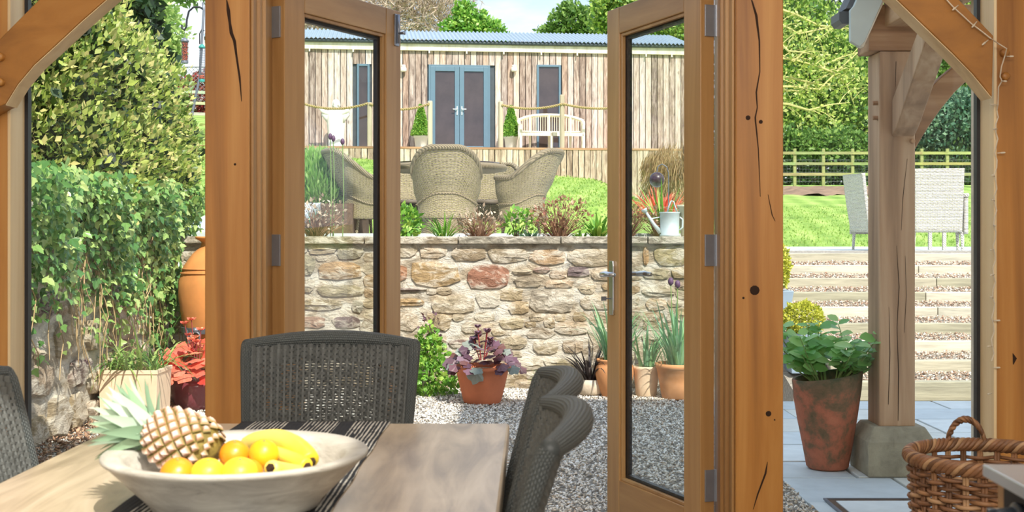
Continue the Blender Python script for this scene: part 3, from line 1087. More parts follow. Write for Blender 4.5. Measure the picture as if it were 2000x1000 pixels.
# window light on the outer posts' inner sides, painted as pale strips
for (x0, x1, y0, px) in ((-1.682, -1.672, YF - 0.004, 0), (fx(1945) - .008, fx(1945) + .002, YF - .004, 1)):
    q = MB()
    q.bb(x0, x1, y0, YF + .12, 0, 2.45)
    struct(q.build('trim_%d' % (px + 1), M['lit_oak'], bevel=.002))
# braces
def brace(name, low, high, d, label, th=.1):
    t = thing(name, label, 'beam', P(low[0][0], low[0][1], d + th / 2))
    poly = [P(a, b, d) for a, b in low] + [P(a, b, d) for a, b in high]
    q = MB()
    q.prism([(p.x, p.z) for p in poly], d, d + th)
    q.build('timber', M['oak_x'], t, bevel=.004)
    e = MB()   # lower edge strip, reflected light painted in as a paler oak
    k = len(e.v)
    n = len(low)
    pts = [P(a, b, d) for a, b in low]
    for p in pts:
        e.v += [(p.x, d + .006, p.z - .0006), (p.x, d + th - .004, p.z - .0006), (p.x, d + .006, p.z - .004), (p.x, d + th - .004, p.z - .004)]
    for i in range(n - 1):
        a = i * 4
        e.f += [(a, a + 1, a + 5, a + 4), (a + 2, a + 6, a + 7, a + 3), (a, a + 4, a + 6, a + 2), (a + 1, a + 3, a + 7, a + 5)]
    e.build('edge', M['lit_oak'], t, label='underside of the brace with reflected light painted pale')
    return t
lb = brace('oak_brace', [(10, 203), (34, 164), (66, 126), (110, 86), (155, 44), (205, 0), (300, -80)], [(200, -130), (75, 0), (-3, 78), (-60, 140), (-60, 240), (0, 207)], YF - .1,
      'curved oak brace crossing the top left corner')
rb = brace('oak_brace', [(1938, 189), (1900, 143), (1862, 104), (1810, 54), (1754, 0), (1660, -84)], [(1760, -120), (1874, 0), (1941, 70)][::1], YF - .1,
      'diagonal oak brace crossing the top right corner with fairy lights')
pg = MB(); peg(pg, 2, 112, YF - .1); pg.build('peg', M['oak'], lb, smooth=True)
pg = MB(); peg(pg, 2, 161, YF - .1); pg.build('peg', M['oak'], lb, smooth=True)
pg = MB(); peg(pg, 1960, 104, YF); pg.build('peg', M['oak'], rp, smooth=True)
pg = MB(); peg(pg, 1961, 150, YF); pg.build('peg', M['oak'], rp, smooth=True)

# fairy lights pinned along the right brace and post
fl_ = thing('fairy_lights', 'clear wire string of fairy lights pinned down the right oak post', 'fairy lights', P(1946, 300, YF - .02))
path = [(1846, -4), (1862, 14), (1880, 30), (1897, 46), (1916, 60), (1935, 75)]
pts = [P(a, b, YF - .113) for a, b in path] + [P(a, b, YF - .05) for a, b in [(1950, 85), (1966, 95)]]
pts += [P(a, b, YF - .03) for a, b in [(1963, 108), (1956, 130), (1953, 150), (1957, 158), (1950, 170), (1949, 205)]]
for i in range(36):
    y = 215 + i * 14
    pts.append(P(1947 - i * .25 + 3 * sin(i * 1.9), y, YF - .012))
q = MB(); q.tube(pts, .0022, 5)
M['clear'] = plain('pale_wire', srgb(214, 200, 178), 0.4)
q.build('wire', M['clear'], fl_)
for i, (a, b, dx, dy, d) in enumerate([(1872, 10, -12, 10, .115), (1908, 42, -10, 12, .115), (1930, 78, -12, 10, .115), (1966, 110, 14, 0, .04), (1955, 158, 12, 1, .04), (1949, 205, -16, -1, .02), (1948, 252, -8, 0, .02),
        (1948, 299, 16, -1, .02), (1943, 344, -6, -2, .02), (1943, 392, -6, -2, .02), (1940, 440, 5, 1, .02), (1942, 536, -8, 2, .02), (1940, 626, 14, 0, .02), (1938, 676, -10, 1, .02), (1940, 718, 14, 0, .02), (1937, 768, -8, 2, .02), (1941, 488, -7, 0, .02), (1940, 582, -6, -2, .02)]):
    q = MB()
    p, r = P(a, b, YF - d), P(a + dx, b + dy, YF - d - .008)
    q.tube([p, p.lerp(r, .4), p.lerp(r, .5), p.lerp(r, .9), r], [.0018, .0018, .0034, .003, .001], 6)
    q.build('bulb', M['clear'], fl_, smooth=True)

# windows beside the posts
def gasket_frame(q, x0, x1, z0, z1, y, w, t):
    q.bb(x0, x0 + w, y, y + t, z0, z1)
    q.bb(x1 - w, x1, y, y + t, z0, z1)
    q.bb(x0, x1, y, y + t, z0, z0 + w)
    q.bb(x0, x1, y, y + t, z1 - w, z1)
for i, (x0, x1) in enumerate(((-1.672, fx(400) + .0), (fx(1530), fx(1945) - .008))):
    w = struct(thing('window_%d' % (i + 1), ('tall glazed panel looking onto the ivy wall', 'tall glazed panel looking onto the porch post and steps')[i], 'window', ((x0 + x1) / 2, YF + .13, 0)))
    q = MB()
    gasket_frame(q, x0, x1, .06, 2.44, YF + .115, .012, .03)
    q.build('gasket', M['black'], w)
    g = MB()
    g.bb(x0 + .01, x1 - .01, YF + .125, YF + .131, .07, 2.43)
    g.build('pane', M['glass'], w)
    s_ = MB()
    s_.bb(x0, x1, YF + .02, YF + .16, 0.0, .06)
    s_.build('sill', M['joinery_x'], w)

# moulded jambs between posts and door leaves
for nm, px0, px1, sg in (('trim_3', 487, 535, 1), ('trim_4', 1395, 1437, -1)):
    q = MB()
    xa = fx(487) if sg > 0 else fx(1437)
    q.bb(xa, xa + sg * .010, YF + .02, YF + .24, 0, 2.2)
    q.bb(xa, xa + sg * .022, YF + .075, YF + .24, 0, 2.2)
    q.bb(xa, xa + sg * .033, YF + .11, YF + .24, 0, 2.2)
    struct(q.build(nm, M['joinery'], bevel=.003))
S('trim_5', (fx(487), fx(1437), YF + .05, YF + .24, 2.10, 2.30), M['joinery_x'])
S('trim_6', (-.86, .73, YF + .05, YF + .24, 0.0, 0.02), M['joinery_x'], label='low timber door threshold')

# ---------------------------------------------------------------- glazed door leaves
def leaf(n, hinge, outer, label, sg):
    """local x runs from hinge to outer edge, local y = away from the room face"""
    d = Vector((outer[0] - hinge[0], outer[1] - hinge[1]))
    L = d.length
    t = struct(thing('door_%d' % n, label, 'door', (hinge[0], hinge[1], 0), atan2(d.y, d.x)))
    H0, H1, st, tr, br, th = .02, 2.078, .105, .105, .19, .056
    # sg: which side of local y is the room face
    def b(q, x0, x1, y0, y1, z0, z1):
        ya, yb = (y0, y1) if sg > 0 else (-y1, -y0)
        q.bb(x0, x1, ya, yb, z0, z1)
    def mk(name, m, boxes, bev=.003):
        q = MB()
        for bx in boxes:
            b(q, *bx)
        return q.build(name, M[m], t, local=True, bevel=bev)
    mk('stile', 'joinery', [(0, st + .01, 0, th, H0, H1)])
    mk('stile', 'joinery', [(L - st, L, 0, th, H0, H1)])
    mk('rail', 'joinery_x', [(st + .01, L - st, 0.0005, th - .0005, H1 - tr, H1 - .0005)])
    mk('rail', 'joinery_x', [(st + .01, L - st, 0.0005, th - .0005, H0 + .0005, H0 + br)])
    x0, x1, z0, z1 = st + .01, L - st, H0 + br, H1 - tr
    mk('glazing_bead', 'joinery', [(x0, x0 + .012, .032, .048, z0, z1), (x1 - .012, x1, .032, .048, z0, z1), (x0 + .012, x1 - .012, .032, .048, z0, z0 + .012), (x0 + .012, x1 - .012, .032, .048, z1 - .012, z1)], .002)
    w = .024
    mk('spacer', 'black', [(x0, x0 + w, .010, .030, z0, z1), (x1 - w, x1, .010, .030, z0, z1), (x0 + w, x1 - w, .010, .030, z0, z0 + w), (x0 + w, x1 - w, .010, .030, z1 - w, z1)], 0)
    mk('pane', 'glass', [(x0, x1, .0305, .0318, z0, z1)], 0)
    mk('pane', 'glass', [(x0, x1, .0085, .0098, z0, z1)], 0)
    for z in (.25, 1.07, 1.87):
        q = MB()
        b(q, -.006, .002, -.002, th * .7, z, z + .11)
        hg = q.build('hinge', M['zinc'], t, local=True, bevel=.001)
        q = MB()
        yy = -.004 if sg > 0 else .004
        q.tube([(-.006, yy, z), (-.006, yy, z + .11)], .007, 8)
        q.build('knuckle', M['zinc'], hg, local=True, smooth=False)
    return t, L, b
H_R, O_R = (.7062, 4.29), (.4346, 4.967)
dr, LR, bR = leaf(1, H_R, O_R, 'open glazed oak door leaf on the right with lever handle and key', 1)
H_L, O_L = (-.8445, 4.32), (-.498, 4.98)
dl, LL, bL = leaf(2, H_L, O_L, 'open glazed oak door leaf on the left with a bolt at its top corner', -1)
# lever handle, both faces, right leaf
def handle(face):
    q = MB()
    ys = -1 if face == 0 else 1
    y0 = 0 if face == 0 else .056
    xc = LR - .052
    q.prism([(xc - .016, .86), (xc + .016, .86), (xc + .019, .88), (xc + .019, 1.055), (xc + .016, 1.075), (xc - .016, 1.075), (xc - .019, 1.055), (xc - .019, .88)], y0, y0 + ys * .009)
    h = q.build('handle', M['steel'], dr, local=True, bevel=.002, label='brushed steel lever handle on a long plate')
    q = MB()
    zz = 1.022
    q.tube([(xc, y0, zz), (xc, y0 + ys * .045, zz), (xc - .012, y0 + ys * .055, zz), (xc - .05, y0 + ys * .056, zz + .003), (xc - .115, y0 + ys * .052, zz + .001)], [.010, .009, .011, .011, .008], 10)
    q.build('lever', M['steel'], h, local=True, smooth=True)
    if face == 1:
        q = MB()
        q.tube([(xc, y0 + .008, .925), (xc, y0 + .03, .925)], .003, 6)
        q.box((xc, y0 + .04, .925), (.004, .022, .017))
        q.build('key', M['iron'], h, local=True)
handle(0)
handle(1)
q = MB()
q.bb(LL - .050, LL - .018, -.062, -.056, 1.935, 2.062)
bo = q.build('bolt', M['zinc'], dl, local=True, bevel=.002, label='grey steel surface bolt')
q = MB()
q.tube([(LL - .034, -.068, 1.945), (LL - .034, -.068, 2.06)], .005, 8)
q.tube([(LL - .034, -.068, 1.985), (LL - .034, -.090, 1.985), (LL - .034, -.096, 1.985)], [.005, .006, .009], 8)
q.build('slide', M['zinc'], bo, local=True, smooth=True)

# ================================================================ porch on the right
D0 = 6.03
pt = thing('porch_post', 'weathered oak porch post on a chamfered stone base beside the tall clay pot', 'post', P(1747, 920, D0 + .1))
X0, X1 = fx(1720, D0), fx(1788, D0)
q = MB()
q.bb(X0 - .006, X1, D0, D0 + .2, .235, 2.08)
q.build('timber', M['grey_oak'], pt, bevel=.008)
q = MB()
cx, cy, hw = (X0 + X1) / 2, D0 + .1, .165
prof = [(hw, 0), (hw, .17), (.125, .24)]
k = 0
for (h, z) in prof:
    q.v += [(cx - h, cy - h, z), (cx + h, cy - h, z), (cx + h, cy + h, z), (cx - h, cy + h, z)]
for i in range(2):
    for j in range(4):
        a, b_ = i * 4 + j, i * 4 + (j + 1) % 4
        q.f.append((a, b_, b_ + 4, a + 4))
q.f += [(3, 2, 1, 0), (8, 9, 10, 11)]
q.build('base_stone', M['plainstone'], pt, bevel=.008, color=srgb(150, 144, 124), label='grey green chamfered stone block')
for py in (200, 229):
    c = MB()
    c.tube([(X0 + .004, D0 + .03, EYE + (HY - py) / F * D0), (X0 - .03, D0 + .03, EYE + (HY - py) / F * D0)], .011, 8)
    c.build('peg', M['grey_oak_x'], pt)
c = MB(); peg(c, 1781, 276, D0, .012); c.build('peg', M['grey_oak_x'], pt)

for crk in ([(1751, 480, 1), (1756, 560, 3), (1752, 640, 2), (1755, 730, 4), (1754, 822, 2)], [(1736, 600, 1), (1738, 690, 3), (1735, 790, 2)], [(1768, 500, 1), (1770, 580, 2), (1766, 650, 1)], [(1750, 120, 2), (1749, 170, 1)], [(1772, 310, 1), (1764, 380, 2), (1760, 450, 1)]):
    c = MB()
    for (a, b_, w_) in crk:
        p = P(a, b_, D0)
        ww = w_ / (F / D0) / 4
        c.v += [(p.x - ww, D0 - .0012, p.z), (p.x + ww, D0 - .0012, p.z), (p.x, D0 + .01, p.z)]
    for i in range(len(crk) - 1):
        k = i * 3
        c.f += [(k, k + 1, k + 4, k + 3), (k, k + 3, k + 5, k + 2), (k + 1, k + 2, k + 5, k + 4)]
    c.build('crack', M['crack'], pt)
bm = thing('porch_beam', 'weathered oak cross beam resting on top of the porch post', 'beam', P(1760, 80, D0 + .1))
q = MB()
zb0, zb1 = 2.082, 2.31
q.bb(fx(1697, D0), 3.1, D0, D0 + .2, zb0, zb1)
q.build('timber', M['grey_oak_x'], bm, bevel=.006)
ty = thing('porch_tie', 'pegged oak tie beam running from the porch post back to the house', 'beam', (X0 + .1, 5.2, 2.4))
q = MB()
q.bb(X0 + .02, X0 + .20, YF + .25, D0 + .02, 2.20, 2.46)
q.build('timber', M['grey_oak_y'], ty, bevel=.006)
for (yy, zz) in ((5.75, 2.40), (5.55, 2.30), (5.45, 2.31)):
    c = MB(); c.tube([(X0 + .03, yy, zz), (X0 - .045, yy, zz)], .012, 8); c.build('peg', M['grey_oak_x'], ty)
# brace from the post up towards the house
bt = thing('porch_brace', 'short straight oak brace leaning from the porch post towards the house', 'beam', P(1760, 265, D0 - .05))
q = MB()
a0, a1 = Vector((X0 + .115, D0 - .015, 1.70)), Vector((X0 + .115, D0 - .62, 2.24))
zlo = 1.66
q.prism([(D0 + .0, 1.66), (D0 - .07, 1.70), (D0 - .66, 2.20), (D0 - .50, 2.20), (D0 - .0, 1.84)], X0 + .055, X0 + .165, 'X')
q.build('timber', M['grey_oak'], bt, bevel=.006)
# curved brace to the right
b2 = thing('porch_brace', 'curved dark oak brace springing right from the porch post', 'beam', P(1790, 280, D0 + .1))
lo = [(1788, 292), (1812, 252), (1838, 214), (1866, 180), (1897, 150), (1960, 96)]
hi = [(1905, 96), (1872, 124), (1840, 150), (1812, 178), (1788, 204)]
poly = [P(a, b_, D0 + .05) for a, b_ in lo + hi]
q = MB()
q.prism([(p.x, p.z) for p in poly], D0 + .06, D0 + .14)
q.build('timber', M['grey_oak_x'], b2, bevel=.005)
c = MB(); peg(c, 1795, 234, D0 + .06, .010); c.build('peg', M['grey_oak_x'], b2)
# eave of the porch roof
M['bargeboard'] = plain('sage_grey_paint', srgb(196, 206, 200), 0.6, var=.05)
M['slate_edge'] = plain('slate_roof', srgb(96, 100, 104), 0.8, var=.2, scale=20)  # dark grey slate colour
rf = thing('porch_roof', 'steep porch roof end with pale grey bargeboard and slate edge', 'roof', P(1690, 40, D0))
def rp_(px, py, d):
    p = P(px, py, d)
    return (p.x, p.z)
def slope(xe, z0, dx, h, t, y0, y1, name, m, **k):
    q = MB()
    q.prism([(xe, z0), (xe + dx, z0 + h), (xe + dx, z0 + h + t), (xe, z0 + t)], y0, y1)
    return q.build(name, m, rf, **k)
pb = [rp_(*v, D0 - .05) for v in [(1657, 22), (1657, 83), (1675, 94), (1684, 84), (1722, 0), (1790, -150), (1735, -150), (1664, 14)]]
q = MB(); q.prism(pb, D0 - .09, D0 - .055); q.build('bargeboard', M['bargeboard'], rf, bevel=.003)
pb = [rp_(*v, D0 - .07) for v in [(1679, 90), (1686, 92), (1728, 0), (1796, -150), (1788, -150), (1722, 0)]]
q = MB(); q.prism(pb, D0 - .075, D0 - .02); q.build('cover_strip', M['cream'], rf)
e = rp_(1655, 20, D0); f_ = rp_(1735, -150, D0)
q = MB(); q.prism([(e[0] - .02, e[1]), (f_[0] - .02, f_[1]), (f_[0] + .04, f_[1]), (e[0] + .04, e[1])], D0 - .05, D0 + .12); q.build('slates', M['slate_edge'], rf)
e = rp_(1664, 30, D0); f_ = rp_(1742, -150, D0)
q = MB(); q.prism([(e[0], e[1]), (f_[0], f_[1]), (f_[0] + .03, f_[1]), (e[0] + .03, e[1])], D0 - .05, D0 + .10); q.build('soffit', M['bargeboard'], rf)
gt = MB()
gx, gz = rp_(1647, 37, D0)
gt.prism([(gx - .03, gz + .03), (gx - .03, gz - .01), (gx - .015, gz - .03), (gx + .02, gz - .03), (gx + .03, gz - .01), (gx + .03, gz + .03)], D0 - .04, D0 + .12)
gt.build('gutter', M['gutter'], rf, bevel=.003)
# stone of the house beside the porch seen above the brace
S('wall_gable', (1.98, 2.25, 4.35, 5.3, 0, 3.1), M['mortar'])

# ================================================================ flagstones and steps
pv = thing('flagstone_paving', 'pale blue grey flagstone paving in front of the garden steps', 'paving', (3, 6.5, 0))
q = MB(); q.bb(1.28, 6.5, 4.45, 8.9, -.3, -.03); q.build('bed', M['soil'], pv)
SLC = [srgb(202, 210, 212), srgb(212, 218, 218), srgb(192, 202, 206), srgb(206, 208, 202)]
y = 4.5
rws = [.52, .40, .56, .42, .5, .44, .52, .46, .40]
for i, h in enumerate(rws):
    x = 1.3 + (0.0 if i % 2 else -.0)
    first = True
    while x < 5.6:
        w = random.uniform(.5, 1.05)
        if first and i % 2:
            w *= .6
        first = False
        c = MB()
        c.bb(x + .007, x + w - .007, y + .007, min(y + h, 8.88) - .007, -.04, random.uniform(-.004, .003))
        if not (x > 1.2 and x < 1.9 and abs(y - 5.02) < .05):
            c.build('slab', M['slab'], pv, bevel=.004, color=random.choice(SLC))
        else:
            c.build('slab', M['slab'], pv, bevel=.004, color=SLC[0])
        x += w
    y += h
dc = thing('drain_cover', 'recessed square drain cover set in the flagstones', 'drain cover', (1.68, 5.25, 0))
c = MB()
for k, (a, b_) in enumerate(((.36, .22), (.33, .19))):
    pass
def ringbox(q, cx, cy, a, b_, w, z0, z1):
    q.bb(cx - a, cx + a, cy - b_, cy - b_ + w, z0, z1); q.bb(cx - a, cx + a, cy + b_ - w, cy + b_, z0, z1)
    q.bb(cx - a, cx - a + w, cy - b_ + w, cy + b_ - w, z0, z1); q.bb(cx + a - w, cx + a, cy - b_ + w, cy + b_ - w, z0, z1)
ringbox(c, 1.68, 5.25, .30, .20, .012, .004, .012)
c.build('rim', M['iron'], dc)
c = MB(); ringbox(c, 1.68, 5.25, .288, .188, .03, .003, .007); c.build('channel', M['soil'], dc)
c = MB(); c.bb(1.425, 1.935, 5.095, 5.405, .002, .009); c.build('inset_slab', M['slab'], dc, color=SLC[1])

sp_ = thing('garden_steps', 'wide timber sleeper steps filled with gravel rising to the upper terrace', 'steps', (4, 8.9, 0))
TIM = [srgb(190, 184, 166), srgb(202, 194, 174), srgb(180, 172, 150), srgb(168, 162, 138)]
treads = []
for k in range(9):
    yk, zk = 8.92 + .43 * k, .11 * (k + 1)
    x = 2.42
    ends = [x, x + random.uniform(1.1, 2.1), 6.6]
    for a, b_ in zip(ends[:-1], ends[1:]):
        c = MB()
        c.bb(a + .003, b_ - .003, yk, yk + .11, zk - .14, zk)
        c.build('sleeper', M['timber'], sp_, bevel=.006, color=random.choice(TIM))
    c = MB(); c.bb(2.42, 6.6, yk + .11, yk + .44, -.1 + zk - .1, zk - .022)
    c.v[:] = [(x_, y_, z_ + (.045 if (y_ > yk + .3 and z_ > zk - .05) else 0)) for (x_, y_, z_) in c.v]
    treads.append((yk, zk))
    c.build('tread_bed', M['gravel_bed'], sp_)
def tread_pts(n):
    k = RS.randint(0, 8, n)
    x = RS.uniform(2.44, 6.4, n)
    y = 8.92 + .43 * k + .12 + .29 * RS.rand(n)
    return np.stack([x, y, .11 * (k + 1) - .016 + .014 * RS.rand(n) + .045 * (y - 8.92 - .43 * k - .11) / .33], 1)
me = batch(*pebbles(17000, tread_pts, .026), 'step_gravel', M['gravel_step'])
o = obj('gravel', me, sp_, local=False, kind='stuff')

ut = thing('upper_terrace', 'pale grey slab terrace at the top of the garden steps', 'paving', (4, 15, .97))
q = MB(); q.bb(2.42, 9.5, 12.45, 19.5, .6, .93); q.build('bed', M['soil'], ut)
y = 12.47
i = 0
while y < 19.3:
    h = .9
    x = 2.42 - (.5 if i % 2 else 0)
    while x < 9.4:
        w = random.choice([.9, 1.2, .6])
        if x + w > 2.45:
            c = MB(); c.bb(max(x, 2.42) + .006, x + w - .006, y + .006, y + h - .006, .92, .985); c.build('slab', M['slab'], ut, color=random.choice([srgb(190, 196, 200), srgb(204, 208, 208), srgb(178, 186, 192)]))
        x += w
    y += h
    i += 1
mt_ = thing('dining_terrace', 'raised paved terrace under the outdoor rattan dining set', 'paving', (-.3, 13, 1.15))
q = MB(); q.bb(-2.2, 1.7, 10.3, 17.3, 1.0, 1.14); q.build('bed', M['soil'], mt_)
for a in range(6):
    for b_ in range(8):
        c = MB(); c.bb(-2.2 + a * .65 + .006, -1.55 + a * .65 - .006, 10.3 + b_ * .87, 10.3 + (b_ + 1) * .87 - .01, 1.13, 1.19)
        c.build('slab', M['slab'], mt_, color=random.choice(SLC))
pth = thing('garden_path', 'grey slab path climbing beside the lavender mound', 'path', (-2.6, 15, 1.4))
for i in range(9):
    y0 = 10.36 + i * .75
    zz = lambda y_: 1.2 + .145 * max(0, min(y_, 12.6) - 10.5) + (T(-1.9, y_) - T(-1.9, 12.6) if y_ > 12.6 else 0)
    z0, z1 = zz(y0), zz(y0 + .75)
    x0, x1 = (-2.9, -1.95) if i < 3 else (-1.62, -1.25)
    if 3 <= i < 6:
        continue
    for (xa, xb) in (((x0, (x0 + x1) / 2 - .01), ((x0 + x1) / 2, x1 - .01)) if i < 3 else ((x0, x1),)):
        c = MB()
        c.v = [(xa, y0, z0 - .08), (xb, y0, z0 - .08), (xb, y0 + .735, z1 - .08), (xa, y0 + .735, z1 - .08), (xa, y0, z0), (xb, y0, z0), (xb, y0 + .735, z1), (xa, y0 + .735, z1)]
        c.f = [(3, 2, 1, 0), (4, 5, 6, 7), (0, 1, 5, 4), (1, 2, 6, 5), (2, 3, 7, 6), (3, 0, 4, 7)]
        c.build('slab', M['slab'], pth, color=random.choice(SLC))
rb2 = MB()
rb2.bb(-2.9, -1.64, 12.64, 14.1, 1.0, 1.50)
struct(rb2.build('raised_bed', M['soil']), 'raised soil bed under the feathery green mound', 'ground')
# ================================================================ plants and pots in the yard
def lathe_pot(root, prof, mt, n=28, name='pot', smooth=True, color=None, wall=.018, fill=None):
    """closed pot: outside profile, then back down the inside to the soil"""
    top_r, top_z = prof[-1]
    ins = [(top_r - wall, top_z), (top_r - wall - .004, top_z - .04)]
    q = MB()
    q.lathe(prof + ins, n)
    o = q.build(name, mt, root, smooth=False, local=True, color=color)
    for p in o.data.polygons:
        p.use_smooth = True
    s_ = MB()
    r = top_r - wall - .003
    s_.lathe([(r * .95, top_z - .045), (r, top_z - .038), (r * .5, top_z - .022), (0.001, top_z - .018)], n)
    s_.build('soil', M['soil'], root, local=True, smooth=True)
    return o

def mat_from(p, d, nrm, s):
    fr = frames(np.array([d]), np.array([nrm]))[0]
    m = Matrix(((fr[0][0] * s, fr[0][1] * s, fr[0][2] * s, p[0]), (fr[1][0] * s, fr[1][1] * s, fr[1][2] * s, p[1]), (fr[2][0] * s, fr[2][1] * s, fr[2][2] * s, p[2]), (0, 0, 0, 1)))
    return m

def tmesh(name, tm, mt, smooth=False):
    me = bpy.data.meshes.new(name)
    me.from_pydata([tuple(v) for v in tm[0]], [], [tuple(f) for f in tm[1]])
    me.materials.append(mt)
    if smooth:
        me.shade_smooth()
    return me

def leaves(root, tm, pos, dirs, nrms, sizes, name='leaf'):
    for p, d, n, s in zip(pos, dirs, nrms, sizes):
        place(tm, name, mat_from(p, d, n, s), root)

HM = {k: tmesh('leaf', HEU, M[k]) for k in ('leaf_plum', 'leaf_coral', 'leaf_frost', 'leaf_green')}
BL_T = ([(-.5, 0, 0), (.5, 0, 0), (.6, .3, .02), (-.6, .3, .02), (.5, .6, .02), (-.5, .6, .02), (.3, .85, 0), (-.3, .85, 0), (0, 1, 0)],
        [(0, 1, 2, 3), (3, 2, 4, 5), (5, 4, 6, 7), (7, 6, 8)])

def arc_blade(q, p, d, L, w, bend, n=6, fold=.25):
    """strap leaf bending under its own weight"""
    p = Vector(p); d = Vector(d).normalized()
    side = d.cross(Vector((0, 0, 1)))
    if side.length < .05:
        side = Vector((cos(p.x * 99), sin(p.x * 99), 0))
    side.normalize()
    k = len(q.v)
    cur = p.copy(); dd = d.copy()
    for i in range(n + 1):
        t = i / n
        ww = w * (1 - t ** 2.2) * (.6 + .8 * min(1, t * 4)) / 1.4 + .0005
        up = side.cross(dd)
        q.v += [tuple(cur - side * ww), tuple(cur - up * ww * fold), tuple(cur + side * ww)]
        cur = cur + dd * (L / n)
        dd = (dd + Vector((0, 0, -1)) * bend / n + 0 * dd).normalized()
    for i in range(n):
        a = k + i * 3
        q.f += [(a, a + 3, a + 4, a + 1), (a + 1, a + 4, a + 5, a + 2)]

def strap_plant(root, c, n, L, w, mt, lean=.5, bend=1.0, name='leaf', r0=.05):
    for i in range(n):
        a = random.uniform(0, 2 * pi)
        l = random.uniform(.1, lean)
        q = MB()
        arc_blade(q, (c[0] + r0 * cos(a) * random.random(), c[1] + r0 * sin(a) * random.random(), c[2]), (cos(a) * l, sin(a) * l, 1), L * random.uniform(.6, 1.1), w * random.uniform(.7, 1.2), bend * random.uniform(.5, 1.4))
        q.build(name, mt, root, local=True)

# --- big clay pot with the hydrangea by the porch post
Dp = 6.22
base = P(1616, 906, Dp)
hp = thing('potted_shrub', 'tall tapered mossy terracotta pot with a broad green leafy shrub beside the porch post', 'potted plant', (base.x, Dp, 0))
q = MB()
prof = [(.095, 0), (.105, .01), (.125, .12), (.150, .26), (.168, .38), (.172, .43), (.176, .47)]
tilt = 0.16
vs = []
n = 32
for (r, z) in prof + [(.160, .47), (.156, .42), (.15, .40)]:
    for j in range(n):
        a = 2 * pi * j / n
        x, y_ = r * cos(a), r * sin(a)
        q.v.append((x, y_, z + (x * tilt * min(1, z / .4) if z > .2 else 0)))
for i in range(len(prof) + 2):
    for j in range(n):
        a, b_ = i * n + j, i * n + (j + 1) % n
        q.f.append((a, b_, b_ + n, a + n))
q.f.append(tuple(range(n - 1, -1, -1)))
def mossy():
    m, t, b = nt('mossy_terracotta')
    mp = mapping(t)
    n1 = nz(t, mp.outputs[0], 5, 6, .65, .6)
    n2 = nz(t, mp.outputs[0], 16, 5, .7)
    r1 = ramp(t, [(.30, srgb(70, 76, 52)), (.42, srgb(120, 96, 72)), (.5, srgb(176, 106, 80)), (.58, srgb(186, 116, 88)), (.68, srgb(204, 176, 160))])
    a = math_n(t, 'ADD', math_n(t, 'MULTIPLY', n1.outputs[0], .7), math_n(t, 'MULTIPLY', n2.outputs[0], .3))
    sp = t.nodes.new('ShaderNodeSeparateXYZ')
    t.links.new(mp.outputs[0], sp.inputs[0])
    zz = math_n(t, 'MULTIPLY', math_n(t, 'SUBTRACT', sp.outputs[2], .30), 0.9)
    a = math_n(t, 'SUBTRACT', a, math_n(t, 'MAXIMUM', zz, 0.0))
    t.links.new(a, r1.inputs[0])
    t.links.new(r1.outputs[0], b.inputs['Base Color'])
    b.inputs['Roughness'].default_value = .85
    bump(t, b, n2.outputs[0], .4, .01)
    return m
q.build('pot', mossy(), hp, local=True, smooth=True)
s_ = MB(); s_.lathe([(.15, .40), (.1, .43), (.001, .44)], 20, capb=True); s_.build('soil', M['soil'], hp, local=True, smooth=True)
HY = 458.0
st = MB()
lp_, ld_, ln_, ls_ = [], [], [], []
for i in range(30):
    a = random.uniform(0, 2 * pi)
    r = random.uniform(.05, .31)
    tip = Vector((r * cos(a) - .01, r * sin(a) * .8, .52 + random.uniform(0.0, .24) * (1.15 - r * 1.6)))
    b0 = Vector((.06 * cos(a), .06 * sin(a), .42))
    mid = (b0 + tip) / 2 + Vector((.03 * cos(a), .03 * sin(a), .03))
    st.tube([b0, mid, tip], [.004, .0035, .002], 5)
    for kk in range(10):
        u = .35 + .65 * kk / 8
        p = b0.lerp(tip, u) + Vector((0, 0, .03 * sin(pi * u)))
        b_ = kk * 2.4 + a
        dv = Vector((cos(b_), sin(b_), random.uniform(-.25, .5)))
        lp_.append(tuple(p)); ld_.append(tuple(dv)); ln_.append((random.uniform(-.5, .3), random.uniform(-1.0, -.1), .8)); ls_.append(random.uniform(.06, .098))
st.build('stem', M['stem_green'], hp, local=True)
BROAD = ([(0, 0, 0), (-.26, .22, .05), (-.36, .5, .06), (-.22, .8, .02), (0, 1.02, -.06), (.22, .8, .02), (.36, .5, .06), (.26, .22, .05), (0, .5, -.02)],
         [(0, 8, 1), (1, 8, 2), (2, 8, 3), (3, 8, 4), (0, 7, 8), (7, 6, 8), (6, 5, 8), (5, 4, 8)])
leaves(hp, tmesh('leaf', BROAD, M['leaf_hydra'], True), lp_, ld_, ln_, ls_)

# --- terracotta pot with purple heuchera in front of the wall
def heuchera(root, z0, n, rad, mt_names, size, h, flowers=0, center=(0, 0)):
    for i in range(n):
        a = i * 2.399 + random.uniform(-.3, .3)
        u = sqrt((i + .5) / n)
        r = rad * u * random.uniform(.85, 1.1)
        p = Vector((center[0] + r * cos(a), center[1] + r * sin(a), z0 + h * (1 - u * u) * random.uniform(.75, 1.1)))
        d = Vector((cos(a), sin(a), .55 - 1.1 * u))
        k = random.choice(mt_names)
        place(HM[k], 'leaf', mat_from(p, tuple(d), (cos(a) * .5 * u, sin(a) * .4 * u - .9, .75), size * random.uniform(.75, 1.25)), root)

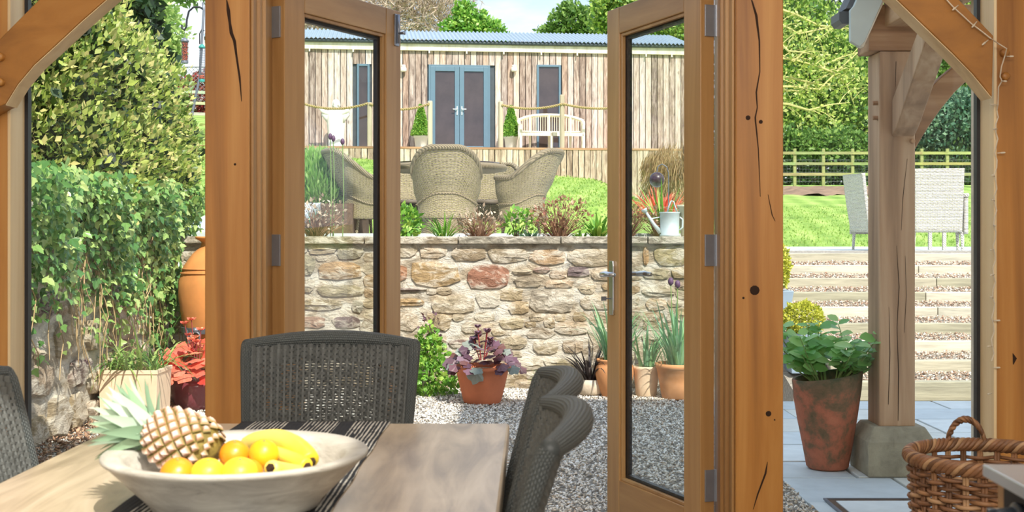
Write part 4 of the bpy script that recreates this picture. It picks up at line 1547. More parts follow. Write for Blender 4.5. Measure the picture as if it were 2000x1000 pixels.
base = P(942, 785, 8.62)
hb_ = thing('potted_heuchera', 'round terracotta pot with purple leaved plant and rusty flower heads on the gravel', 'potted plant', (base.x, 8.62, 0))
lathe_pot(hb_, [(.125, 0), (.132, .01), (.15, .08), (.178, .2), (.185, .232), (.198, .236), (.203, .262)], M['terracotta'])
heuchera(hb_, .25, 70, .24, ['leaf_plum'] * 5 + ['leaf_frost'], .085, .17)
for i in range(9):
    a = random.uniform(0, 6.28); r = random.uniform(0, .09)
    x, y_, z = r * cos(a), r * sin(a), .42 + random.uniform(0, .12)
    q = MB(); q.tube([(x * .3, y_ * .3, .3), (x, y_, z)], [.004, .003], 5)
    s1 = q.build('stem', M['stem_red'], hb_, local=True)
    for k in range(6):
        b_ = k * 1.05
        place(HM['leaf_plum'], 'floret', mat_from((x, y_, z - .005), (cos(b_), sin(b_), .9), (0, -.4, 1), .036), s1)
place(HM['leaf_frost'], 'leaf', mat_from((-.035, -.20, .27), (-.1, -.35, -1), (0, -1, .1), .13), hb_)

# --- coral heuchera in the purple glazed pot at the left
base = P(386, 800, 8.35)
hc = thing('potted_heuchera', 'glazed purple pot of coral red leaves beside the big clay jar', 'potted plant', (base.x, 8.35, 0))
lathe_pot(hc, [(.13, 0), (.15, .01), (.178, .08), (.19, .16), (.185, .19), (.172, .2), (.172, .21), (.186, .215), (.186, .25)], M['purple'])
heuchera(hc, .25, 90, .25, ['leaf_coral'], .125, .17)
for i in range(7):
    a = random.uniform(0, 6.28); r = random.uniform(.02, .13)
    x, y_, z = r * cos(a), r * sin(a), .45 + random.uniform(0, .16)
    q = MB(); q.tube([(x * .4, y_ * .4, .28), (x, y_, z)], [.004, .003], 5)
    s1 = q.build('stem', M['stem_red'], hc, local=True)
    for k in range(4):
        place(HM['leaf_coral'], 'floret', mat_from((x, y_, z), (cos(k * 1.6), sin(k * 1.6), .6), (0, -.3, 1), .04), s1)

# --- pale square trough with strap leaves
base = P(265, 840, 7.8)
tr = thing('trough_planter', 'pale square terracotta planter with arching variegated strap leaves by the ivy wall', 'planter', (base.x, 7.8, 0))
q = MB()
w0, w1, hh = .165, .182, .335
for (h, z) in [(w0, 0), (w1 - .008, .05), (w1, .31), (w1 + .006, .31), (w1 + .006, hh), (w1 - .014, hh), (w1 - .018, hh - .04)]:
    q.v += [(-h, -h * .9, z), (h, -h * .9, z), (h, h * .9, z), (-h, h * .9, z)]
for i in range(6):
    for j in range(4):
        a, b_ = i * 4 + j, i * 4 + (j + 1) % 4
        q.f.append((a, b_, b_ + 4, a + 4))
q.f.append((3, 2, 1, 0)); q.f.append((24, 25, 26, 27))
M['trough'] = plain('limed_terracotta', srgb(232, 204, 172), .85, var=.1, scale=7, bmp=.2)
q.build('pot', M['trough'], tr, local=True, bevel=.006)
for i in range(95):
    a = random.uniform(0, 2 * pi)
    l = random.uniform(.2, 1.1)
    q = MB()
    arc_blade(q, (random.uniform(-.16, .16), random.uniform(-.14, .14), .30), (cos(a) * l, sin(a) * l, 1), random.uniform(.22, .46), .008, random.uniform(1.0, 3.2), 7)
    q.build('leaf', M['blade'], tr, local=True)

# --- tulip and bulb pots on the right of the gravel
def bulb_pot(px, py, d, label, prof, mt, n, L, tulips=0, lean=.35, wd=.012):
    b0 = P(px, py, d)
    t = thing('bulb_pot', label, 'potted plant', (b0.x, d, 0))
    lathe_pot(t, prof, mt)
    zt = prof[-1][1]
    strap_plant(t, (0, 0, zt - .03), n, L, wd, M['blade_tulip'], lean * 1.4, 1.3, r0=prof[-1][0] * .7)
    for i in range(tulips):
        x, y_ = (-.055, .0) if i == 0 else (-.005, .01)
        q = MB(); h = (.56, .54)[i % 2]
        q.tube([(x * .4, y_, zt), (x * .8, y_, zt + h * .5), (x, y_, zt + h)], .0035, 6)
        s1 = q.build('stem', M['stem_green'], t, local=True)
        q = MB(); q.lathe([(.004, zt + h - .005), (.018, zt + h + .01), (.021, zt + h + .025), (.017, zt + h + .045), (.006, zt + h + .055)], 8, (x, y_, 0), capt=True)
        q.build('flower', M['tulip'], s1, local=True, smooth=True)
    return t
bulb_pot(1200, 773, 8.95, 'rounded terracotta urn of blue green bulb leaves just left of the door handle stile', [(.085, 0), (.092, .01), (.125, .1), (.142, .17), (.135, .225), (.118, .25), (.13, .262), (.13, .275)], M['terracotta_w'], 70, .46)
bulb_pot(1325, 778, 8.85, 'terracotta pot with two dark purple tulips seen through the right door pane', [(.115, 0), (.12, .01), (.14, .12), (.158, .22), (.165, .225), (.168, .255)], M['terracotta_w'], 80, .48, 2)
bulb_pot(1262, 782, 8.98, 'small pale pot of sparse bulb leaves between the tulip pot and the urn', [(.07, 0), (.075, .01), (.085, .1), (.094, .19), (.098, .2), (.10, .22)], M['trough'], 26, .34)
b0 = P(1160, 760, 9.12)
sh = thing('black_strap_plant', 'dark bronze strap leaved plant in a low stone pot beside the wall', 'potted plant', (b0.x - .03, 9.03, 0))
lathe_pot(sh, [(.07, 0), (.10, .02), (.115, .08), (.11, .12)], M['mortar'])
strap_plant(sh, (0, 0, .10), 34, .36, .012, M['leaf_black'], .8, 1.6)

# --- low leafy plants at the foot of the wall
def bush(name, label, cat, center, rads, n, size, mt, tm=LEAF, parts=0, pm=None, loc=None, stem=None, extra=None, group=None, up=.4, shell=.55):
    c = Vector(center)
    t = thing(name, label, cat, loc or (c.x, c.y, c.z - rads[2]), group=group)
    L = t.location
    bl = [(c.x - L.x, c.y - L.y, c.z - L.z, *rads)] if extra is None else [tuple(np.array(b[:3]) - np.array(L)) + tuple(b[3:]) for b in extra]
    me = leaf_mesh('foliage', bl, n, size, mt, tm, up, shell)
    obj('foliage', me, t, kind='stuff')
    if parts:
        p, nn = blob_points(bl, parts, .9)
        k = nn[:, 1] < .35
        dr = nn + RS.normal(size=nn.shape) * .7
        dr[:, 2] += up
        nr = nn + RS.normal(size=nn.shape) * .5
        me2 = tmesh('leaf', tm, mt)
        sz = size * (.9 + .7 * RS.rand(len(p)))
        leaves(t, me2, p[k], dr[k], nr[k], sz[k])
    if stem:
        q = MB()
        for i in range(stem):
            a = random.uniform(0, 6.28)
            e = Vector((bl[0][0] + rads[0] * .6 * cos(a), bl[0][1] + rads[1] * .6 * sin(a), bl[0][2] + rads[2] * random.uniform(-.3, .7)))
            q.tube([(e.x * .2, e.y * .2, 0), tuple(e * .55), tuple(e)], [.008 + rads[2] * .01, .005, .002], 5)
        q.build('stem', M['bark'], t, local=True)
    return t
c0 = P(838, 730, 9.02)
bush('leafy_plant', 'bright green leafy clump growing against the foot of the wall by the dark chair', 'plant', (c0.x, 9.02, .15), (.20, .16, .17), 1100, .034, M['leaf_green'], HEU, 120,
     extra=[(c0.x, 9.02, .13, .21, .15, .14), (c0.x - .02, 9.12, .38, .07, .05, .14), (c0.x + .02, 9.1, .3, .10, .06, .12)])
ck = thing('climber', 'dark stemmed climber rising thinly from the green clump', 'plant', (c0.x, 9.2, 0))
q = MB()
for i in range(4):
    q.tube([(random.uniform(-.05, .05), 0, .02), (random.uniform(-.05, .05), .02, .3), (random.uniform(-.06, .06), .03, .55)], .004, 5)
q.build('stem', M['bark'], ck, local=True)
me = leaf_mesh('foliage', [(0, 0, .46, .08, .05, .14)], 60, .04, M['leaf_plum'], LEAF)
obj('leaf', me, ck)
bush('weed_tuft', 'thin dry green weed at the wall foot right of the heuchera pot', 'plant', (P(1062, 750, 9.2).x, 9.2, .09), (.11, .08, .09), 140, .03, M['blade'], BLADE)

# --- large clay jar in iron cradle, half hidden behind the left post
jx = P(424, 700, 9.0).x
jar = thing('clay_jar', 'large bulbous orange clay jar held in an iron ring behind the left oak post', 'jar', (jx, 8.98, 0))
q = MB()
q.lathe([(.09, .12), (.13, .2), (.19, .36), (.245, .55), (.272, .74), (.268, .84), (.235, .95), (.17, 1.04), (.115, 1.09), (.105, 1.12), (.12, 1.135), (.15, 1.15), (.152, 1.165), (.13, 1.165), (.10, 1.12)], 36)
jo = q.build('jar_body', M['jar'], jar, local=True, smooth=True)
q = MB()
for z, r in ((.90, .256), (.93, .245)):
    q.lathe([(r - .004, z - .006), (r + .006, z), (r - .004, z + .006)], 36, capb=False)
q.build('moulding', M['jar'], jar, local=True, smooth=True)
q = MB()
q.lathe([(.232, .47), (.246, .47), (.252, .51), (.238, .51), (.232, .47)], 32, capb=False)
ir = q.build('iron_ring', M['iron'], jar, local=True)
for a in (-2.3, -.8, .7, 2.2):
    q = MB(); q.tube([(.245 * cos(a), .245 * sin(a), .50), (.20 * cos(a), .20 * sin(a), .25), (.24 * cos(a), .24 * sin(a), 0.0)], .014, 6)
    q.build('leg', M['iron'], jar, local=True)
q = MB()
rc = Vector((P(383, 648, 8.74).x - jx, 8.72 - 8.98, .50))
q.tube([rc + Vector((.034 * cos(i * pi / 8), -.01, .034 * sin(i * pi / 8) - .045)) for i in range(17)], .007, 8, caps=False)
q.tube([rc + Vector((-.02, .0, 0)), rc + Vector((.02, .0, 0))], .02, 8)
q.build('ring_handle', M['iron'], jar, local=True, smooth=True)

# ================================================================ ivy on the wall, hedge behind it
iv = thing('ivy', 'trailing ivy hanging down the stone wall left of the doors', 'ivy', (BX + .02, 7.5, .4))
def ivy_low(y):   # lower edge of the ivy curtain
    return .58 + .22 * sin(y * 2.1) + .13 * sin(y * 5.3 + 1) + .25 * smooth(7.0, 7.8, y) - .42 * smooth(8.35, 8.9, y)
def ivy_pts(n, dense=True):
    y = RS.uniform(5.3, 9.55, n)
    z = RS.uniform(.2, 1.55, n)
    lo = np.array([ivy_low(a) for a in y])
    pr = np.clip((z - lo) / .55, 0, 1) ** .8
    k = RS.rand(n) < np.maximum(pr, .05 * (z > lo - .25))
    y, z = y[k], z[k]
    x = BX + .05 + .09 * RS.rand(len(y)) + .16 * np.clip((z - 1.0) / .5, 0, 1) * RS.rand(len(y)) + .05 * np.sin(y * 6 + z * 5)
    return np.stack([x, y, z], 1)
p = ivy_pts(15000)
nrm = np.tile([1.0, -.5, .5], (len(p), 1)) + RS.normal(size=(len(p), 3)) * .38
dr = np.tile([.15, 0, -1.0], (len(p), 1)) + RS.normal(size=(len(p), 3)) * .6
me = batch(IVY[0], IVY[1], p, frames(dr, nrm), .030 + .026 * RS.rand(len(p)), 'foliage', M['leaf_ivy'])
obj('foliage', me, iv, local=False, kind='stuff')
# largest leaves, nearest, one by one
p = ivy_pts(620)[:280] + np.array([.05, 0, 0])
nrm = np.tile([1.0, -.6, .5], (len(p), 1)) + RS.normal(size=(len(p), 3)) * .3
dr = np.tile([.15, 0, -1.0], (len(p), 1)) + RS.normal(size=(len(p), 3)) * .5
leaves(iv, tmesh('leaf', IVY, M['leaf_ivy']), p - np.array(iv.location), dr, nrm, .05 + .025 * RS.rand(len(p)))
q = MB()
for i in range(90):
    y = random.uniform(5.6, 9.4)
    z = random.uniform(.9, 1.4)
    pts = [Vector((BX + .07, y, z))]
    L = random.uniform(.25, .75)
    for k in range(7):
        pts.append(pts[-1] + Vector((random.uniform(-.012, .02), random.uniform(-.07, .07), -L / 7)))
    if pts[-1].z > .12:
        q.tube(pts, [.005, .005, .004, .004, .003, .003, .003, .002], 4)
q.build('stem', M['vine'], iv)

hg = thing('laurel_hedge', 'tall yellow green evergreen shrub mass rising behind the ivy wall', 'hedge', (-3.6, 8.5, 1.1))
# (px, py, depth, rx, ry(depth), rz) blobs traced as real ellipsoids
HB = [(-60, 250, 7.4, 1.0, .9, 1.1), (60, 180, 8.0, 1.0, 1.0, 1.0), (20, 60, 8.0, .9, .9, .9), (110, 110, 8.6, .8, .9, .62), (170, 190, 9.0, .85, .9, .75),
      (225, 230, 9.6, .75, .9, .75), (270, 300, 10.0, .65, .8, .65), (290, 335, 10.4, .5, .6, .5), (322, 385, 10.6, .36, .5, .34), (120, 300, 8.3, .9, .8, .7), (190, 330, 8.8, .8, .8, .55), (240, 360, 9.2, .7, .7, .4),
      (60, 330, 7.6, .9, .7, .6)]
bl = []
for (a, b_, d, rx, ry, rz_) in HB:
    p0 = P(a, b_, d)
    bl.append((min(p0.x, BX - .05 - .0 * rx) + 3.6, d - 8.5, p0.z - 1.1, rx * .72, ry, rz_ * .8))
me = leaf_mesh('foliage', bl, 56000, .05, M['leaf_hedge'], LEAF, .8, .78, .7)
obj('foliage', me, hg, kind='stuff')
me = leaf_mesh('inner_shade_foliage', [(b[0], b[1], b[2], b[3] * .8, b[4] * .8, b[5] * .8) for b in bl], 9000, .11, M['leaf_dark'], LEAF4, .2, .9)  # dark leaves paint the shade inside the hedge
obj('inner_shade_foliage', me, hg, kind='stuff')
pp, nn = blob_points(bl, 900, .97)
k = (nn[:, 1] < .1) & (nn[:, 0] > -.3) & (pp[:, 0] + pp[:, 2] * .0 < 1.2)
pp, nn = pp[k][:260], nn[k][:260]
dr = nn + RS.normal(size=nn.shape) * .5; dr[:, 2] += .9
leaves(hg, tmesh('leaf', LEAF, M['leaf_hedge']), pp, dr, nn + RS.normal(size=nn.shape) * .4, .065 + .025 * RS.rand(len(pp)))
q = MB()
for b in bl[::2]:
    q.tube([(b[0], b[1], -.1), (b[0] + .1, b[1], b[2] * .6), (b[0], b[1], b[2] + b[5] * .4)], [.05, .04, .02], 6)
q.build('trunk', M['bark'], hg, local=True)

# ================================================================ bed plants on top of the wall
BZ = 1.13
def bed(px, d=9.95):
    return P(px, 0, d).x
def twiggy(px, w, h, label, leafs=200, d=9.95, mt='twig', n=120):
    t = thing('bare_shrub', label, 'shrub', (bed(px, d), d, BZ))
    q = MB()
    for i in range(n):
        a = random.uniform(0, 6.28); r = random.random() ** .6
        e = Vector((w * r * cos(a), .22 * r * sin(a), h * random.uniform(.45, 1.0) * (1.1 - .4 * r)))
        m_ = Vector((e.x * .45, e.y * .45, e.z * .5)) + Vector((random.uniform(-.02, .02),) * 3)
        q.tube([(e.x * .12, e.y * .12, 0), m_, e], [.004, .003, .0015], 3, caps=False)
    q.build('twigs', M['bark_brown'], t, local=True)['kind'] = 'stuff'
    me = leaf_mesh('foliage', [(0, 0, h * .62, w * .9, .2, h * .42)], leafs, .035, M[mt], LEAF, .6, .3)
    obj('foliage', me, t, kind='stuff')
    return t
M['bark_brown'] = plain('brown_twig', srgb(150, 116, 90), .9, var=.25, scale=20)
twiggy(618, .26, .34, 'dry brown twiggy shrub on the wall top below the left door pane', 260)
twiggy(935, .24, .26, 'dry brown twiggy shrub on the wall top before the middle rattan chair', 160)
twiggy(1092, .28, .34, 'wide reddish brown shrub on the wall top right of the rattan chairs', 320, mt='leaf_budded')if False else None
M['leaf_bud'] = leafmat('budding_leaf', [srgb(160, 116, 90), srgb(186, 150, 116), srgb(140, 150, 80), srgb(150, 96, 80)])
twiggy(1092, .28, .34, 'wide reddish brown shrub on the wall top right of the rattan chairs', 420, mt='leaf_bud')
twiggy(1225, .16, .30, 'brown budding shrub on the wall top beside the watering can', 220, mt='leaf_bud')
twiggy(1290, .16, .28, 'brown stemmed shrub behind the watering can', 160, d=10.1, mt='leaf_bud')
bush('green_shrub', 'round bright green shrub on the wall top beside the left door edge', 'shrub', (bed(786), 9.95, BZ + .12), (.13, .13, .15), 480, .05, M['leaf_green'], LEAF, 60, loc=(bed(786), 9.95, BZ), stem=6)
bush('green_shrub', 'small green shoots before the right hand rattan chair', 'shrub', (bed(1012), 10.0, BZ + .15), (.12, .10, .12), 150, .045, M['leaf_green'], LEAF, 20, loc=(bed(1012), 10.0, BZ), stem=5)
def tuft(px, n, L, w, label, mt, lean=.9, d=9.88, bend=1.4, z=BZ):
    t = thing('strap_tuft', label, 'plant', (bed(px, d), d, z))
    strap_plant(t, (0, 0, 0), n, L, w, mt, lean, bend)
    return t
tuft(868, 46, .26, .010, 'green strap leaved tuft on the wall top below the middle rattan chair', M['leaf_green'])
tuft(1035, 26, .14, .012, 'low silvery green rosette on the wall top', M['leaf_blue'], 1.2)
tuft(1168, 44, .28, .018, 'bright green broad strap clump on the wall top near the door handle', M['leaf_green'], .8)
tuft(1135, 20, .12, .016, 'tiny green rosette beside the broad strap clump', M['leaf_green'], 1.3)
tuft(1295, 40, .5, .012, 'green iris leaves standing behind the watering can', M['leaf_green'], .5, 10.2)
tuft(610, 20, .30, .010, 'thin blue green bulb leaves before the lavender mound', M['leaf_blue'], .3, 10.25)

# tall dark tulips seen against the white statue
for i, (a, b_, lab) in enumerate(((645, 267, 'leftmost of three dark tulips before the statue'), (651, 271, 'middle of three dark tulips before the statue'), (669, 277, 'rightmost of three dark tulips before the statue'))):
    pt_ = P(a, b_, 10.0)
    t = thing('tulip', lab, 'flower', (pt_.x, 10.0, BZ))
    q = MB(); q.tube([(0, 0, 0), (.01, 0, .4), (0, 0, pt_.z - BZ)], .004, 6); q.build('stem', M['stem_green'], t, local=True)
    q = MB(); z = pt_.z - BZ
    q.lathe([(.004, z - .025), (.014, z - .015), (.018, z), (.013, z + .02), (.004, z + .028)], 8, capt=True); q.build('flower', M['tulip'], t, local=True, smooth=True)

M['leaf_lush'] = leafmat('feathery_green', [srgb(130, 180, 80), srgb(170, 208, 110), srgb(150, 196, 96), srgb(190, 216, 140)], .5, .4)
# lavender mound
lm = thing('lavender_mound', 'bright green feathery mound beside the path behind the wall', 'shrub', (-2.10, 13.3, 1.49))
def spikes(n, rx, ry, rz_, size, mt, z0=0):
    d = rnd_dirs(n); d[:, 2] = np.abs(d[:, 2])
    p = d * np.array([rx, ry, rz_]) * (.75 + .25 * RS.rand(n))[:, None]
    p[:, 2] += z0
    dr = d + np.array([0, 0, .9]) + RS.normal(size=(n, 3)) * .25
    return batch(LEAF4[0], LEAF4[1], p, frames(dr, rnd_dirs(n)), np.stack([size * .35 * np.ones(n), size * (.6 + .8 * RS.rand(n)), size * np.ones(n)], 1), 'foliage', mt)
obj('foliage', spikes(7000, .50, .5, .56, .10, M['leaf_lush']), lm, kind='stuff')

# coral pieris, ball planter, weeping shrub and dark globe seen through the right door pane
px_ = P(1290, 345, 13.5)
pc = thing('coral_shrub', 'orange pink leaved shrub seen through the right door pane', 'shrub', (px_.x, 13.5, T(px_.x, 13.5)))
strap_plant(pc, (0, 0, .25), 150, .36, .02, M['leaf_coral'], 1.6, 1.2, r0=.2)
wp = P(1335, 300, 20.0)
wt = thing('weeping_tree', 'small weeping tree of pale brown hanging twigs by the cabin corner', 'tree', (wp.x, 20.0, T(wp.x, 20)))
def weeping(n):
    a = RS.rand(n) * 2 * pi
    r = .55 * np.sqrt(RS.rand(n)) + .12
    z = 1.25 * (1 - (r / .8) ** 2 * .35) * RS.rand(n) ** .7 + .25
    p = np.stack([r * np.cos(a), r * np.sin(a), z], 1)
    dr = np.stack([np.cos(a) * .3, np.sin(a) * .3, -np.ones(n)], 1) + RS.normal(size=(n, 3)) * .15
    return batch(LEAF4[0], LEAF4[1], p, frames(dr, rnd_dirs(n)), np.stack([.02 * np.ones(n), .22 * (.5 + RS.rand(n)), .02 * np.ones(n)], 1), 'foliage', M['twig_weep'])
obj('twigs', weeping(5200), wt, kind='stuff')
q = MB(); q.tube([(0, 0, 0), (.02, 0, .7), (0, 0, 1.35)], [.04, .035, .02], 7); q.build('trunk', M['bark'], wt, local=True)
gp = P(1283, 351, 10.6)
gl = thing('garden_globe', 'dark ribbed glass globe hanging from a shepherd hook behind the watering can', 'ornament', (gp.x, 10.6, BZ))
q = MB(); q.ball((0, 0, gp.z - BZ), .066, 18, 10); q.build('globe', plain('dark_plum_glass', srgb(60, 40, 52), .35, var=.5, scale=40, coat=.2), gl, local=True, smooth=True)
q = MB(); zt = gp.z - BZ
q.tube([(.10, 0, 0), (.10, 0, zt + .06), (.085, 0, zt + .11), (.045, 0, zt + .135), (.01, 0, zt + .115), (0, 0, zt + .07)], .005, 6); q.build('hook', M['iron'], gl, local=True)

# --- watering can and buckets on the coping
wc = thing('watering_can', 'pale galvanised watering can standing on the wall coping', 'watering can', (P(1308, 460, 9.5).x, 9.5, 1.165))
q = MB()
q.lathe([(.078, 0), (.078, .015), (.072, .018), (.076, .175), (.080, .18), (.080, .188), (.072, .188), (.068, .05)], 24)
q.build('can_body', M['galv'], wc, local=True, smooth=True)
q = MB(); q.tube([(-.07, 0, .03), (-.12, 0, .09), (-.185, 0, .19)], [.020, .014, .010], 10); q.tube([(-.182, 0, .185), (-.196, 0, .205), (-.20, 0, .212)], [.012, .024, .024], 12)
q.build('spout', M['galv'], wc, local=True, smooth=True)
q = MB(); q.tube([(-.07, 0, .15), (-.15, 0, .135)], .005, 6); q.build('brace', M['galv'], wc, local=True)
q = MB(); q.tube([(-.02, 0, .186), (-.008, 0, .23), (.012, 0, .275), (.03, 0, .27), (.045, 0, .22), (.062, 0, .18)], .009, 8, flat=.6); q.tube([(.076, 0, .15), (.10, 0, .13), (.10, 0, .07), (.076, 0, .05)], .007, 8)
q.build('handle', M['galv'], wc, local=True, smooth=True)
cp = thing('cream_pot', 'cream glazed pot on the wall coping right of the watering can', 'pot', (P(1350, 460, 9.56).x, 9.56, 1.165))
lathe_pot(cp, [(.075, 0), (.08, .01), (.095, .12), (.102, .22), (.11, .225), (.112, .245)], plain('cream_stained_pot', srgb(206, 198, 172), .7, var=.15, scale=12))
strap_plant(cp, (0, 0, .23), 8, .2, .006, M['twig'], .4, .3)

# --- box balls and blue planters left of the steps
b0 = P(1562, 640, 9.3)
bb_ = bush('box_ball', 'round golden green box ball beside the lowest steps behind the tall clay pot', 'topiary', (2.19, 9.3, .54), (.15, .15, .12), 4200, .022, M['leaf_yellow'], LEAF4, loc=(2.19, 9.3, .14), up=.1, shell=.85)
q = MB(); q.prism([(-.10, 0), (.10, 0), (.12, .3), (-.12, .3)], -.12, .12); q.build('planter', M['slate_pot'], bb_, local=True, bevel=.006)
b1 = P(1538, 540, 11.3)
bc = bush('box_column', 'narrow upright golden hedge plant in a square blue grey planter by the steps', 'topiary', (2.22, 10.6, .90), (.16, .14, .22), 3600, .03, M['leaf_yellow'], LEAF4, loc=(2.22, 10.6, .5), up=.1, shell=.8)
q = MB(); q.prism([(-.14, 0), (.14, 0), (.18, .2), (-.18, .2)], -.15, .15); q.build('planter', M['slate_pot'], bc, local=True, bevel=.006)
# ================================================================ timber cabin on its deck
CD = 31.0
ang = atan2(31.7 - 30.6, 4.45 + 5.36)
CX = (895 - 1000) / F * CD
cab = thing('garden_cabin', 'long timber clad garden cabin with slate blue doors on the hill', 'cabin', (CX, CD, 3.27), ang)
cs = F / CD
def cu(px, off=0.0):
    """local x on the cabin front (offset towards the viewer) for a pixel column"""
    k = (px - HX) / F
    # point (CX + u cos + off sin, CD + u sin - off cos); X = k*Y
    return (k * (CD - off * cos(ang)) - CX - off * sin(ang)) / (cos(ang) - k * sin(ang))
def cz(py, px=895, off=0.0):
    u = cu(px, off)
    d = CD + u * sin(ang) - off * cos(ang)
    return EYE - (py - HY) / F * d - 3.27
U0, U1 = -6.2, cu(1337)
ZT = cz(100)
q = MB(); q.bb(U0, U1, .03, 3.0, -.9, ZT + .1); q.build('wall_core', M['gutter'], cab, local=True)  # dark core paints shade into the gaps between boards
openings = [(cu(837), cu(957), cz(127)), (cu(1048), cu(1095), cz(127, 1070)), (cu(697), cu(722), cz(125, 700))]
u = U0
BC = [(1, 1, 1), (.92, .86, .8), (.84, .78, .74), (1.0, .95, .9), (.9, .88, .88), (1.05, 1, .95), (.97, .85, .76)]
while u < U1 - .05:
    w = .155
    x0, x1 = u + .009, min(u + w, U1) - .009
    z0 = 0
    for (a, b_, zt) in openings:
        if x1 > a + .02 and x0 < b_ - .02:
            z0 = max(z0, zt)
    q = MB()
    q.bb(x0, x1, -.02 - random.uniform(0, .006), .03, z0, ZT)
    q.build('board', M['board'], cab, local=True, color=random.choice(BC))
    u += w
q = MB(); q.bb(U0 - .05, U1 + .05, -.10, -.02, ZT - .01, ZT + .17); q.build('fascia', M['cream_wood'], cab, local=True)
q = MB(); q.tube([(U0 - .05, -.14, ZT + .2), (U1 + .08, -.14, ZT + .2)], .05, 8); q.build('gutter', M['gutter'], cab, local=True, smooth=True)
# right hand end wall boards
v = .03
while v < 2.8:
    q = MB(); q.bb(U1 - .01, U1 + .02, v, v + .15, -.3, ZT + .1); q.build('board', M['board'], cab, local=True, color=random.choice(BC)); v += .155
# corrugated roof: every fold is geometry
q = MB()
nco = 900
for i in range(nco + 1):
    x = U0 - .1 + (U1 - U0 + .25) * i / nco
    w = .024 * sin(2 * pi * x / .105)
    q.v += [(x, -.22, ZT + .24 + w), (x, 2.1, ZT + .24 + .60 + w)]
for i in range(nco):
    q.f.append((2 * i, 2 * i + 2, 2 * i + 3, 2 * i + 1))
rfo = q.build('roof_sheet', M['corrugated'], cab, local=True, smooth=True)
# doors
def pane_unit(name, a, b_, z0, z1, fr, parent, mid=None, handle=None):
    q = MB()
    y0, y1 = -.05, .02
    q.bb(a, a + fr, y0, y1, z0, z1); q.bb(b_ - fr, b_, y0, y1, z0, z1)
    q.bb(a + fr, b_ - fr, y0, y1, z0, z0 + fr); q.bb(a + fr, b_ - fr, y0, y1, z1 - fr, z1)
    o = q.build(name, M['blue_frame'], parent, local=True, bevel=.006)
    q = MB(); q.bb(a + fr, b_ - fr, -.012, .01, z0 + fr, z1 - fr)
    q.build('pane', M['cabin_glass'], o, local=True)
    return o
a, b_, zt = openings[0]
mid = (a + b_) / 2
q = MB(); q.bb(a - .0, a + .06, -.04, .02, 0, zt); q.bb(b_ - .06, b_, -.04, .02, 0, zt); q.bb(a + .06, b_ - .06, -.04, .02, zt - .06, zt)
q.build('door_frame', M['blue_frame'], cab, local=True, bevel=.005)
for (x0, x1, s) in ((a + .05, mid - .003, 1), (mid + .003, b_ - .05, -1)):
    o = pane_unit('door', x0, x1, .02, zt - .05, .115, cab)
    xh = mid - s * .06
    q = MB(); q.bb(xh - .015, xh + .015, -.065, -.05, .92, 1.14); q.tube([(xh, -.06, 1.06), (xh, -.10, 1.06), (xh - s * .11, -.10, 1.06)], .013, 6)
    q.build('handle', M['galv'], o, local=True)
for (a, b_, zt) in openings[1:]:
    pane_unit('window', a, b_, .03, zt, .055, cab)
for i, px in enumerate((545, 605, 690, 735, 838, 911, 983, 1056, 1126, 1197, 1260, 1310)):
    q = MB(); x = cu(px); q.tube([(x, -.10, ZT - .0), (x, -.12, ZT - .08)], .018, 6); q.build('eave_light', M['cream'], cab, local=True)
for px, lab in ((788, 'white wall lamp left of the cabin doors'), (1003, 'white wall lamp right of the cabin doors')):
    x, z = cu(px), cz(137, px)
    q = MB(); q.lathe([(.06, -.02), (.075, 0), (.075, .06), (.05, .1), (.06, .12), (.03, .15)], 12, (x, -.11, z - .03), capt=True); q.bb(x - .03, x + .03, -.09, -.02, z - .02, z + .1)
    o = q.build('wall_lamp', M['cream'], None, smooth=False)
    wm = wmat(cab)
    o.matrix_basis = wm
    tag(o, lab, 'lamp', 'cabin wall lamps')

# deck
DO = 1.55   # deck depth in front of the cabin
dk = thing('cabin_deck', 'raised timber deck with vertical board skirt below the cabin', 'deck', (CX, CD, 3.27), ang)
u = U0 - 1
DE = cu(1345, DO)
i = 0
while u < DE - .03:
    q = MB(); q.bb(u + .003, min(u + .145, DE) - .003, -DO, .0 - .04, -.035, 0); q.build('deck_board', M['timber'], dk, local=True, color=random.choice(TIM)); 
    q = MB(); q.bb(u + .009, min(u + .145, DE) - .009, -DO - .02 - random.uniform(0, .008), -DO, -1.35, -.04); q.build('skirt_board', M['board'], dk, local=True, color=(.95, .90, .76))
    u += .145
q = MB(); q.bb(U0 - 1, DE, -DO - .035, -DO + .02, -.045, .005); q.build('deck_edge', M['grey_oak_x'], dk, local=True)
M['post_wood'] = wood('deck_post_wood', srgb(150, 136, 112), srgb(186, 172, 148), srgb(206, 194, 170), 'Z', 12, .8, knots=False)
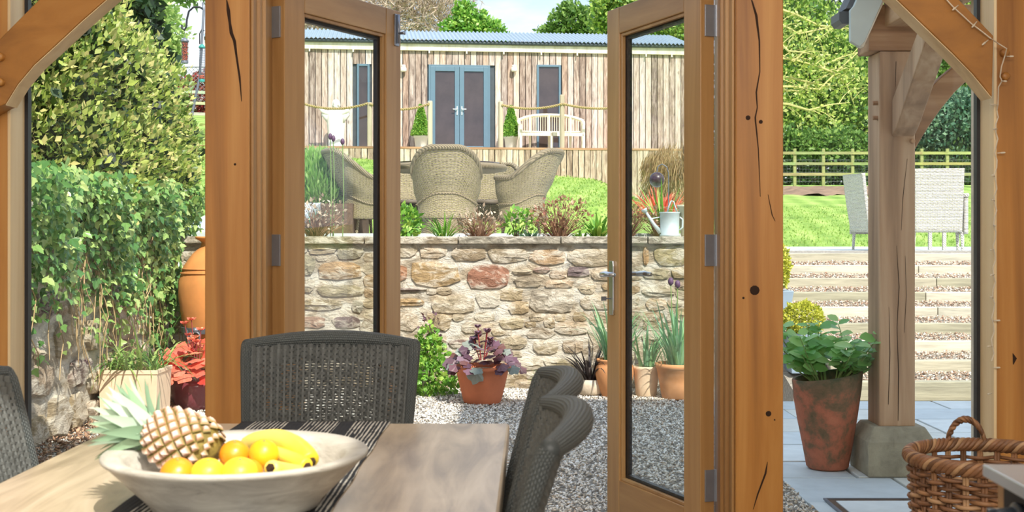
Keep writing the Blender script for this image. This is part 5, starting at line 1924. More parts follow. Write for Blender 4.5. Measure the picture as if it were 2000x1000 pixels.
# rope posts and ropes
tops = {}
for px, py, lab in ((590, 182, 'leftmost deck rope post near the white statue'), (840, 197, 'deck rope post beside the cabin doors, left side'), (978, 198, 'deck rope post right of the cabin doors'), (1098, 185, 'tallest deck rope post in front of the curved bench'), (1205, 192, 'deck rope post nearest the right hand door leaf'), (722, 200, 'deck rope post right of the white statue')):
    x, z = cu(px, DO - .05), cz(py, px, DO - .05)
    q = MB(); q.tube([(x, -DO + .06, -.9), (x, -DO + .06, z - .02), (x, -DO + .06, z)], [.062, .06, .05], 10)
    o = q.build('rope_post', M['post_wood'], None, smooth=False)
    o.matrix_basis = wmat(cab)
    tag(o, lab, 'post', 'deck rope posts')
    tops[px] = (x, z)
def sag_rope(p0, p1, sag, lab):
    q = MB()
    pts = []
    for i in range(25):
        t = i / 24
        pts.append((p0[0] + (p1[0] - p0[0]) * t, -DO + .0, p0[1] + (p1[1] - p0[1]) * t - sag * 4 * t * (1 - t)))
    for s in range(2):
        pp = []
        for i in range(97):
            t = i / 96
            k = t * 24
            j = min(23, int(k)); f_ = k - j
            base = Vector(pts[j]).lerp(Vector(pts[j + 1]), f_)
            an = t * 90 + s * pi
            pp.append(base + Vector((0, .016 * cos(an), .016 * sin(an))))
        q.tube(pp, .018, 5)
    o = q.build('rope', M['rope'], None, smooth=True)
    o.matrix_basis = wmat(cab)
    tag(o, lab, 'rope', 'deck ropes')
def rp2(px, py):
    return (cu(px, DO), cz(py, px, DO))
sag_rope(rp2(588, 201), rp2(718, 202), .13, 'sagging rope passing in front of the statue')
sag_rope(rp2(722, 203), rp2(838, 203), .13, 'sagging rope left of the cabin doors')
sag_rope(rp2(980, 205), rp2(1098, 203), .10, 'sagging rope over the conical shrub and bench')
sag_rope(rp2(1100, 203), rp2(1205, 210), .06, 'sagging rope right of the tallest rope post')

# topiary cones in cream pots
for px, lab in ((822, 'conical box topiary in a cream pot left of the cabin doors'), (998, 'conical box topiary in a cream pot right of the cabin doors')):
    of = .55
    x = cu(px, of)
    w = wmat(cab) @ Vector((x, -of, 0))
    t = thing('cone_topiary', lab, 'potted plant', tuple(w), ang, 'topiary cones')
    lathe_pot(t, [(.125, 0), (.13, .01), (.165, .30), (.18, .30), (.185, .36)], M['cream'], 20)
    n = 5200
    zz = RS.rand(n) ** 1.4
    an = RS.rand(n) * 2 * pi
    r = .205 * (1 - zz) ** .9 * (.8 + .25 * RS.rand(n)) + .01
    p = np.stack([r * np.cos(an), r * np.sin(an), .36 + .74 * zz], 1)
    nn = np.stack([np.cos(an), np.sin(an), .3 * np.ones(n)], 1)
    me = batch(LEAF4[0], LEAF4[1], p, frames(nn + RS.normal(size=(n, 3)) * .6, nn), .05 * (.7 + .6 * RS.rand(n)), 'foliage', M['leaf_green'])
    obj('foliage', me, t, kind='stuff')

# curved back bench
bo_ = .85
bxp = (cu(1012, bo_) + cu(1140, bo_)) / 2
bw_ = (cu(1140, bo_) - cu(1012, bo_))
w = wmat(cab) @ Vector((bxp, -bo_, 0))
bn = thing('curved_bench', 'pale teak garden bench with a curved slatted back on the cabin deck', 'bench', tuple(w), ang)
hw = bw_ / 2
def arcz(t):
    return .88 - .16 * (abs(t) ** 2.6)
def arcy(t):
    return .22 - .20 * abs(t) ** 2
q = MB()
prev = None
pts = [(t * hw, arcy(t), arcz(t)) for t in [k / 12 - 1 for k in range(25)]]
q.tube(pts, .034, 4, flat=1.3); q.build('top_rail', M['cream_wood'], bn, local=True)
q = MB(); q.tube([(p[0], p[1], .46) for p in pts], .022, 4); q.build('back_rail', M['cream_wood'], bn, local=True)
for k in range(27):
    t = (k - 13) / 14
    q = MB(); q.bar((t * hw, arcy(t), .46), (t * hw, arcy(t), arcz(t) - .02), .026, .014); q.build('back_slat', M['cream_wood'], bn, local=True)
for k in range(6):
    q = MB(); y = -.22 + k * .075; q.bb(-hw * .93, hw * .93, y, y + .06, .40, .42); q.build('seat_slat', M['cream_wood'], bn, local=True)
q = MB(); q.bb(-hw * .95, hw * .95, -.25, -.23, .33, .41); q.build('apron', M['cream_wood'], bn, local=True)
for x in (-hw * .95, -hw * .02, hw * .95):
    q = MB(); q.bb(x - .03, x + .03, -.25, -.19, 0, .40 if abs(x) < .1 else .60); q.build('leg', M['cream_wood'], bn, local=True)
for x in (-hw * .62, -.02, hw * .62, -hw * .97, hw * .97):
    t = x / hw
    q = MB(); q.bar((x, arcy(t), 0), (x, arcy(t), arcz(t)), .06, .05); q.build('leg', M['cream_wood'], bn, local=True)
for s in (-1, 1):
    q = MB(); q.tube([(s * hw, arcy(1), .72), (s * hw * .985, -.1, .64), (s * hw * .95, -.25, .60)], .03, 4); q.build('armrest', M['cream_wood'], bn, local=True)

# white statue with outspread arms
so = .75
sx = cu(656, so)
w = wmat(cab) @ Vector((sx, -so, 0))
stt = thing('statue', 'white robed stone statue with outspread arms at the left end of the deck', 'statue', tuple(w), ang - .25)
q = MB()
def oval(cx, cy, z, rx, ry, n=20, fold=0):
    k = len(q.v)
    for j in range(n):
        a = 2 * pi * j / n
        f_ = 1 + fold * sin(5 * a) 
        q.v.append((cx + rx * f_ * cos(a), cy + ry * f_ * sin(a), z))
    return k
rings = [(0, 0, 0, .20, .16, .10), (0, 0, .06, .19, .15, .12), (0, 0, .35, .20, .14, .10), (0, 0, .60, .23, .14, .06), (0, -.01, .76, .22, .13, .03), (0, -.01, .86, .20, .12, 0), (0, -.01, .93, .15, .09, 0), (0, 0, .97, .07, .065, 0), (0, 0, 1.02, .055, .055, 0)]
ks = [oval(r[0], r[1], r[2], r[3], r[4], 20, r[5]) for r in rings]
for a, b_ in zip(ks[:-1], ks[1:]):
    for j in range(20):
        q.f.append((a + j, a + (j + 1) % 20, b_ + (j + 1) % 20, b_ + j))
q.f.append(tuple(range(19, -1, -1))); q.f.append(tuple(range(ks[-1], ks[-1] + 20)))
for s in (-1, 1):
    q.tube([(s * .10, 0, .87), (s * .20, -.01, .86), (s * .30, -.05, .90), (s * .36, -.08, .95)], [.085, .075, .055, .03], 10)
    # hanging sleeve
    q.prism([(s * .12, .86), (s * .33, .90), (s * .34, .80), (s * .26, .70), (s * .20, .62), (s * .14, .70)], -.07, .03)
    q.tube([(s * .35, -.08, .94), (s * .39, -.10, .985)], [.028, .02], 8)
    for f_ in range(4):
        q.tube([(s * (.375 + .012 * f_), -.10, .975), (s * (.385 + .018 * f_), -.115, 1.02 - .005 * abs(f_ - 1.5))], [.009, .006], 5)
    q.tube([(s * .37, -.10, .965), (s * .355, -.12, 1.0)], [.010, .007], 5)
bd = q.build('figure', M['statue'], stt, local=True, smooth=True)
q = MB()
q.ball((0, -.01, 1.09), (.07, .08, .095), 16, 12)
q.ball((0, -.085, 1.08), (.014, .022, .022), 8, 6)
q.ball((0, -.075, 1.03), (.045, .03, .04), 10, 8)
for s in (-1, 1):
    q.ball((s * .026, -.078, 1.105), (.016, .01, .008), 8, 6)
q.build('head', M['statue'], stt, local=True, smooth=True)
q = MB()
q.ball((0, .015, 1.12), (.088, .09, .085), 14, 8)
for i in range(12):
    a = radians(-20 + 220 * i / 11)
    q.tube([(.075 * cos(a), .02 + .07 * sin(a), 1.14), (.09 * cos(a), .02 + .085 * sin(a), 1.06), (.085 * cos(a), .02 + .08 * sin(a), 1.0)], [.022, .02, .010], 6)
q.build('hair', M['statue'], stt, local=True, smooth=True)

# ================================================================ fences
def rail_fence(px_list, d0, base_fn, h, rails, label, col=(150, 156, 96)):
    p0 = P(px_list[0], 0, d0[0])
    t = thing('rail_fence', label, 'fence', (p0.x, d0[0], base_fn(p0.x, d0[0])))
    posts = []
    for i, px in enumerate(px_list):
        d = d0[0] + (d0[1] - d0[0]) * i / (len(px_list) - 1)
        x = (px - HX) / F * d
        z = base_fn(x, d)
        posts.append(Vector((x, d, z)))
        q = MB(); q.bb(x - .055, x + .055, d - .05, d + .05, z - .2, z + h); q.build('post', M['fence_green'], t, color=srgb(*col), bevel=.01)
    for a, b_ in zip(posts[:-1], posts[1:]):
        for r in rails:
            q = MB(); q.bar(a + Vector((0, -.07, r)), b_ + Vector((0, -.07, r)), .10 if False else .04, .10); q.build('rail', M['fence_green'], t, color=srgb(*[v_ * random.uniform(.92, 1.08) for v_ in col]))
    return t, posts
fR, ps = rail_fence([1440, 1500, 1552, 1608, 1665, 1712, 1800, 1850, 1915, 1985], (44, 44), lambda x, y: EYE + (HY - 357) / F * 44, 1.22, (.3, .68, 1.06), 'mossy post and rail fence with wire netting beyond the upper lawn')
q = MB()
zb = ps[0].z
for i in range(90):
    x = ps[0].x + (ps[-1].x - ps[0].x) * i / 89
    q.tube([(x, 44.06, zb), (x, 44.06, zb + .85)], .006, 3, caps=False)
for k in range(8):
    q.tube([(ps[0].x, 44.06, zb + .05 + k * .11), (ps[-1].x, 44.06, zb + .05 + k * .11)], .006, 3, caps=False)
q.build('wire_netting', M['wire'], fR)['kind'] = 'stuff'
fL, ps2 = rail_fence([290, 352, 420, 470], (42, 43), lambda x, y: EYE + (HY - 237) / F * 42.5, 1.15, (.25, .62, 1.0), 'grey post and rail fence before the red hedge at the top left', (186, 176, 150))
# chain link fence behind
cf = thing('chain_fence', 'tall chain link fence with black post above the red hedge', 'fence', (P(323, 0, 46).x, 46, EYE + (HY - 190) / F * 46))
q = MB(); a = P(323, 122, 46); b_ = P(323, 240, 46); q.bar(b_, a, .10, .10); q.build('post', M['black'], cf)
q = MB()
x0, x1 = P(300, 0, 46).x, P(470, 0, 46).x
z0, z1 = EYE + (HY - 200) / F * 46, EYE + (HY - 131) / F * 46
st_ = .16
H_ = z1 - z0
i = x0 - H_
while i < x1:
    for s in (1, -1):
        a0 = max(x0, i); a1 = min(x1, i + H_)
        if a1 > a0:
            if s > 0:
                q.tube([(a0, 46, z0 + (a0 - i)), (a1, 46, z0 + (a1 - i))], .009, 3, caps=False)
            else:
                q.tube([(a0, 46.02, z1 - (a0 - i)), (a1, 46.02, z1 - (a1 - i))], .009, 3, caps=False)
    i += st_
q.tube([(x0, 46, z1), (x1, 46, z1)], .02, 4)
q.build('chain_link', M['wire'], cf)['kind'] = 'stuff'

# ================================================================ trees and hedges beyond
def tree(name, label, blobs, n, size, mt, trunk=None, cat='tree', group=None, tm=LEAF4, branches=True, shell=.45, up=.3, ground=None, bark='bark', twigs=0):
    """blobs: (px, py, depth, rx, rz) on the photograph turned into real ellipsoids"""
    B = []
    for (a, b_, d, rx, rz_) in blobs:
        p = P(a, b_, d)
        B.append((p.x, d, p.z, rx, (rx + rz_) / 2, rz_))
    tx = trunk[0] if trunk else B[0][0]
    td = B[0][1]
    gz = ground if ground is not None else T(min(40, max(-40, tx)), td)
    t = thing(name, label, cat, (tx, td, gz), group=group)
    bl = [(b[0] - tx, b[1] - td, b[2] - gz, b[3], b[4], b[5]) for b in B]
    me = leaf_mesh('foliage', bl, n, size, M[mt], tm, up, shell, 1.0)
    obj('foliage', me, t, kind='stuff')
    if branches:
        q = MB()
        top = max(b[2] for b in bl)
        q.tube([(0, 0, -.3), (.05, 0, top * .3), (-.05, 0, top * .65), (0, 0, top)], [top * .035 + .05, top * .028 + .04, top * .016 + .02, .02], 8)
        q.build('trunk', M[bark], t, local=True, smooth=True)
        q = MB()
        for b in bl:
            c = Vector(b[:3])
            s0 = Vector((0, 0, max(.3, c.z * .55)))
            q.tube([s0, s0.lerp(c, .5) + Vector((0, 0, .15)), c], [.03 + top * .008, .02 + top * .004, .015], 5)
            for k in range(5):
                dd = Vector(rnd_dirs(1, .4)[0])
                e = c + Vector((dd.x * b[3], dd.y * b[4], dd.z * b[5])) * .85
                q.tube([c, c.lerp(e, .5) + Vector((0, 0, .08)), e], [.02, .012, .005], 4)
        q.build('branches', M[bark], t, local=True)['kind'] = 'stuff'
    return t

M['leaf_mid'] = leafmat('mid_green_leaf', [srgb(86, 124, 56), srgb(122, 158, 72), srgb(154, 184, 92), srgb(104, 144, 66)], .5, .4)
M['leaf_pale'] = leafmat('pale_spring_leaf', [srgb(150, 182, 96), srgb(182, 206, 118), srgb(206, 220, 146), srgb(132, 170, 90)], .5, .4)
# left
tree('conifer', 'dark green conifer standing behind the laurel hedge', [(215, -20, 16, .55, 1.0), (225, 60, 16, .6, .7), (260, 110, 16.2, .45, .5), (235, 130, 16, .6, .5)], 6500, .14, 'leaf_dark', up=0, shell=.4)
tree('pale_tree', 'pale spring green tree rising behind the dark conifer', [(265, 30, 30, 1.0, .8), (300, 60, 30, .8, .8), (290, 110, 30, .7, .6), (325, 105, 30, .45, .5), (310, 160, 30, .4, .7), (250, 60, 30, 1.0, 1.0), (275, 140, 30, .6, .9)], 8500, .15, 'leaf_pale', shell=.2)
tree('overhanging_tree', 'leafy bough hanging in from above beside the bird feeder', [(362, -22, 14, .26, .17), (385, -24, 14, .2, .17), (340, -30, 14, .2, .15)], 480, .09, 'leaf_mid', branches=False, shell=.2, ground=4.2)
bush('red_hedge', 'red leaved hedge behind the top left fence', 'hedge', (P(380, 185, 48).x, 48, EYE + (HY - 195) / F * 48), (2.2, .7, .95), 9000, .14, M['leaf_red'], LEAF4, loc=(P(380, 185, 48).x, 48, T(-12, 48)), stem=4)
# behind the cabin
tree('bare_tree', 'wide brown bare branched tree above the left half of the cabin', [(620, 30, 48, 2.0, 1.4), (700, 25, 48, 2.0, 1.6), (780, 30, 48, 2.2, 1.6), (860, 40, 48, 1.6, 1.2), (560, 40, 48, 1.6, 1.2), (820, -10, 48, 1.8, 1.0)], 17000, .40, 'twig', tm=([(0, 0, 0), (.035, .5, 0), (0, 1, 0), (-.035, .5, 0)], [(0, 1, 2, 3)]), shell=.1, up=.8)
tree('green_tree', 'fresh green tree above the cabin doors', [(915, 50, 42, .7, .6), (945, 60, 42, .7, .45), (890, 60, 42, .5, .4), (970, 75, 42, .5, .2), (905, 20, 42, .35, .3)], 5200, .15, 'leaf_green', shell=.2)
tree('pale_tree', 'soft green tree above the cabin just left of the right door leaf', [(1100, 45, 44, .6, .5), (1075, 65, 44, .5, .3), (1130, 40, 44, .7, .6), (1110, 20, 44, .35, .4), (1150, 70, 44, .7, .4)], 3600, .16, 'leaf_mid', shell=.15)
tree('green_tree', 'bright tree leaning over the right end of the cabin', [(1190, 30, 40, .7, .8), (1230, 20, 40, 1.0, .9), (1290, 40, 40, 1.0, .8), (1200, 0, 40, .8, .5), (1330, 80, 40, .7, 1.0), (1345, 170, 40, .5, 1.0)], 9000, .16, 'leaf_wood', shell=.2)
# woodland right; the dark mass behind paints the shade between trees
WD = [('leaf_dark', 'dark trees filling the wood behind the right fence, shade in their colour', [(1600, 150, 62, 4.0, 5.0), (1750, 170, 62, 4.5, 5.0), (1880, 180, 62, 4.5, 5.0), (1480, 180, 62, 3.0, 5.0), (1980, 200, 62, 4, 5)], 26000, .34),
      ('leaf_wood', 'broad yellow green tree in the wood left of the porch post', [(1580, 60, 54, 1.8, 1.5), (1640, 120, 54, 1.8, 1.6), (1560, 170, 54, 1.6, 1.4), (1620, 230, 54, 1.8, 1.2), (1670, 190, 54, 1.6, 1.4), (1550, 250, 54, 1.5, 1.0), (1540, 20, 54, 1.6, 1.6)], 14000, .21),
      ('leaf_mid', 'mid green tree in the wood between the porch post and its brace', [(1840, 130, 55, 1.7, 1.0), (1830, 190, 55, 1.8, 1.4), (1900, 170, 55, 1.6, 1.5)], 9000, .22),
      ('leaf_blue', 'blue green shrub mass behind the fence right of the porch post', [(1840, 250, 51, 1.6, 1.1), (1890, 230, 51, 1.5, 1.3), (1910, 280, 51, 1.2, .8), (1800, 285, 51, 1.2, .7), (1870, 300, 51, 1.4, .6)], 11000, .2),
      ('leaf_mid', 'low spreading green shrub behind the fence left of the porch post', [(1570, 290, 50, 1.3, .7), (1640, 290, 50, 1.3, .8), (1690, 310, 50, .9, .7), (1530, 290, 50, 1.0, .8)], 9000, .19),
      ('leaf_wood', 'tall bright tree at the far right of the wood', [(1880, 60, 60, 2.4, 2.0), (1950, 40, 60, 2, 2), (1800, 80, 60, 2.2, 2.0), (1725, 90, 60, 2.2, 2.4)], 12000, .26)]
for (m_, lab, bl, n, s) in WD:
    tree('woodland_tree', lab, bl, n, s, m_, shell=.35)
M['leaf_under'] = leafmat('undergrowth_leaf', [srgb(60, 88, 44), srgb(96, 128, 62), srgb(40, 62, 34)])
bush('undergrowth', 'dense low undergrowth along the far side of the right hand fence', 'hedge', (14, 50, 3.6), (8.5, 1.6, 1.7), 19000, .2, M['leaf_under'], LEAF4, loc=(14, 50, 2.9), stem=4, shell=.2, extra=[(7.5 + 1.7 * i, 50 + .3 * (i % 2), 3.3 + .2 * (i % 3), 1.7, 1.2, 1.5) for i in range(9)])
# yellow lichen boughs reaching in from the left of the window
lt = thing('lichen_tree', 'pale yellow lichened boughs with small leaves reaching across the wood', 'tree', (P(1470, 0, 24).x, 24, T(4.6, 24)))
q = MB()
ends = []
root = lt.location
for (a, b_, c, d, e, f_) in [(1500, 10, 1600, 50, 1690, 62), (1500, 40, 1560, 66, 1660, 50), (1500, 110, 1600, 130, 1690, 98), (1480, 180, 1560, 178, 1650, 130), (1500, 150, 1580, 160, 1640, 180), (1480, 90, 1550, 120, 1620, 60), (1500, 200, 1580, 215, 1660, 200), (1600, 130, 1650, 160, 1670, 210), (1500, 170, 1600, 175, 1690, 90), (1490, 60, 1540, 100, 1600, 110)]:
    dd = 24 + random.uniform(-.6, .6)
    p0, p1, p2 = P(a, b_, 24), P(c, d, dd), P(e, f_, dd + .3)
    q.tube([p0, p0.lerp(p1, .5) + Vector((0, 0, .04)), p1, p1.lerp(p2, .5) + Vector((0, 0, .03)), p2], [.03, .026, .02, .014, .006], 5)
    for k in range(7):
        s0 = p1.lerp(p2, k / 7) if k % 2 else p0.lerp(p1, .3 + k / 10)
        e2 = s0 + Vector((random.uniform(.05, .45), random.uniform(-.3, .3), random.uniform(-.3, .3)))
        q.tube([s0, s0.lerp(e2, .5) + Vector((0, 0, .03)), e2], [.011, .008, .003], 4)
        ends.append(e2)
tr_ = P(1470, 0, 24)
q.tube([(tr_.x, 24, T(4.6, 24) - .2), (tr_.x, 24, 3.5), (tr_.x + .1, 24, 6.5)], [.16, .14, .10], 8)
q.build('branches', M['bark_lime'], lt)['kind'] = 'stuff'
n = 1300
E = np.array([tuple(e) for e in ends])
p = E[RS.randint(0, len(E), n)] + RS.normal(size=(n, 3)) * .13
me = batch(LEAF4[0], LEAF4[1], p - np.array(root), frames(rnd_dirs(n), rnd_dirs(n, .5)), .06 + .06 * RS.rand(n), 'foliage', M['leaf_lime'])
obj('foliage', me, lt, kind='stuff')
# mulch bed before the right fence
mp_ = MB()
for i in range(25):
    x = 8.0 + i * .25
    for j, y in enumerate((37.5, 40, 43.6)):
        mp_.v.append((x, y + (.4 * sin(i * .9) if j == 0 else 0), T(x, y) + .02 + (.12 if j == 1 else 0) + .05 * sin(i * 1.7 + j)))
for i in range(24):
    for j in range(2):
        a = i * 3 + j
        mp_.f.append((a, a + 3, a + 4, a + 1))
tag(mp_.build('mulch_bed', plain('leaf_litter', srgb(136, 110, 88), .95, var=.35, scale=3, bmp=.6), smooth=True), 'brown leaf litter bed below the right hand fence', 'bed')

# ================================================================ bird feeders
fd = thing('feeder_pole', 'grey metal bird feeder pole leaning behind the ivy wall', 'pole', P(366, 300, 12.0))
q = MB()
q.tube([P(364, 305, 12), P(372, 240, 12), P(390, 150, 12), P(398, 20, 12), P(396, 5, 12)], .012, 8)
q.build('pole', M['iron'], fd, smooth=True)
q = MB()
q.tube([P(a, b_, 12) for a, b_ in [(397, 18), (390, 14), (378, 14), (369, 22), (365, 38), (364, 52), (360, 59), (356, 56), (355, 49)]], .010, 8)
q.build('hook', M['black'], fd, smooth=True)
q = MB(); q.tube([P(a, b_, 12) for a, b_ in [(399, 60), (394, 58), (390, 66), (390, 86)]], .006, 6); q.build('hook', M['black'], fd)
q = MB(); q.tube([P(a, b_, 11.6) for a, b_ in [(400, 299), (394, 297), (389, 305), (388, 315), (385, 314)]], .006, 6); q.build('hook', M['iron'], fd)
def feeder(px, y0, y1, r, d, label, cap, fill):
    a, b_ = P(px, y0, d), P(px, y1, d)
    h = a.z - b_.z
    t = thing('bird_feeder', label, 'bird feeder', b_)
    q = MB(); q.lathe([(r * .95, 0), (r * 1.05, .006), (r * 1.05, .02), (r, .025)], 16, capt=True); q.build('base', cap, t, local=True)
    q = MB(); q.lathe([(r * 1.25, h - .045), (r * 1.2, h - .03), (r * .5, h - .01), (.004, h)], 16); q.build('lid', cap, t, local=True, smooth=True)
    q = MB()
    for i in range(12):
        an = 2 * pi * i / 12
        q.tube([(r * cos(an), r * sin(an), .02), (r * cos(an), r * sin(an), h - .04)], .0016, 3, caps=False)
    for k in range(14):
        z = .03 + (h - .08) * k / 13
        q.lathe([(r - .001, z - .001), (r + .001, z + .001)], 12, capb=False)
    q.build('cage', M['iron'], t, local=True)['kind'] = 'stuff'
    n = 420
    an = RS.rand(n) * 2 * pi
    rr = r * .85 * np.sqrt(RS.rand(n)); rr = np.maximum(rr, r * .45)
    p = np.stack([rr * np.cos(an), rr * np.sin(an), .03 + (h - .08) * (fill[1]) * RS.rand(n)], 1)
    me = batch(PEB[0], PEB[1], p, frames(rnd_dirs(n), rnd_dirs(n)), .018 * np.ones(n), 'seed', fill[0])
    obj('seed', me, t, kind='stuff')
    q = MB(); q.tube([(0, 0, h - .005), (0, 0, h + .06)], .002, 4); q.build('hanger', M['iron'], t, local=True)
    return t
feeder(361, 73, 124, .032, 12.0, 'peanut filled bird feeder hanging from the black hook', M['iron'], (M['peanut'], 1.0))
feeder(394.5, 85, 160, .026, 12.0, 'slim bird feeder with teal caps beside the left oak post', M['teal'], (M['peanut'], .1))

# ================================================================ outdoor rattan furniture
def tub_chair(name, label, group, mt='weave_out', H=.86):
    t = thing(name, label, 'chair', (0, 0, 0), 0, group)
    # local +y faces the table, back at -y
    def rim(th):        # th: 0 at the back centre, +-1 at the front of the arms
        k = abs(th)
        return .58 + (H - .58) * (1 - smooth(.12, .72, k))
    def pt_(th, v):
        ang_ = th * radians(118)
        z0 = .15
        z = z0 + (rim(th) - z0) * v
        k = smooth(.15, .75, abs(th))
        waist = .045 * sin(pi * min(1, v / .62)) if v < .62 else 0
        rb_ = .275 - waist + .15 * max(0, v - .35) ** 1.2 * 1.7
        rs_ = .275 - waist * .6 + .03 * v
        r = rb_ * (1 - k) + rs_ * k
        return Vector((r * 1.12 * sin(ang_), -r * cos(ang_), z))
    q = MB()
    q.grid(60, 16, lambda u_, v_: pt_(u_ * 2 - 1, v_), (46, 60))
    q.build('back_shell', M[mt], t, local=True, smooth=True, solid=.022)
    q = MB()
    q.tube([pt_(i / 30 - 1, 1.0) for i in range(61)], .027, 10); q.build('rolled_rim', M['rim_' + mt], t, local=True, smooth=True)
    q = MB()
    q.tube([Vector((pt_(i / 30 - 1, .36).x * 1.05, pt_(i / 30 - 1, .36).y * 1.05, pt_(i / 30 - 1, .36).z)) for i in range(61)], .010, 6); q.build('braid', M['rim_' + mt], t, local=True, smooth=True)
    q = MB()
    q.lathe([(.001, .40), (.17, .41), (.20, .40), (.205, .36), (.19, .36)], 28); q.build('seat', M[mt], t, local=True, smooth=True)
    for a in (-2.3, -.8, .8, 2.3):
        q = MB(); q.tube([(.17 * sin(a), -.17 * cos(a), .19), (.21 * sin(a), -.21 * cos(a), 0)], [.022, .015], 8); q.build('leg', M['rim_' + mt], t, local=True)
    return t
def rimmat(name, c):
    m, t, b = nt(name)
    mp = mapping(t, (1, 1, 1))
    w = t.nodes.new('ShaderNodeTexWave'); w.inputs['Scale'].default_value = 22; w.bands_direction = 'DIAGONAL'
    t.links.new(mp.outputs[0], w.inputs['Vector'])
    r = ramp(t, [(.1, tuple(x * .55 for x in c)), (.6, c)])
    t.links.new(w.outputs['Fac'], r.inputs[0]); t.links.new(r.outputs[0], b.inputs['Base Color']); b.inputs['Roughness'].default_value = .6
    bump(t, b, w.outputs['Fac'], .8, .006)
    return m
M['rim_weave_out'] = rimmat('rattan_rim', srgb(150, 136, 108))
M['rim_weave_pale'] = rimmat('pale_rattan_rim', srgb(226, 218, 206))
TZ = 1.19
G_ = 'rattan chairs round the outdoor table'
c1 = tub_chair('rattan_armchair', 'middle rattan tub armchair seen squarely from behind', G_)
c1.location = (P(873, 0, 12.6).x, 12.6, TZ)
TC = (P(873, 0, 13.75).x, 13.75)
def around(px, d, extra, lab):
    x = (px - HX) / F * d
    return dup(c1, (x, d, TZ), extra, lab, G_)
around(1018, 13.0, radians(62), 'right hand rattan tub armchair turned side on to the table')
around(712, 13.0, radians(-62), 'left hand rattan tub armchair partly hidden by the door leaf')
around(800, 14.9, radians(200), 'far rattan chair in shadow between the middle and left chairs')
around(952, 14.9, radians(160), 'far rattan chair in shadow between the middle and right chairs')
tb = thing('garden_table', 'round rattan edged outdoor dining table behind the tub chairs', 'table', (TC[0], TC[1], TZ))
q = MB(); q.lathe([(.60, .69), (.66, .70), (.68, .735), (.66, .765), (.60, .775)], 48, capb=True, capt=True); q.build('table_rim', M['rim_weave_out'], tb, local=True, smooth=True)
q = MB(); q.lathe([(.61, .776), (.61, .786)], 48, capt=True); q.build('glass_top', M['cabin_glass'], tb, local=True)
q = MB(); q.lathe([(.30, 0), (.24, .3), (.24, .69)], 24); q.build('pedestal', M['rim_weave_out'], tb, local=True)

def square_chair(name, label, group):
    t = thing(name, label, 'chair', (0, 0, 0), 0, group)
    q = MB()
    W_ = .27
    q.grid(20, 20, lambda u_, v_: Vector(((u_ * 2 - 1) * W_ * (.94 + .06 * v_), -.27 - .10 * v_ ** 1.5 - .02 * sin(pi * v_), .22 + .72 * v_)), (20, 44))
    q.build('backrest', M['weave_pale'], t, local=True, smooth=True, solid=.04)
    for s in (-1, 1):
        q = MB()
        q.grid(16, 12, lambda u_, v_: Vector((s * (W_ + .03), -.27 + .52 * u_, .2 + .42 * v_ - .0 * u_)), (16, 26))
        q.build('side', M['weave_pale'], t, local=True, smooth=True, solid=.045)
        q = MB(); q.box((s * (W_ + .03), 0, .64), (.065, .58, .045)); q.build('armrest', M['rim_weave_pale'], t, local=True, bevel=.015)
    q = MB(); q.box((0, 0, .40), (.5, .5, .10)); q.build('seat', M['rim_weave_pale'], t, local=True, bevel=.02)
    for sx in (-1, 1):
        for sy in (-1, 1):
            q = MB(); q.tube([(sx * .26, sy * .24, .22), (sx * .265, sy * .25, 0)], [.022, .016], 8); q.build('leg', M['rim_weave_pale'], t, local=True)
    return t
s1 = square_chair('woven_armchair', 'pale woven armchair seen from behind on the upper terrace', 'woven armchairs on the upper terrace')
s1.location = (P(1828, 0, 14.2).x, 14.2, .985)
s1.rotation_euler = (0, 0, radians(-14))
dup(s1, (P(1722, 0, 15.2).x, 15.2, .985), radians(-80), 'pale woven armchair mostly hidden behind the oak porch post')
s2 = tag(thing('low_table', 'low table', 'table', (P(1790, 0, 15.6).x, 15.6, .985)), 'pale woven low table behind the porch post', 'table')
q = MB(); q.box((0, 0, .45), (.6, .6, .05)); q.build('table_top', M['rim_weave_pale'], s2, local=True, bevel=.01)
for sx in (-1, 1):
    for sy in (-1, 1):
        q = MB(); q.box((sx * .26, sy * .26, .215), (.04, .04, .43)); q.build('leg', M['rim_weave_pale'], s2, local=True)
# ================================================================ dining room
def tablemat():
    m, t, b = nt('table_wood')
    mp = mapping(t, (1, .12, 1))
    n1 = nz(t, mp.outputs[0], 16, 7, .62, 1.2)
    n2 = nz(t, mapping(t, (1, .5, 1)).outputs[0], 3.5, 4, .5, 1.0)
    a = math_n(t, 'ADD', math_n(t, 'MULTIPLY', n1.outputs[0], .6), math_n(t, 'MULTIPLY', n2.outputs[0], .4))
    r = ramp(t, [(.34, srgb(150, 130, 108)), (.5, srgb(196, 176, 150)), (.64, srgb(220, 202, 178))])
    t.links.new(a, r.inputs[0]); t.links.new(r.outputs[0], b.inputs['Base Color'])
    b.inputs['Roughness'].default_value = .28
    b.inputs['Specular IOR Level'].default_value = .6
    bump(t, b, n1.outputs[0], .06, .003)
    return m
M['table'] = tablemat()
TX0, TX1, TY0, TY1 = -.89, -.006, .75, 2.80
dt = thing('dining_table', 'brown wooden dining table with a striped runner and fruit bowl', 'table', ((TX0 + TX1) / 2, (TY0 + TY1) / 2, 0))
q = MB()
q.prism([(TX0, TY0), (TX1 - .03, TY0), (TX1, TY1), (TX0, TY1)], .705, .75, 'Z')
q.build('tabletop', M['table'], dt, bevel=.006)
q = MB(); q.bb(TX0 + .07, TX1 - .09, TY0 + .1, TY0 + .13, .60, .705); q.bb(TX0 + .07, TX1 - .09, TY1 - .10, TY1 - .07, .60, .705)
q.bb(TX0 + .06, TX0 + .09, TY0 + .12, TY1 - .1, .60, .705); q.bb(TX1 - .11, TX1 - .08, TY0 + .12, TY1 - .1, .60, .705)
q.build('apron', M['table'], dt)
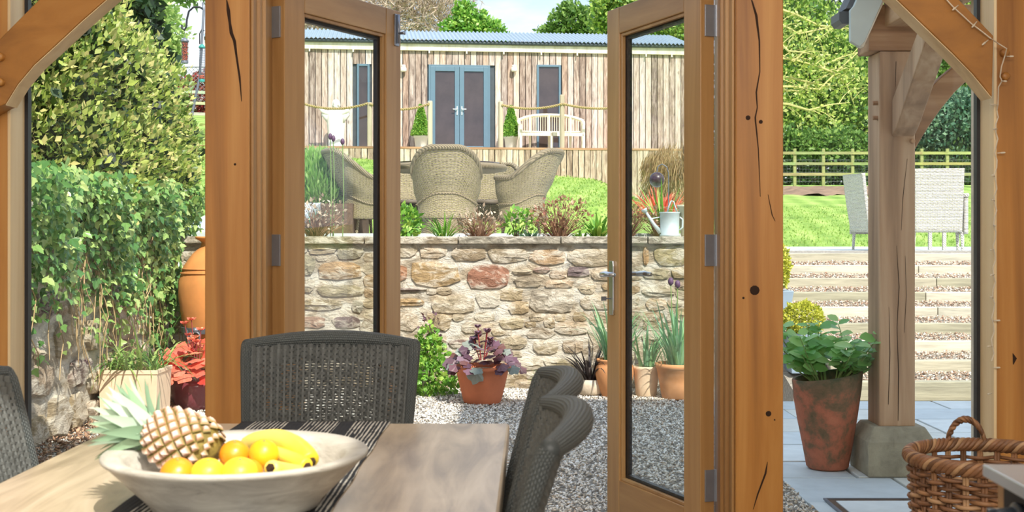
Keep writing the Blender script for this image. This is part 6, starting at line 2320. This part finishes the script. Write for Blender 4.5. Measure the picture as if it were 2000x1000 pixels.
for x in (TX0 + .09, TX1 - .12):
    for y in (TY0 + .13, TY1 - .11):
        q = MB(); q.bb(x - .04, x + .04, y - .04, y + .04, 0, .61); q.build('leg', M['table'], dt, bevel=.004)

def runnermat():
    m, t, b = nt('striped_cloth')
    tc = t.nodes.new('ShaderNodeTexCoord')
    sp = t.nodes.new('ShaderNodeSeparateXYZ'); t.links.new(tc.outputs['Object'], sp.inputs[0])
    # narrow stripes along y
    s = math_n(t, 'SINE', math_n(t, 'MULTIPLY', sp.outputs[0], 2 * pi / .0085))
    bands = math_n(t, 'SINE', math_n(t, 'MULTIPLY', sp.outputs[0], 2 * pi / .115))
    mp = mapping(t, (60, 3, 1))
    n = nz(t, mp.outputs[0], 3.0, 3, .7)
    f = math_n(t, 'GREATER_THAN', math_n(t, 'ADD', s, math_n(t, 'MULTIPLY', math_n(t, 'SUBTRACT', n.outputs[0], .5), 5.0)), .45)
    g = math_n(t, 'MULTIPLY', f, math_n(t, 'GREATER_THAN', bands, -.62))
    mp2 = mapping(t, (2, 130, 1))
    n2 = nz(t, mp2.outputs[0], 2.0, 2, .7)
    g = math_n(t, 'MULTIPLY', g, math_n(t, 'GREATER_THAN', n2.outputs[0], .40))
    r = ramp(t, [(0, srgb(36, 38, 44)), (1, srgb(206, 202, 192))])
    t.links.new(g, r.inputs[0]); t.links.new(r.outputs[0], b.inputs['Base Color'])
    b.inputs['Roughness'].default_value = .9
    bump(t, b, s, .3, .002)
    return m
q = MB()
q.grid(20, 60, lambda u, v: (-.617 + .338 * u + .002 * sin(v * 40), .8 + (TY1 - .8 + .002) * v, .7535 + .0006 * sin(v * 60) * sin(u * 9)))
q.grid(20, 8, lambda u, v: (-.617 + .338 * u, TY1 + .004 + .002 * sin(v * 3), .7535 - .13 * v))
rn = q.build('table_runner', runnermat(), smooth=True)
rn.modifiers.new('solid', 'SOLIDIFY').thickness = .002
tag(rn, 'black and white striped woven runner along the dining table', 'table runner')

# ---------------------------------------------------------------- woven dining chairs
def loom_chair(name, label, group):
    """seat centre at the origin, sitter faces +y, back at -y"""
    t = thing(name, label, 'chair', (0, 0, 0), 0, group)
    Z0, Z1, W0, W1 = .42, .922, .185, .211
    def pt_(u, v):      # u -1..1, v 0..1
        w = W0 + (W1 - W0) * min(1, v * 1.1)
        z = Z0 + (Z1 - Z0) * v - .012 * u * u * v
        y = -.20 - .115 * v - .03 * v * v + .045 * u * u * (0.4 + .6 * v)
        return Vector((u * w, y, z))
    M_ = M['loom']
    # stakes
    N = 26
    for k in range(N):
        u = -0.93 + 1.86 * k / (N - 1)
        q = MB(); q.tube([pt_(u, j / 10) for j in range(11)], .0042, 5)
        q.build('stake', M_, t, local=True, smooth=True)
    # strands: thin ribbons going in front of and behind the stakes; alternate rows leave small gaps
    q = MB()
    rows = 72
    r_ = random.Random(4)
    for i in range(rows):
        v = .01 + .965 * i / rows
        ph = (i % 2) * pi
        S_ = (N - 1) * 3
        k = len(q.v)
        half = .0036 * (.62 + .30 * r_.random()) / (Z1 - Z0) * (1.6 if v > .87 else 1)
        colr = [r_.uniform(.75, 1.45) for _ in range(N + 1)]
        for j in range(S_ + 1):
            u = -0.95 + 1.9 * j / S_
            a = pi * (N - 1) * (u + .93) / 1.86
            p = pt_(u, v + r_.uniform(-.0006, .0006))
            wob = .0045 * cos(a + ph)
            # rows open up towards the middle of each gap, tighter by the sides
            h = half * (1.0 if abs(u) < .82 else 1.5)
            if abs(u) > .60 and abs(u) < .72 or u < -.82:
                h = half * 1.5
            dz = h * (Z1 - Z0) * colr[min(N, j // 3)]
            q.v += [(p.x, p.y + wob, p.z - dz), (p.x, p.y + wob, p.z + dz)]
        for j in range(S_):
            a = k + j * 2
            q.f.append((a, a + 2, a + 3, a + 1))
    o = q.build('woven_strands', M_, t, local=True, solid=.002)
    o['kind'] = 'stuff'
    # wrapped rolled top, sides and foot
    q = MB()
    M2 = M['loom_tube']
    def tube_uv(fn, n, r, m=12, per=90):
        q.grid(n, m, fn, (per, 8))
    def wrap(path, rad, per):
        pts = path
        n = len(pts) - 1
        def fn(a, b_):
            i = min(n - 1, int(a * n)); f_ = a * n - i
            p = pts[i].lerp(pts[i + 1], f_)
            d = (pts[min(n, i + 1)] - pts[max(0, i)]).normalized()
            x = Vector((0, 1, 0)) - d * d.y
            x.normalize()
            y = d.cross(x)
            rr = rad(a) if callable(rad) else rad
            an = 2 * pi * b_
            return p + (x * cos(an) + y * sin(an)) * rr
        q.grid(n * 2, 14, fn, (per, 24))
    top = [pt_(u / 16, .985) + Vector((0, -.010, -.002)) for u in range(-16, 17)]
    wrap(top, lambda a: .015 + .008 * sin(pi * a), 150)
    q.ball(top[0], .0155, 12, 8); q.ball(top[-1], .0155, 12, 8)
    q.build('rolled_top', M2, t, local=True, smooth=True)
    for s in (-1, 1):
        q = MB(); wrap([pt_(s, v / 20) + Vector((0, -.006 * (v / 20), 0)) for v in range(0, 20)] + [top[0] if s < 0 else top[-1]], lambda a: .011 + .005 * a ** 3, 130)
        q.build('side_rail', M2, t, local=True, smooth=True)
    q = MB()
    q.grid(30, 30, lambda u, v: (-.215 + .43 * u, -.19 + .41 * v, .455 + .012 * sin(pi * u) * sin(pi * v)), (40, 60))
    q.build('seat', M2, t, local=True, smooth=True, solid=.02)
    q = MB()
    for a_, b_ in (((-.215, -.19), (.215, -.19)), ((.215, -.19), (.22, .22)), ((.22, .22), (-.22, .22)), ((-.22, .22), (-.215, -.19))):
        q.bar((a_[0], a_[1], .415), (b_[0], b_[1], .415), .02, .075)
    q.build('seat_apron', M2, t, local=True)
    for sx, sy in ((-1, -1), (1, -1), (-1, 1), (1, 1)):
        q = MB(); q.tube([(sx * .195, sy * .19 + .01, .43), (sx * .20, sy * .205 + .01, 0)], [.018, .013], 8)
        q.build('leg', M2, t, local=True, smooth=True)
    return t
lc = loom_chair('dining_chair', 'charcoal woven dining chair at the far end of the table', 'woven dining chairs')
lc.location = (-.458, 2.80, -.0)
lc.rotation_euler = (0, 0, pi)
def chair_at(x, y, rz, lab):
    return dup(lc, (x, y, 0), rz, lab)
chair_at(-.245, 2.245, radians(90), 'charcoal woven dining chair on the right of the table, farther of two')
chair_at(-.255, 1.81, radians(89), 'charcoal woven dining chair on the right of the table, nearer of two')
chair_at(-.71, 2.26, radians(-90), 'charcoal woven dining chair on the left of the table, cut by the frame')

# ---------------------------------------------------------------- bowl
bx, by, bz = -.430, 1.92, .7545
bowl = thing('fruit_bowl', 'large shallow whitewashed bowl of fruit on the striped runner', 'bowl', (bx, by, bz))
def bowlmat():
    m, t, b = nt('whitewashed_bowl')
    mp = mapping(t, (1, 1, 5))
    n = nz(t, mp.outputs[0], 9, 7, .7, .8)
    r = ramp(t, [(.26, srgb(112, 104, 94)), (.38, srgb(168, 162, 152)), (.55, srgb(190, 186, 176)), (.7, srgb(212, 208, 198))])
    t.links.new(n.outputs[0], r.inputs[0]); t.links.new(r.outputs[0], b.inputs['Base Color'])
    b.inputs['Roughness'].default_value = .5
    bump(t, b, n.outputs[0], .2, .003)
    return m
q = MB()
q.lathe([(.118, 0), (.128, .004), (.134, .014), (.150, .030), (.178, .058), (.196, .076), (.2035, .081), (.2045, .086), (.201, .089), (.180, .0855), (.172, .083), (.166, .078), (.150, .052), (.12, .036), (.06, .030), (.001, .030)], 64)
q.build('bowl_body', bowlmat(), bowl, local=True, smooth=True)
M['orange'] = plain('orange_peel', srgb(238, 148, 30), .35, var=.08, scale=30, bmp=.15)
M['lemon'] = plain('lemon_peel', srgb(248, 206, 50), .4, var=.08, scale=30, bmp=.15)
M['lime_orange'] = plain('golden_peel', srgb(232, 176, 30), .38, var=.12, scale=20, bmp=.15)
M['banana'] = None
def bananamat():
    m, t, b = nt('banana_skin')
    mp = mapping(t)
    n = nz(t, mp.outputs[0], 12, 4)
    sp = t.nodes.new('ShaderNodeSeparateXYZ'); t.links.new(mp.outputs[0], sp.inputs[0])
    g = math_n(t, 'ADD', math_n(t, 'MULTIPLY', sp.outputs[0], 7.0), math_n(t, 'MULTIPLY', n.outputs[0], .5))
    r = ramp(t, [(.1, srgb(250, 224, 110)), (.6, srgb(250, 208, 56)), (.95, srgb(196, 196, 50))])
    t.links.new(g, r.inputs[0]); t.links.new(r.outputs[0], b.inputs['Base Color'])
    b.inputs['Roughness'].default_value = .42
    return m
M['banana'] = bananamat()
def fruit(name, lab, cat, px, py, d, r, m, group=None, zf=None, sq=1.0):
    p = P(px, py, d)
    z = p.z if zf is None else zf
    t = thing(name, lab, cat, (p.x, d, z - r * sq), 0, group)
    q = MB()
    q.ball((0, 0, r * sq), (r, r, r * sq), 26, 16)
    q.build('skin', m, t, local=True, smooth=True)
    q = MB(); q.lathe([(r * .10, 0), (r * .07, .0015), (.0002, .001)], 8, (r * .1, -r * .35, r * sq + r * sq * .925), capb=False)
    q.build('stem_scar', M['stem_green'], t, local=True)
    return t
fruit('orange', 'glossy orange in the bowl right against the pineapple', 'orange', 458, 889, 1.90, .0235, M['orange'])
fruit('orange', 'dull golden orange between the glossy orange and the banana', 'orange', 515, 887, 1.885, .0230, M['lime_orange'])
fruit('orange', 'orange low at the front of the bowl below the pineapple', 'orange', 347, 928, 1.80, .026, M['orange'])
fruit('lemon', 'yellow lemon at the front rim, left of two', 'lemon', 406, 926, 1.79, .0255, M['lemon'], sq=.92)
fruit('lemon', 'yellow lemon at the front rim, right of two', 'lemon', 468, 926, 1.785, .027, M['lemon'], sq=.92)
fruit('orange', 'orange buried under the glossy orange', 'orange', 486, 925, 1.845, .022, M['orange'])
def banana(pts, r, lab):
    P_ = [Vector(p) for p in pts]
    c = sum(P_, Vector()) / len(P_)
    t = thing('banana', lab, 'banana', (c.x, c.y, min(p.z for p in P_) - r))
    # smooth the path
    path = []
    n = len(P_)
    for i in range(n - 1):
        p0, p1, p2, p3 = P_[max(0, i - 1)], P_[i], P_[i + 1], P_[min(n - 1, i + 2)]
        for k in range(5):
            u = k / 5
            path.append(.5 * ((2 * p1) + (-p0 + p2) * u + (2 * p0 - 5 * p1 + 4 * p2 - p3) * u * u + (-p0 + 3 * p1 - 3 * p2 + p3) * u ** 3))
    path.append(P_[-1])
    m = len(path)
    rr = [r * min(1, .35 + 2.6 * sin(pi * (.03 + .94 * i / (m - 1))) ** .9) for i in range(m)]
    rr = [min(x, r) for x in rr]
    q = MB(); q.tube(path, rr, 7); o = q.build('skin', M['banana'], t, smooth=True, sub=1)
    q = MB(); q.tube([path[-1], path[-1] + (path[-1] - path[-2]).normalized() * .006], [rr[-1] * .8, rr[-1] * .5], 6); q.build('tip', M['crack'], t)
    return t
banana([P(482, 872, 2.02), P(505, 862, 1.985), P(540, 858, 1.95), P(572, 868, 1.915), P(596, 888, 1.89), P(606, 903, 1.875)], .0185, 'large yellow banana arching over the oranges')
banana([P(500, 880, 1.98), P(530, 884, 1.94), P(560, 893, 1.90), P(585, 904, 1.87), P(600, 912, 1.855)], .0145, 'second banana tucked underneath the large one')
banana([P(590, 925, 1.84), P(566, 922, 1.83), P(545, 918, 1.815), P(528, 914, 1.79)], .0145, 'short banana end poking to the front rim with a dark tip')

# pineapple
pc0 = P(358, 862, 1.93)
pa = thing('pineapple', 'ripe pineapple lying in the bowl with its grey green crown to the left', 'pineapple', (pc0.x, pc0.y, .79))
ax = Vector((.88, -.35, -.20)).normalized()       # from crown end to base
ctr = Vector((0, 0, pc0.z - .79))
sx_ = ax.cross(Vector((0, 0, 1))).normalized(); sz_ = sx_.cross(ax)
Mx = Matrix((sx_, sz_, ax)).transposed()
LB, RB = .064, .044
def body(z):    # radius along the axis -1..1
    return RB * (1 - abs(z) ** 3.2) ** .5
M['pine_core'] = plain('pineapple_flesh', srgb(128, 112, 52), .7, var=.3, scale=60, bmp=.3)
def pinemat():
    m, t, b = nt('pineapple_scale')
    oi = t.nodes.new('ShaderNodeObjectInfo')
    mp = mapping(t)
    sp = t.nodes.new('ShaderNodeSeparateXYZ'); t.links.new(mp.outputs[0], sp.inputs[0])
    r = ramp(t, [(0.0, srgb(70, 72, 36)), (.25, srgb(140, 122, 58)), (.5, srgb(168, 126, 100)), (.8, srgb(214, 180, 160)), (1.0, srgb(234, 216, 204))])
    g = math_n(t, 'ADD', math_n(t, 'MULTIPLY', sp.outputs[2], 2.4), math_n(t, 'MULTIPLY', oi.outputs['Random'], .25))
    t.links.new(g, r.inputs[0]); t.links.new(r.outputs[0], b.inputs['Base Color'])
    b.inputs['Roughness'].default_value = .6
    return m
q = MB(); q.lathe([(max(.0005, body(-1 + k / 10) * .95), (-1 + k / 10) * LB) for k in range(21)], 24, ctr, Mx)
q.build('core', M['pine_core'], pa, local=True, smooth=True)
SCL = ([(-.55, 0, 0), (0, -.6, 0), (.55, 0, 0), (0, .6, 0), (-.28, 0, .26), (0, -.3, .28), (.28, 0, .26), (0, .3, .28), (0, .05, .42)],
       [(0, 1, 5, 4), (1, 2, 6, 5), (2, 3, 7, 6), (3, 0, 4, 7), (4, 5, 8), (5, 6, 8), (6, 7, 8), (7, 4, 8)])
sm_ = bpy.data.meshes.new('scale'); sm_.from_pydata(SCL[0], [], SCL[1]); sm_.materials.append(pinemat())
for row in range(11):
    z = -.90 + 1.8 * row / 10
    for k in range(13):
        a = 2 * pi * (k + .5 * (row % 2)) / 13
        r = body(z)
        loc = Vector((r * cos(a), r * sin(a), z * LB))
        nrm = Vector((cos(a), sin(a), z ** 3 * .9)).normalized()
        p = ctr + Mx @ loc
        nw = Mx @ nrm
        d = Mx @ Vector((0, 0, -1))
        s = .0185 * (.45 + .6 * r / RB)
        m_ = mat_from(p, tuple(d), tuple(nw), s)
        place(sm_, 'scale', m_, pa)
M['crown'] = leafmat('pineapple_crown', [srgb(136, 166, 136), srgb(178, 200, 178), srgb(208, 222, 204), srgb(150, 182, 146)], .5, .15)
c0 = ctr + Mx @ Vector((0, 0, -LB * .92))
up_ = -ax
r_ = random.Random(2)
for i in range(80):
    lay = i / 80
    a = i * 2.399
    spread = 1.05 - .95 * lay
    side = (sx_ * cos(a) + sz_ * sin(a))
    d0 = (up_ * (1 - .35 * spread) + side * spread * .75).normalized()
    L_ = .034 + .050 * sin(pi * min(1, .25 + lay * .7))
    n = 6
    q = MB()
    cur = c0 + side * .016 * (1 - lay) + up_ * (.004 + .030 * lay)
    dd = d0.copy()
    wv = dd.cross(side if abs(dd.dot(side)) < .95 else Vector((0, 0, 1))).normalized()
    for j in range(n + 1):
        t_ = j / n
        w = .0118 * (1 - t_ ** 1.6) + .0003
        nn_ = wv.cross(dd)
        q.v += [tuple(cur - wv * w + nn_ * w * .3), tuple(cur), tuple(cur + wv * w + nn_ * w * .3)]
        cur = cur + dd * (L_ / n)
        dd = (dd + side * .10 * (1 - lay * .5) + Vector((0, 0, -.015))).normalized()
    for j in range(n):
        k = j * 3
        q.f += [(k, k + 3, k + 4, k + 1), (k + 1, k + 4, k + 5, k + 2)]
    q.build('leaf', M['crown'], pa, local=True, smooth=True)

# ---------------------------------------------------------------- willow basket
bkd = 3.2
bp = P(1936, 885, bkd)
bk = thing('willow_basket', 'brown woven willow log basket with hooped handles at the lower right', 'basket', (bp.x, bkd, 0))
R0, R1, HZ = .175, .200, bp.z
r_ = random.Random(9)
BCOL = [srgb(128, 88, 58), srgb(152, 110, 74), srgb(106, 72, 46), srgb(176, 138, 100), srgb(138, 96, 64)]
NS = 28
def brad(z):
    return R0 + (R1 - R0) * z / HZ
for k in range(NS):
    a = 2 * pi * k / NS
    q = MB()
    for o_ in (-.018, .018):
        q.tube([(brad(z) * cos(a + o_), brad(z) * sin(a + o_), z) for z in (0.01, HZ * .5, HZ - .01)], .0048, 6)
    q.build('stake', M['basket'], bk, local=True, smooth=True, color=BCOL[k % 5])
rows = 46
for i in range(rows):
    z = .012 + (HZ - .045) * i / rows
    q = MB()
    n = NS * 6
    ph = (i % 2) * pi
    pts = []
    for j in range(n + 1):
        a = 2 * pi * j / n
        rr = brad(z) + .0095 * cos(NS * a / 2 * 1.0 + ph)
        pts.append((rr * cos(a), rr * sin(a), z + .002 * sin(a * 7 + i)))
    q.tube(pts, .0054 * r_.uniform(.85, 1.1), 6, caps=False)
    q.build('weaver', M['basket'], bk, local=True, smooth=True, color=r_.choice(BCOL))
for s in range(6):
    q = MB()
    pts = []
    for j in range(361):
        a = 2 * pi * j / 360
        an = a * 15 + s * 2 * pi / 6
        rr = R1 + .004 + .012 * cos(an)
        pts.append((rr * cos(a), rr * sin(a), HZ - .012 + .013 * sin(an)))
    q.tube(pts, .0068, 7, caps=False)
    q.build('rim_strand', M['basket'], bk, local=True, smooth=True, color=BCOL[s % 5])
for a0, nm in ((radians(88), 0), (radians(-62), 1)):
    for s in range(3):
        q = MB()
        pts = []
        wd = .052
        for j in range(61):
            t_ = j / 60
            th = pi * t_
            an = t_ * 30 + s * 2 * pi / 3
            cx_ = wd * cos(th)
            cz_ = .078 * sin(th) - .02
            off = .0055
            aa = a0 + cx_ / R1
            rr = R1 + off * cos(an)
            pts.append((rr * cos(aa), rr * sin(aa), HZ + cz_ + off * sin(an)))
        q.tube(pts, .0052, 6)
        q.build('handle', M['basket'], bk, local=True, smooth=True, color=BCOL[s])
q = MB(); q.lathe([(.001, .0), (R0, 0), (R0, .012), (.001, .012)], 28); q.build('base', M['basket'], bk, local=True, color=BCOL[2])

# ---------------------------------------------------------------- range cooker and pan at the right edge
ck_ = thing('range_cooker', 'stainless steel cooker top with dark glass hob and black knobs at the lower right corner', 'cooker', (.9, 1.1, 0), 0)
CR = Matrix.Rotation(radians(-2.0), 3, 'Z')
def cbox(q, x0, x1, y0, y1, z0, z1):
    c = Vector(((x0 + x1) / 2, (y0 + y1) / 2, 0))
    pv_ = Vector((.574, 1.5, 0))
    cc = pv_ + CR @ (c - pv_)
    q.box((cc.x, cc.y, (z0 + z1) / 2), (x1 - x0, y1 - y0, z1 - z0), CR)
q = MB(); cbox(q, .574, 1.2, .7, 1.5, .885, .90); q.build('worktop', M['steel_top'] if 'steel_top' in M else plain('satin_steel', srgb(196, 204, 214), .3, .6, .04), ck_, bevel=.002)
q = MB(); cbox(q, .64, 1.16, .75, 1.465, .9002, .9045); q.build('hob_glass', plain('black_hob_glass', (.02, .02, .025), .05, coat=1.0), ck_, bevel=.001)
q = MB(); cbox(q, .60, 1.18, .72, 1.478, .02, .885); q.build('body', M['black'], ck_)
q = MB(); cbox(q, .592, 1.18, 1.478, 1.498, 0.0, .885); q.build('side_panel', M['joinery'], ck_)
q = MB(); cbox(q, .592, .60, .72, 1.478, .80, .882); q.build('control_panel', M['black'], ck_)
M['knob'] = plain('dark_blue_black_knob', srgb(44, 52, 62), .35, coat=.4)
for i in range(7):
    y = 1.425 - i * .085
    q = MB()
    c = Vector((.592, y, .845)); pv_ = Vector((.574, 1.5, 0)); c = pv_ + CR @ (c - pv_)
    rm = Matrix.Rotation(radians(-90), 3, 'Y')
    q.lathe([(.024, 0), (.024, .006), (.019, .008), (.017, .028), (.014, .031)], 20, c, rm, capt=True)
    kn = q.build('knob', M['knob'], ck_, bevel=.001)
    q = MB(); q.box(c + Vector((-.034, 0, 0)), (.010, .007, .036)); q.build('grip', M['knob'], kn, bevel=.002)
pn = thing('saucepan', 'pan with a pale curved handle end at the right edge above the cooker', 'pan', (.84, 1.10, .905))
q = MB(); q.lathe([(.105, 0), (.115, .008), (.118, .11), (.122, .112), (.115, .112), (.11, .012), (.001, .010)], 32); q.build('pan_body', M['steel'], pn, local=True, smooth=True)
q = MB()
hp_ = [Vector((-.112, 0, .095)), Vector((-.18, .01, .12)), Vector((-.26, .03, .142)), Vector((-.318, .045, .146)), Vector((-.333, .05, .142))]
q.tube(hp_, [.008, .008, .010, .012, .007], 10); q.build('handle', plain('ivory_handle', srgb(214, 206, 194), .4), pn, local=True, smooth=True)
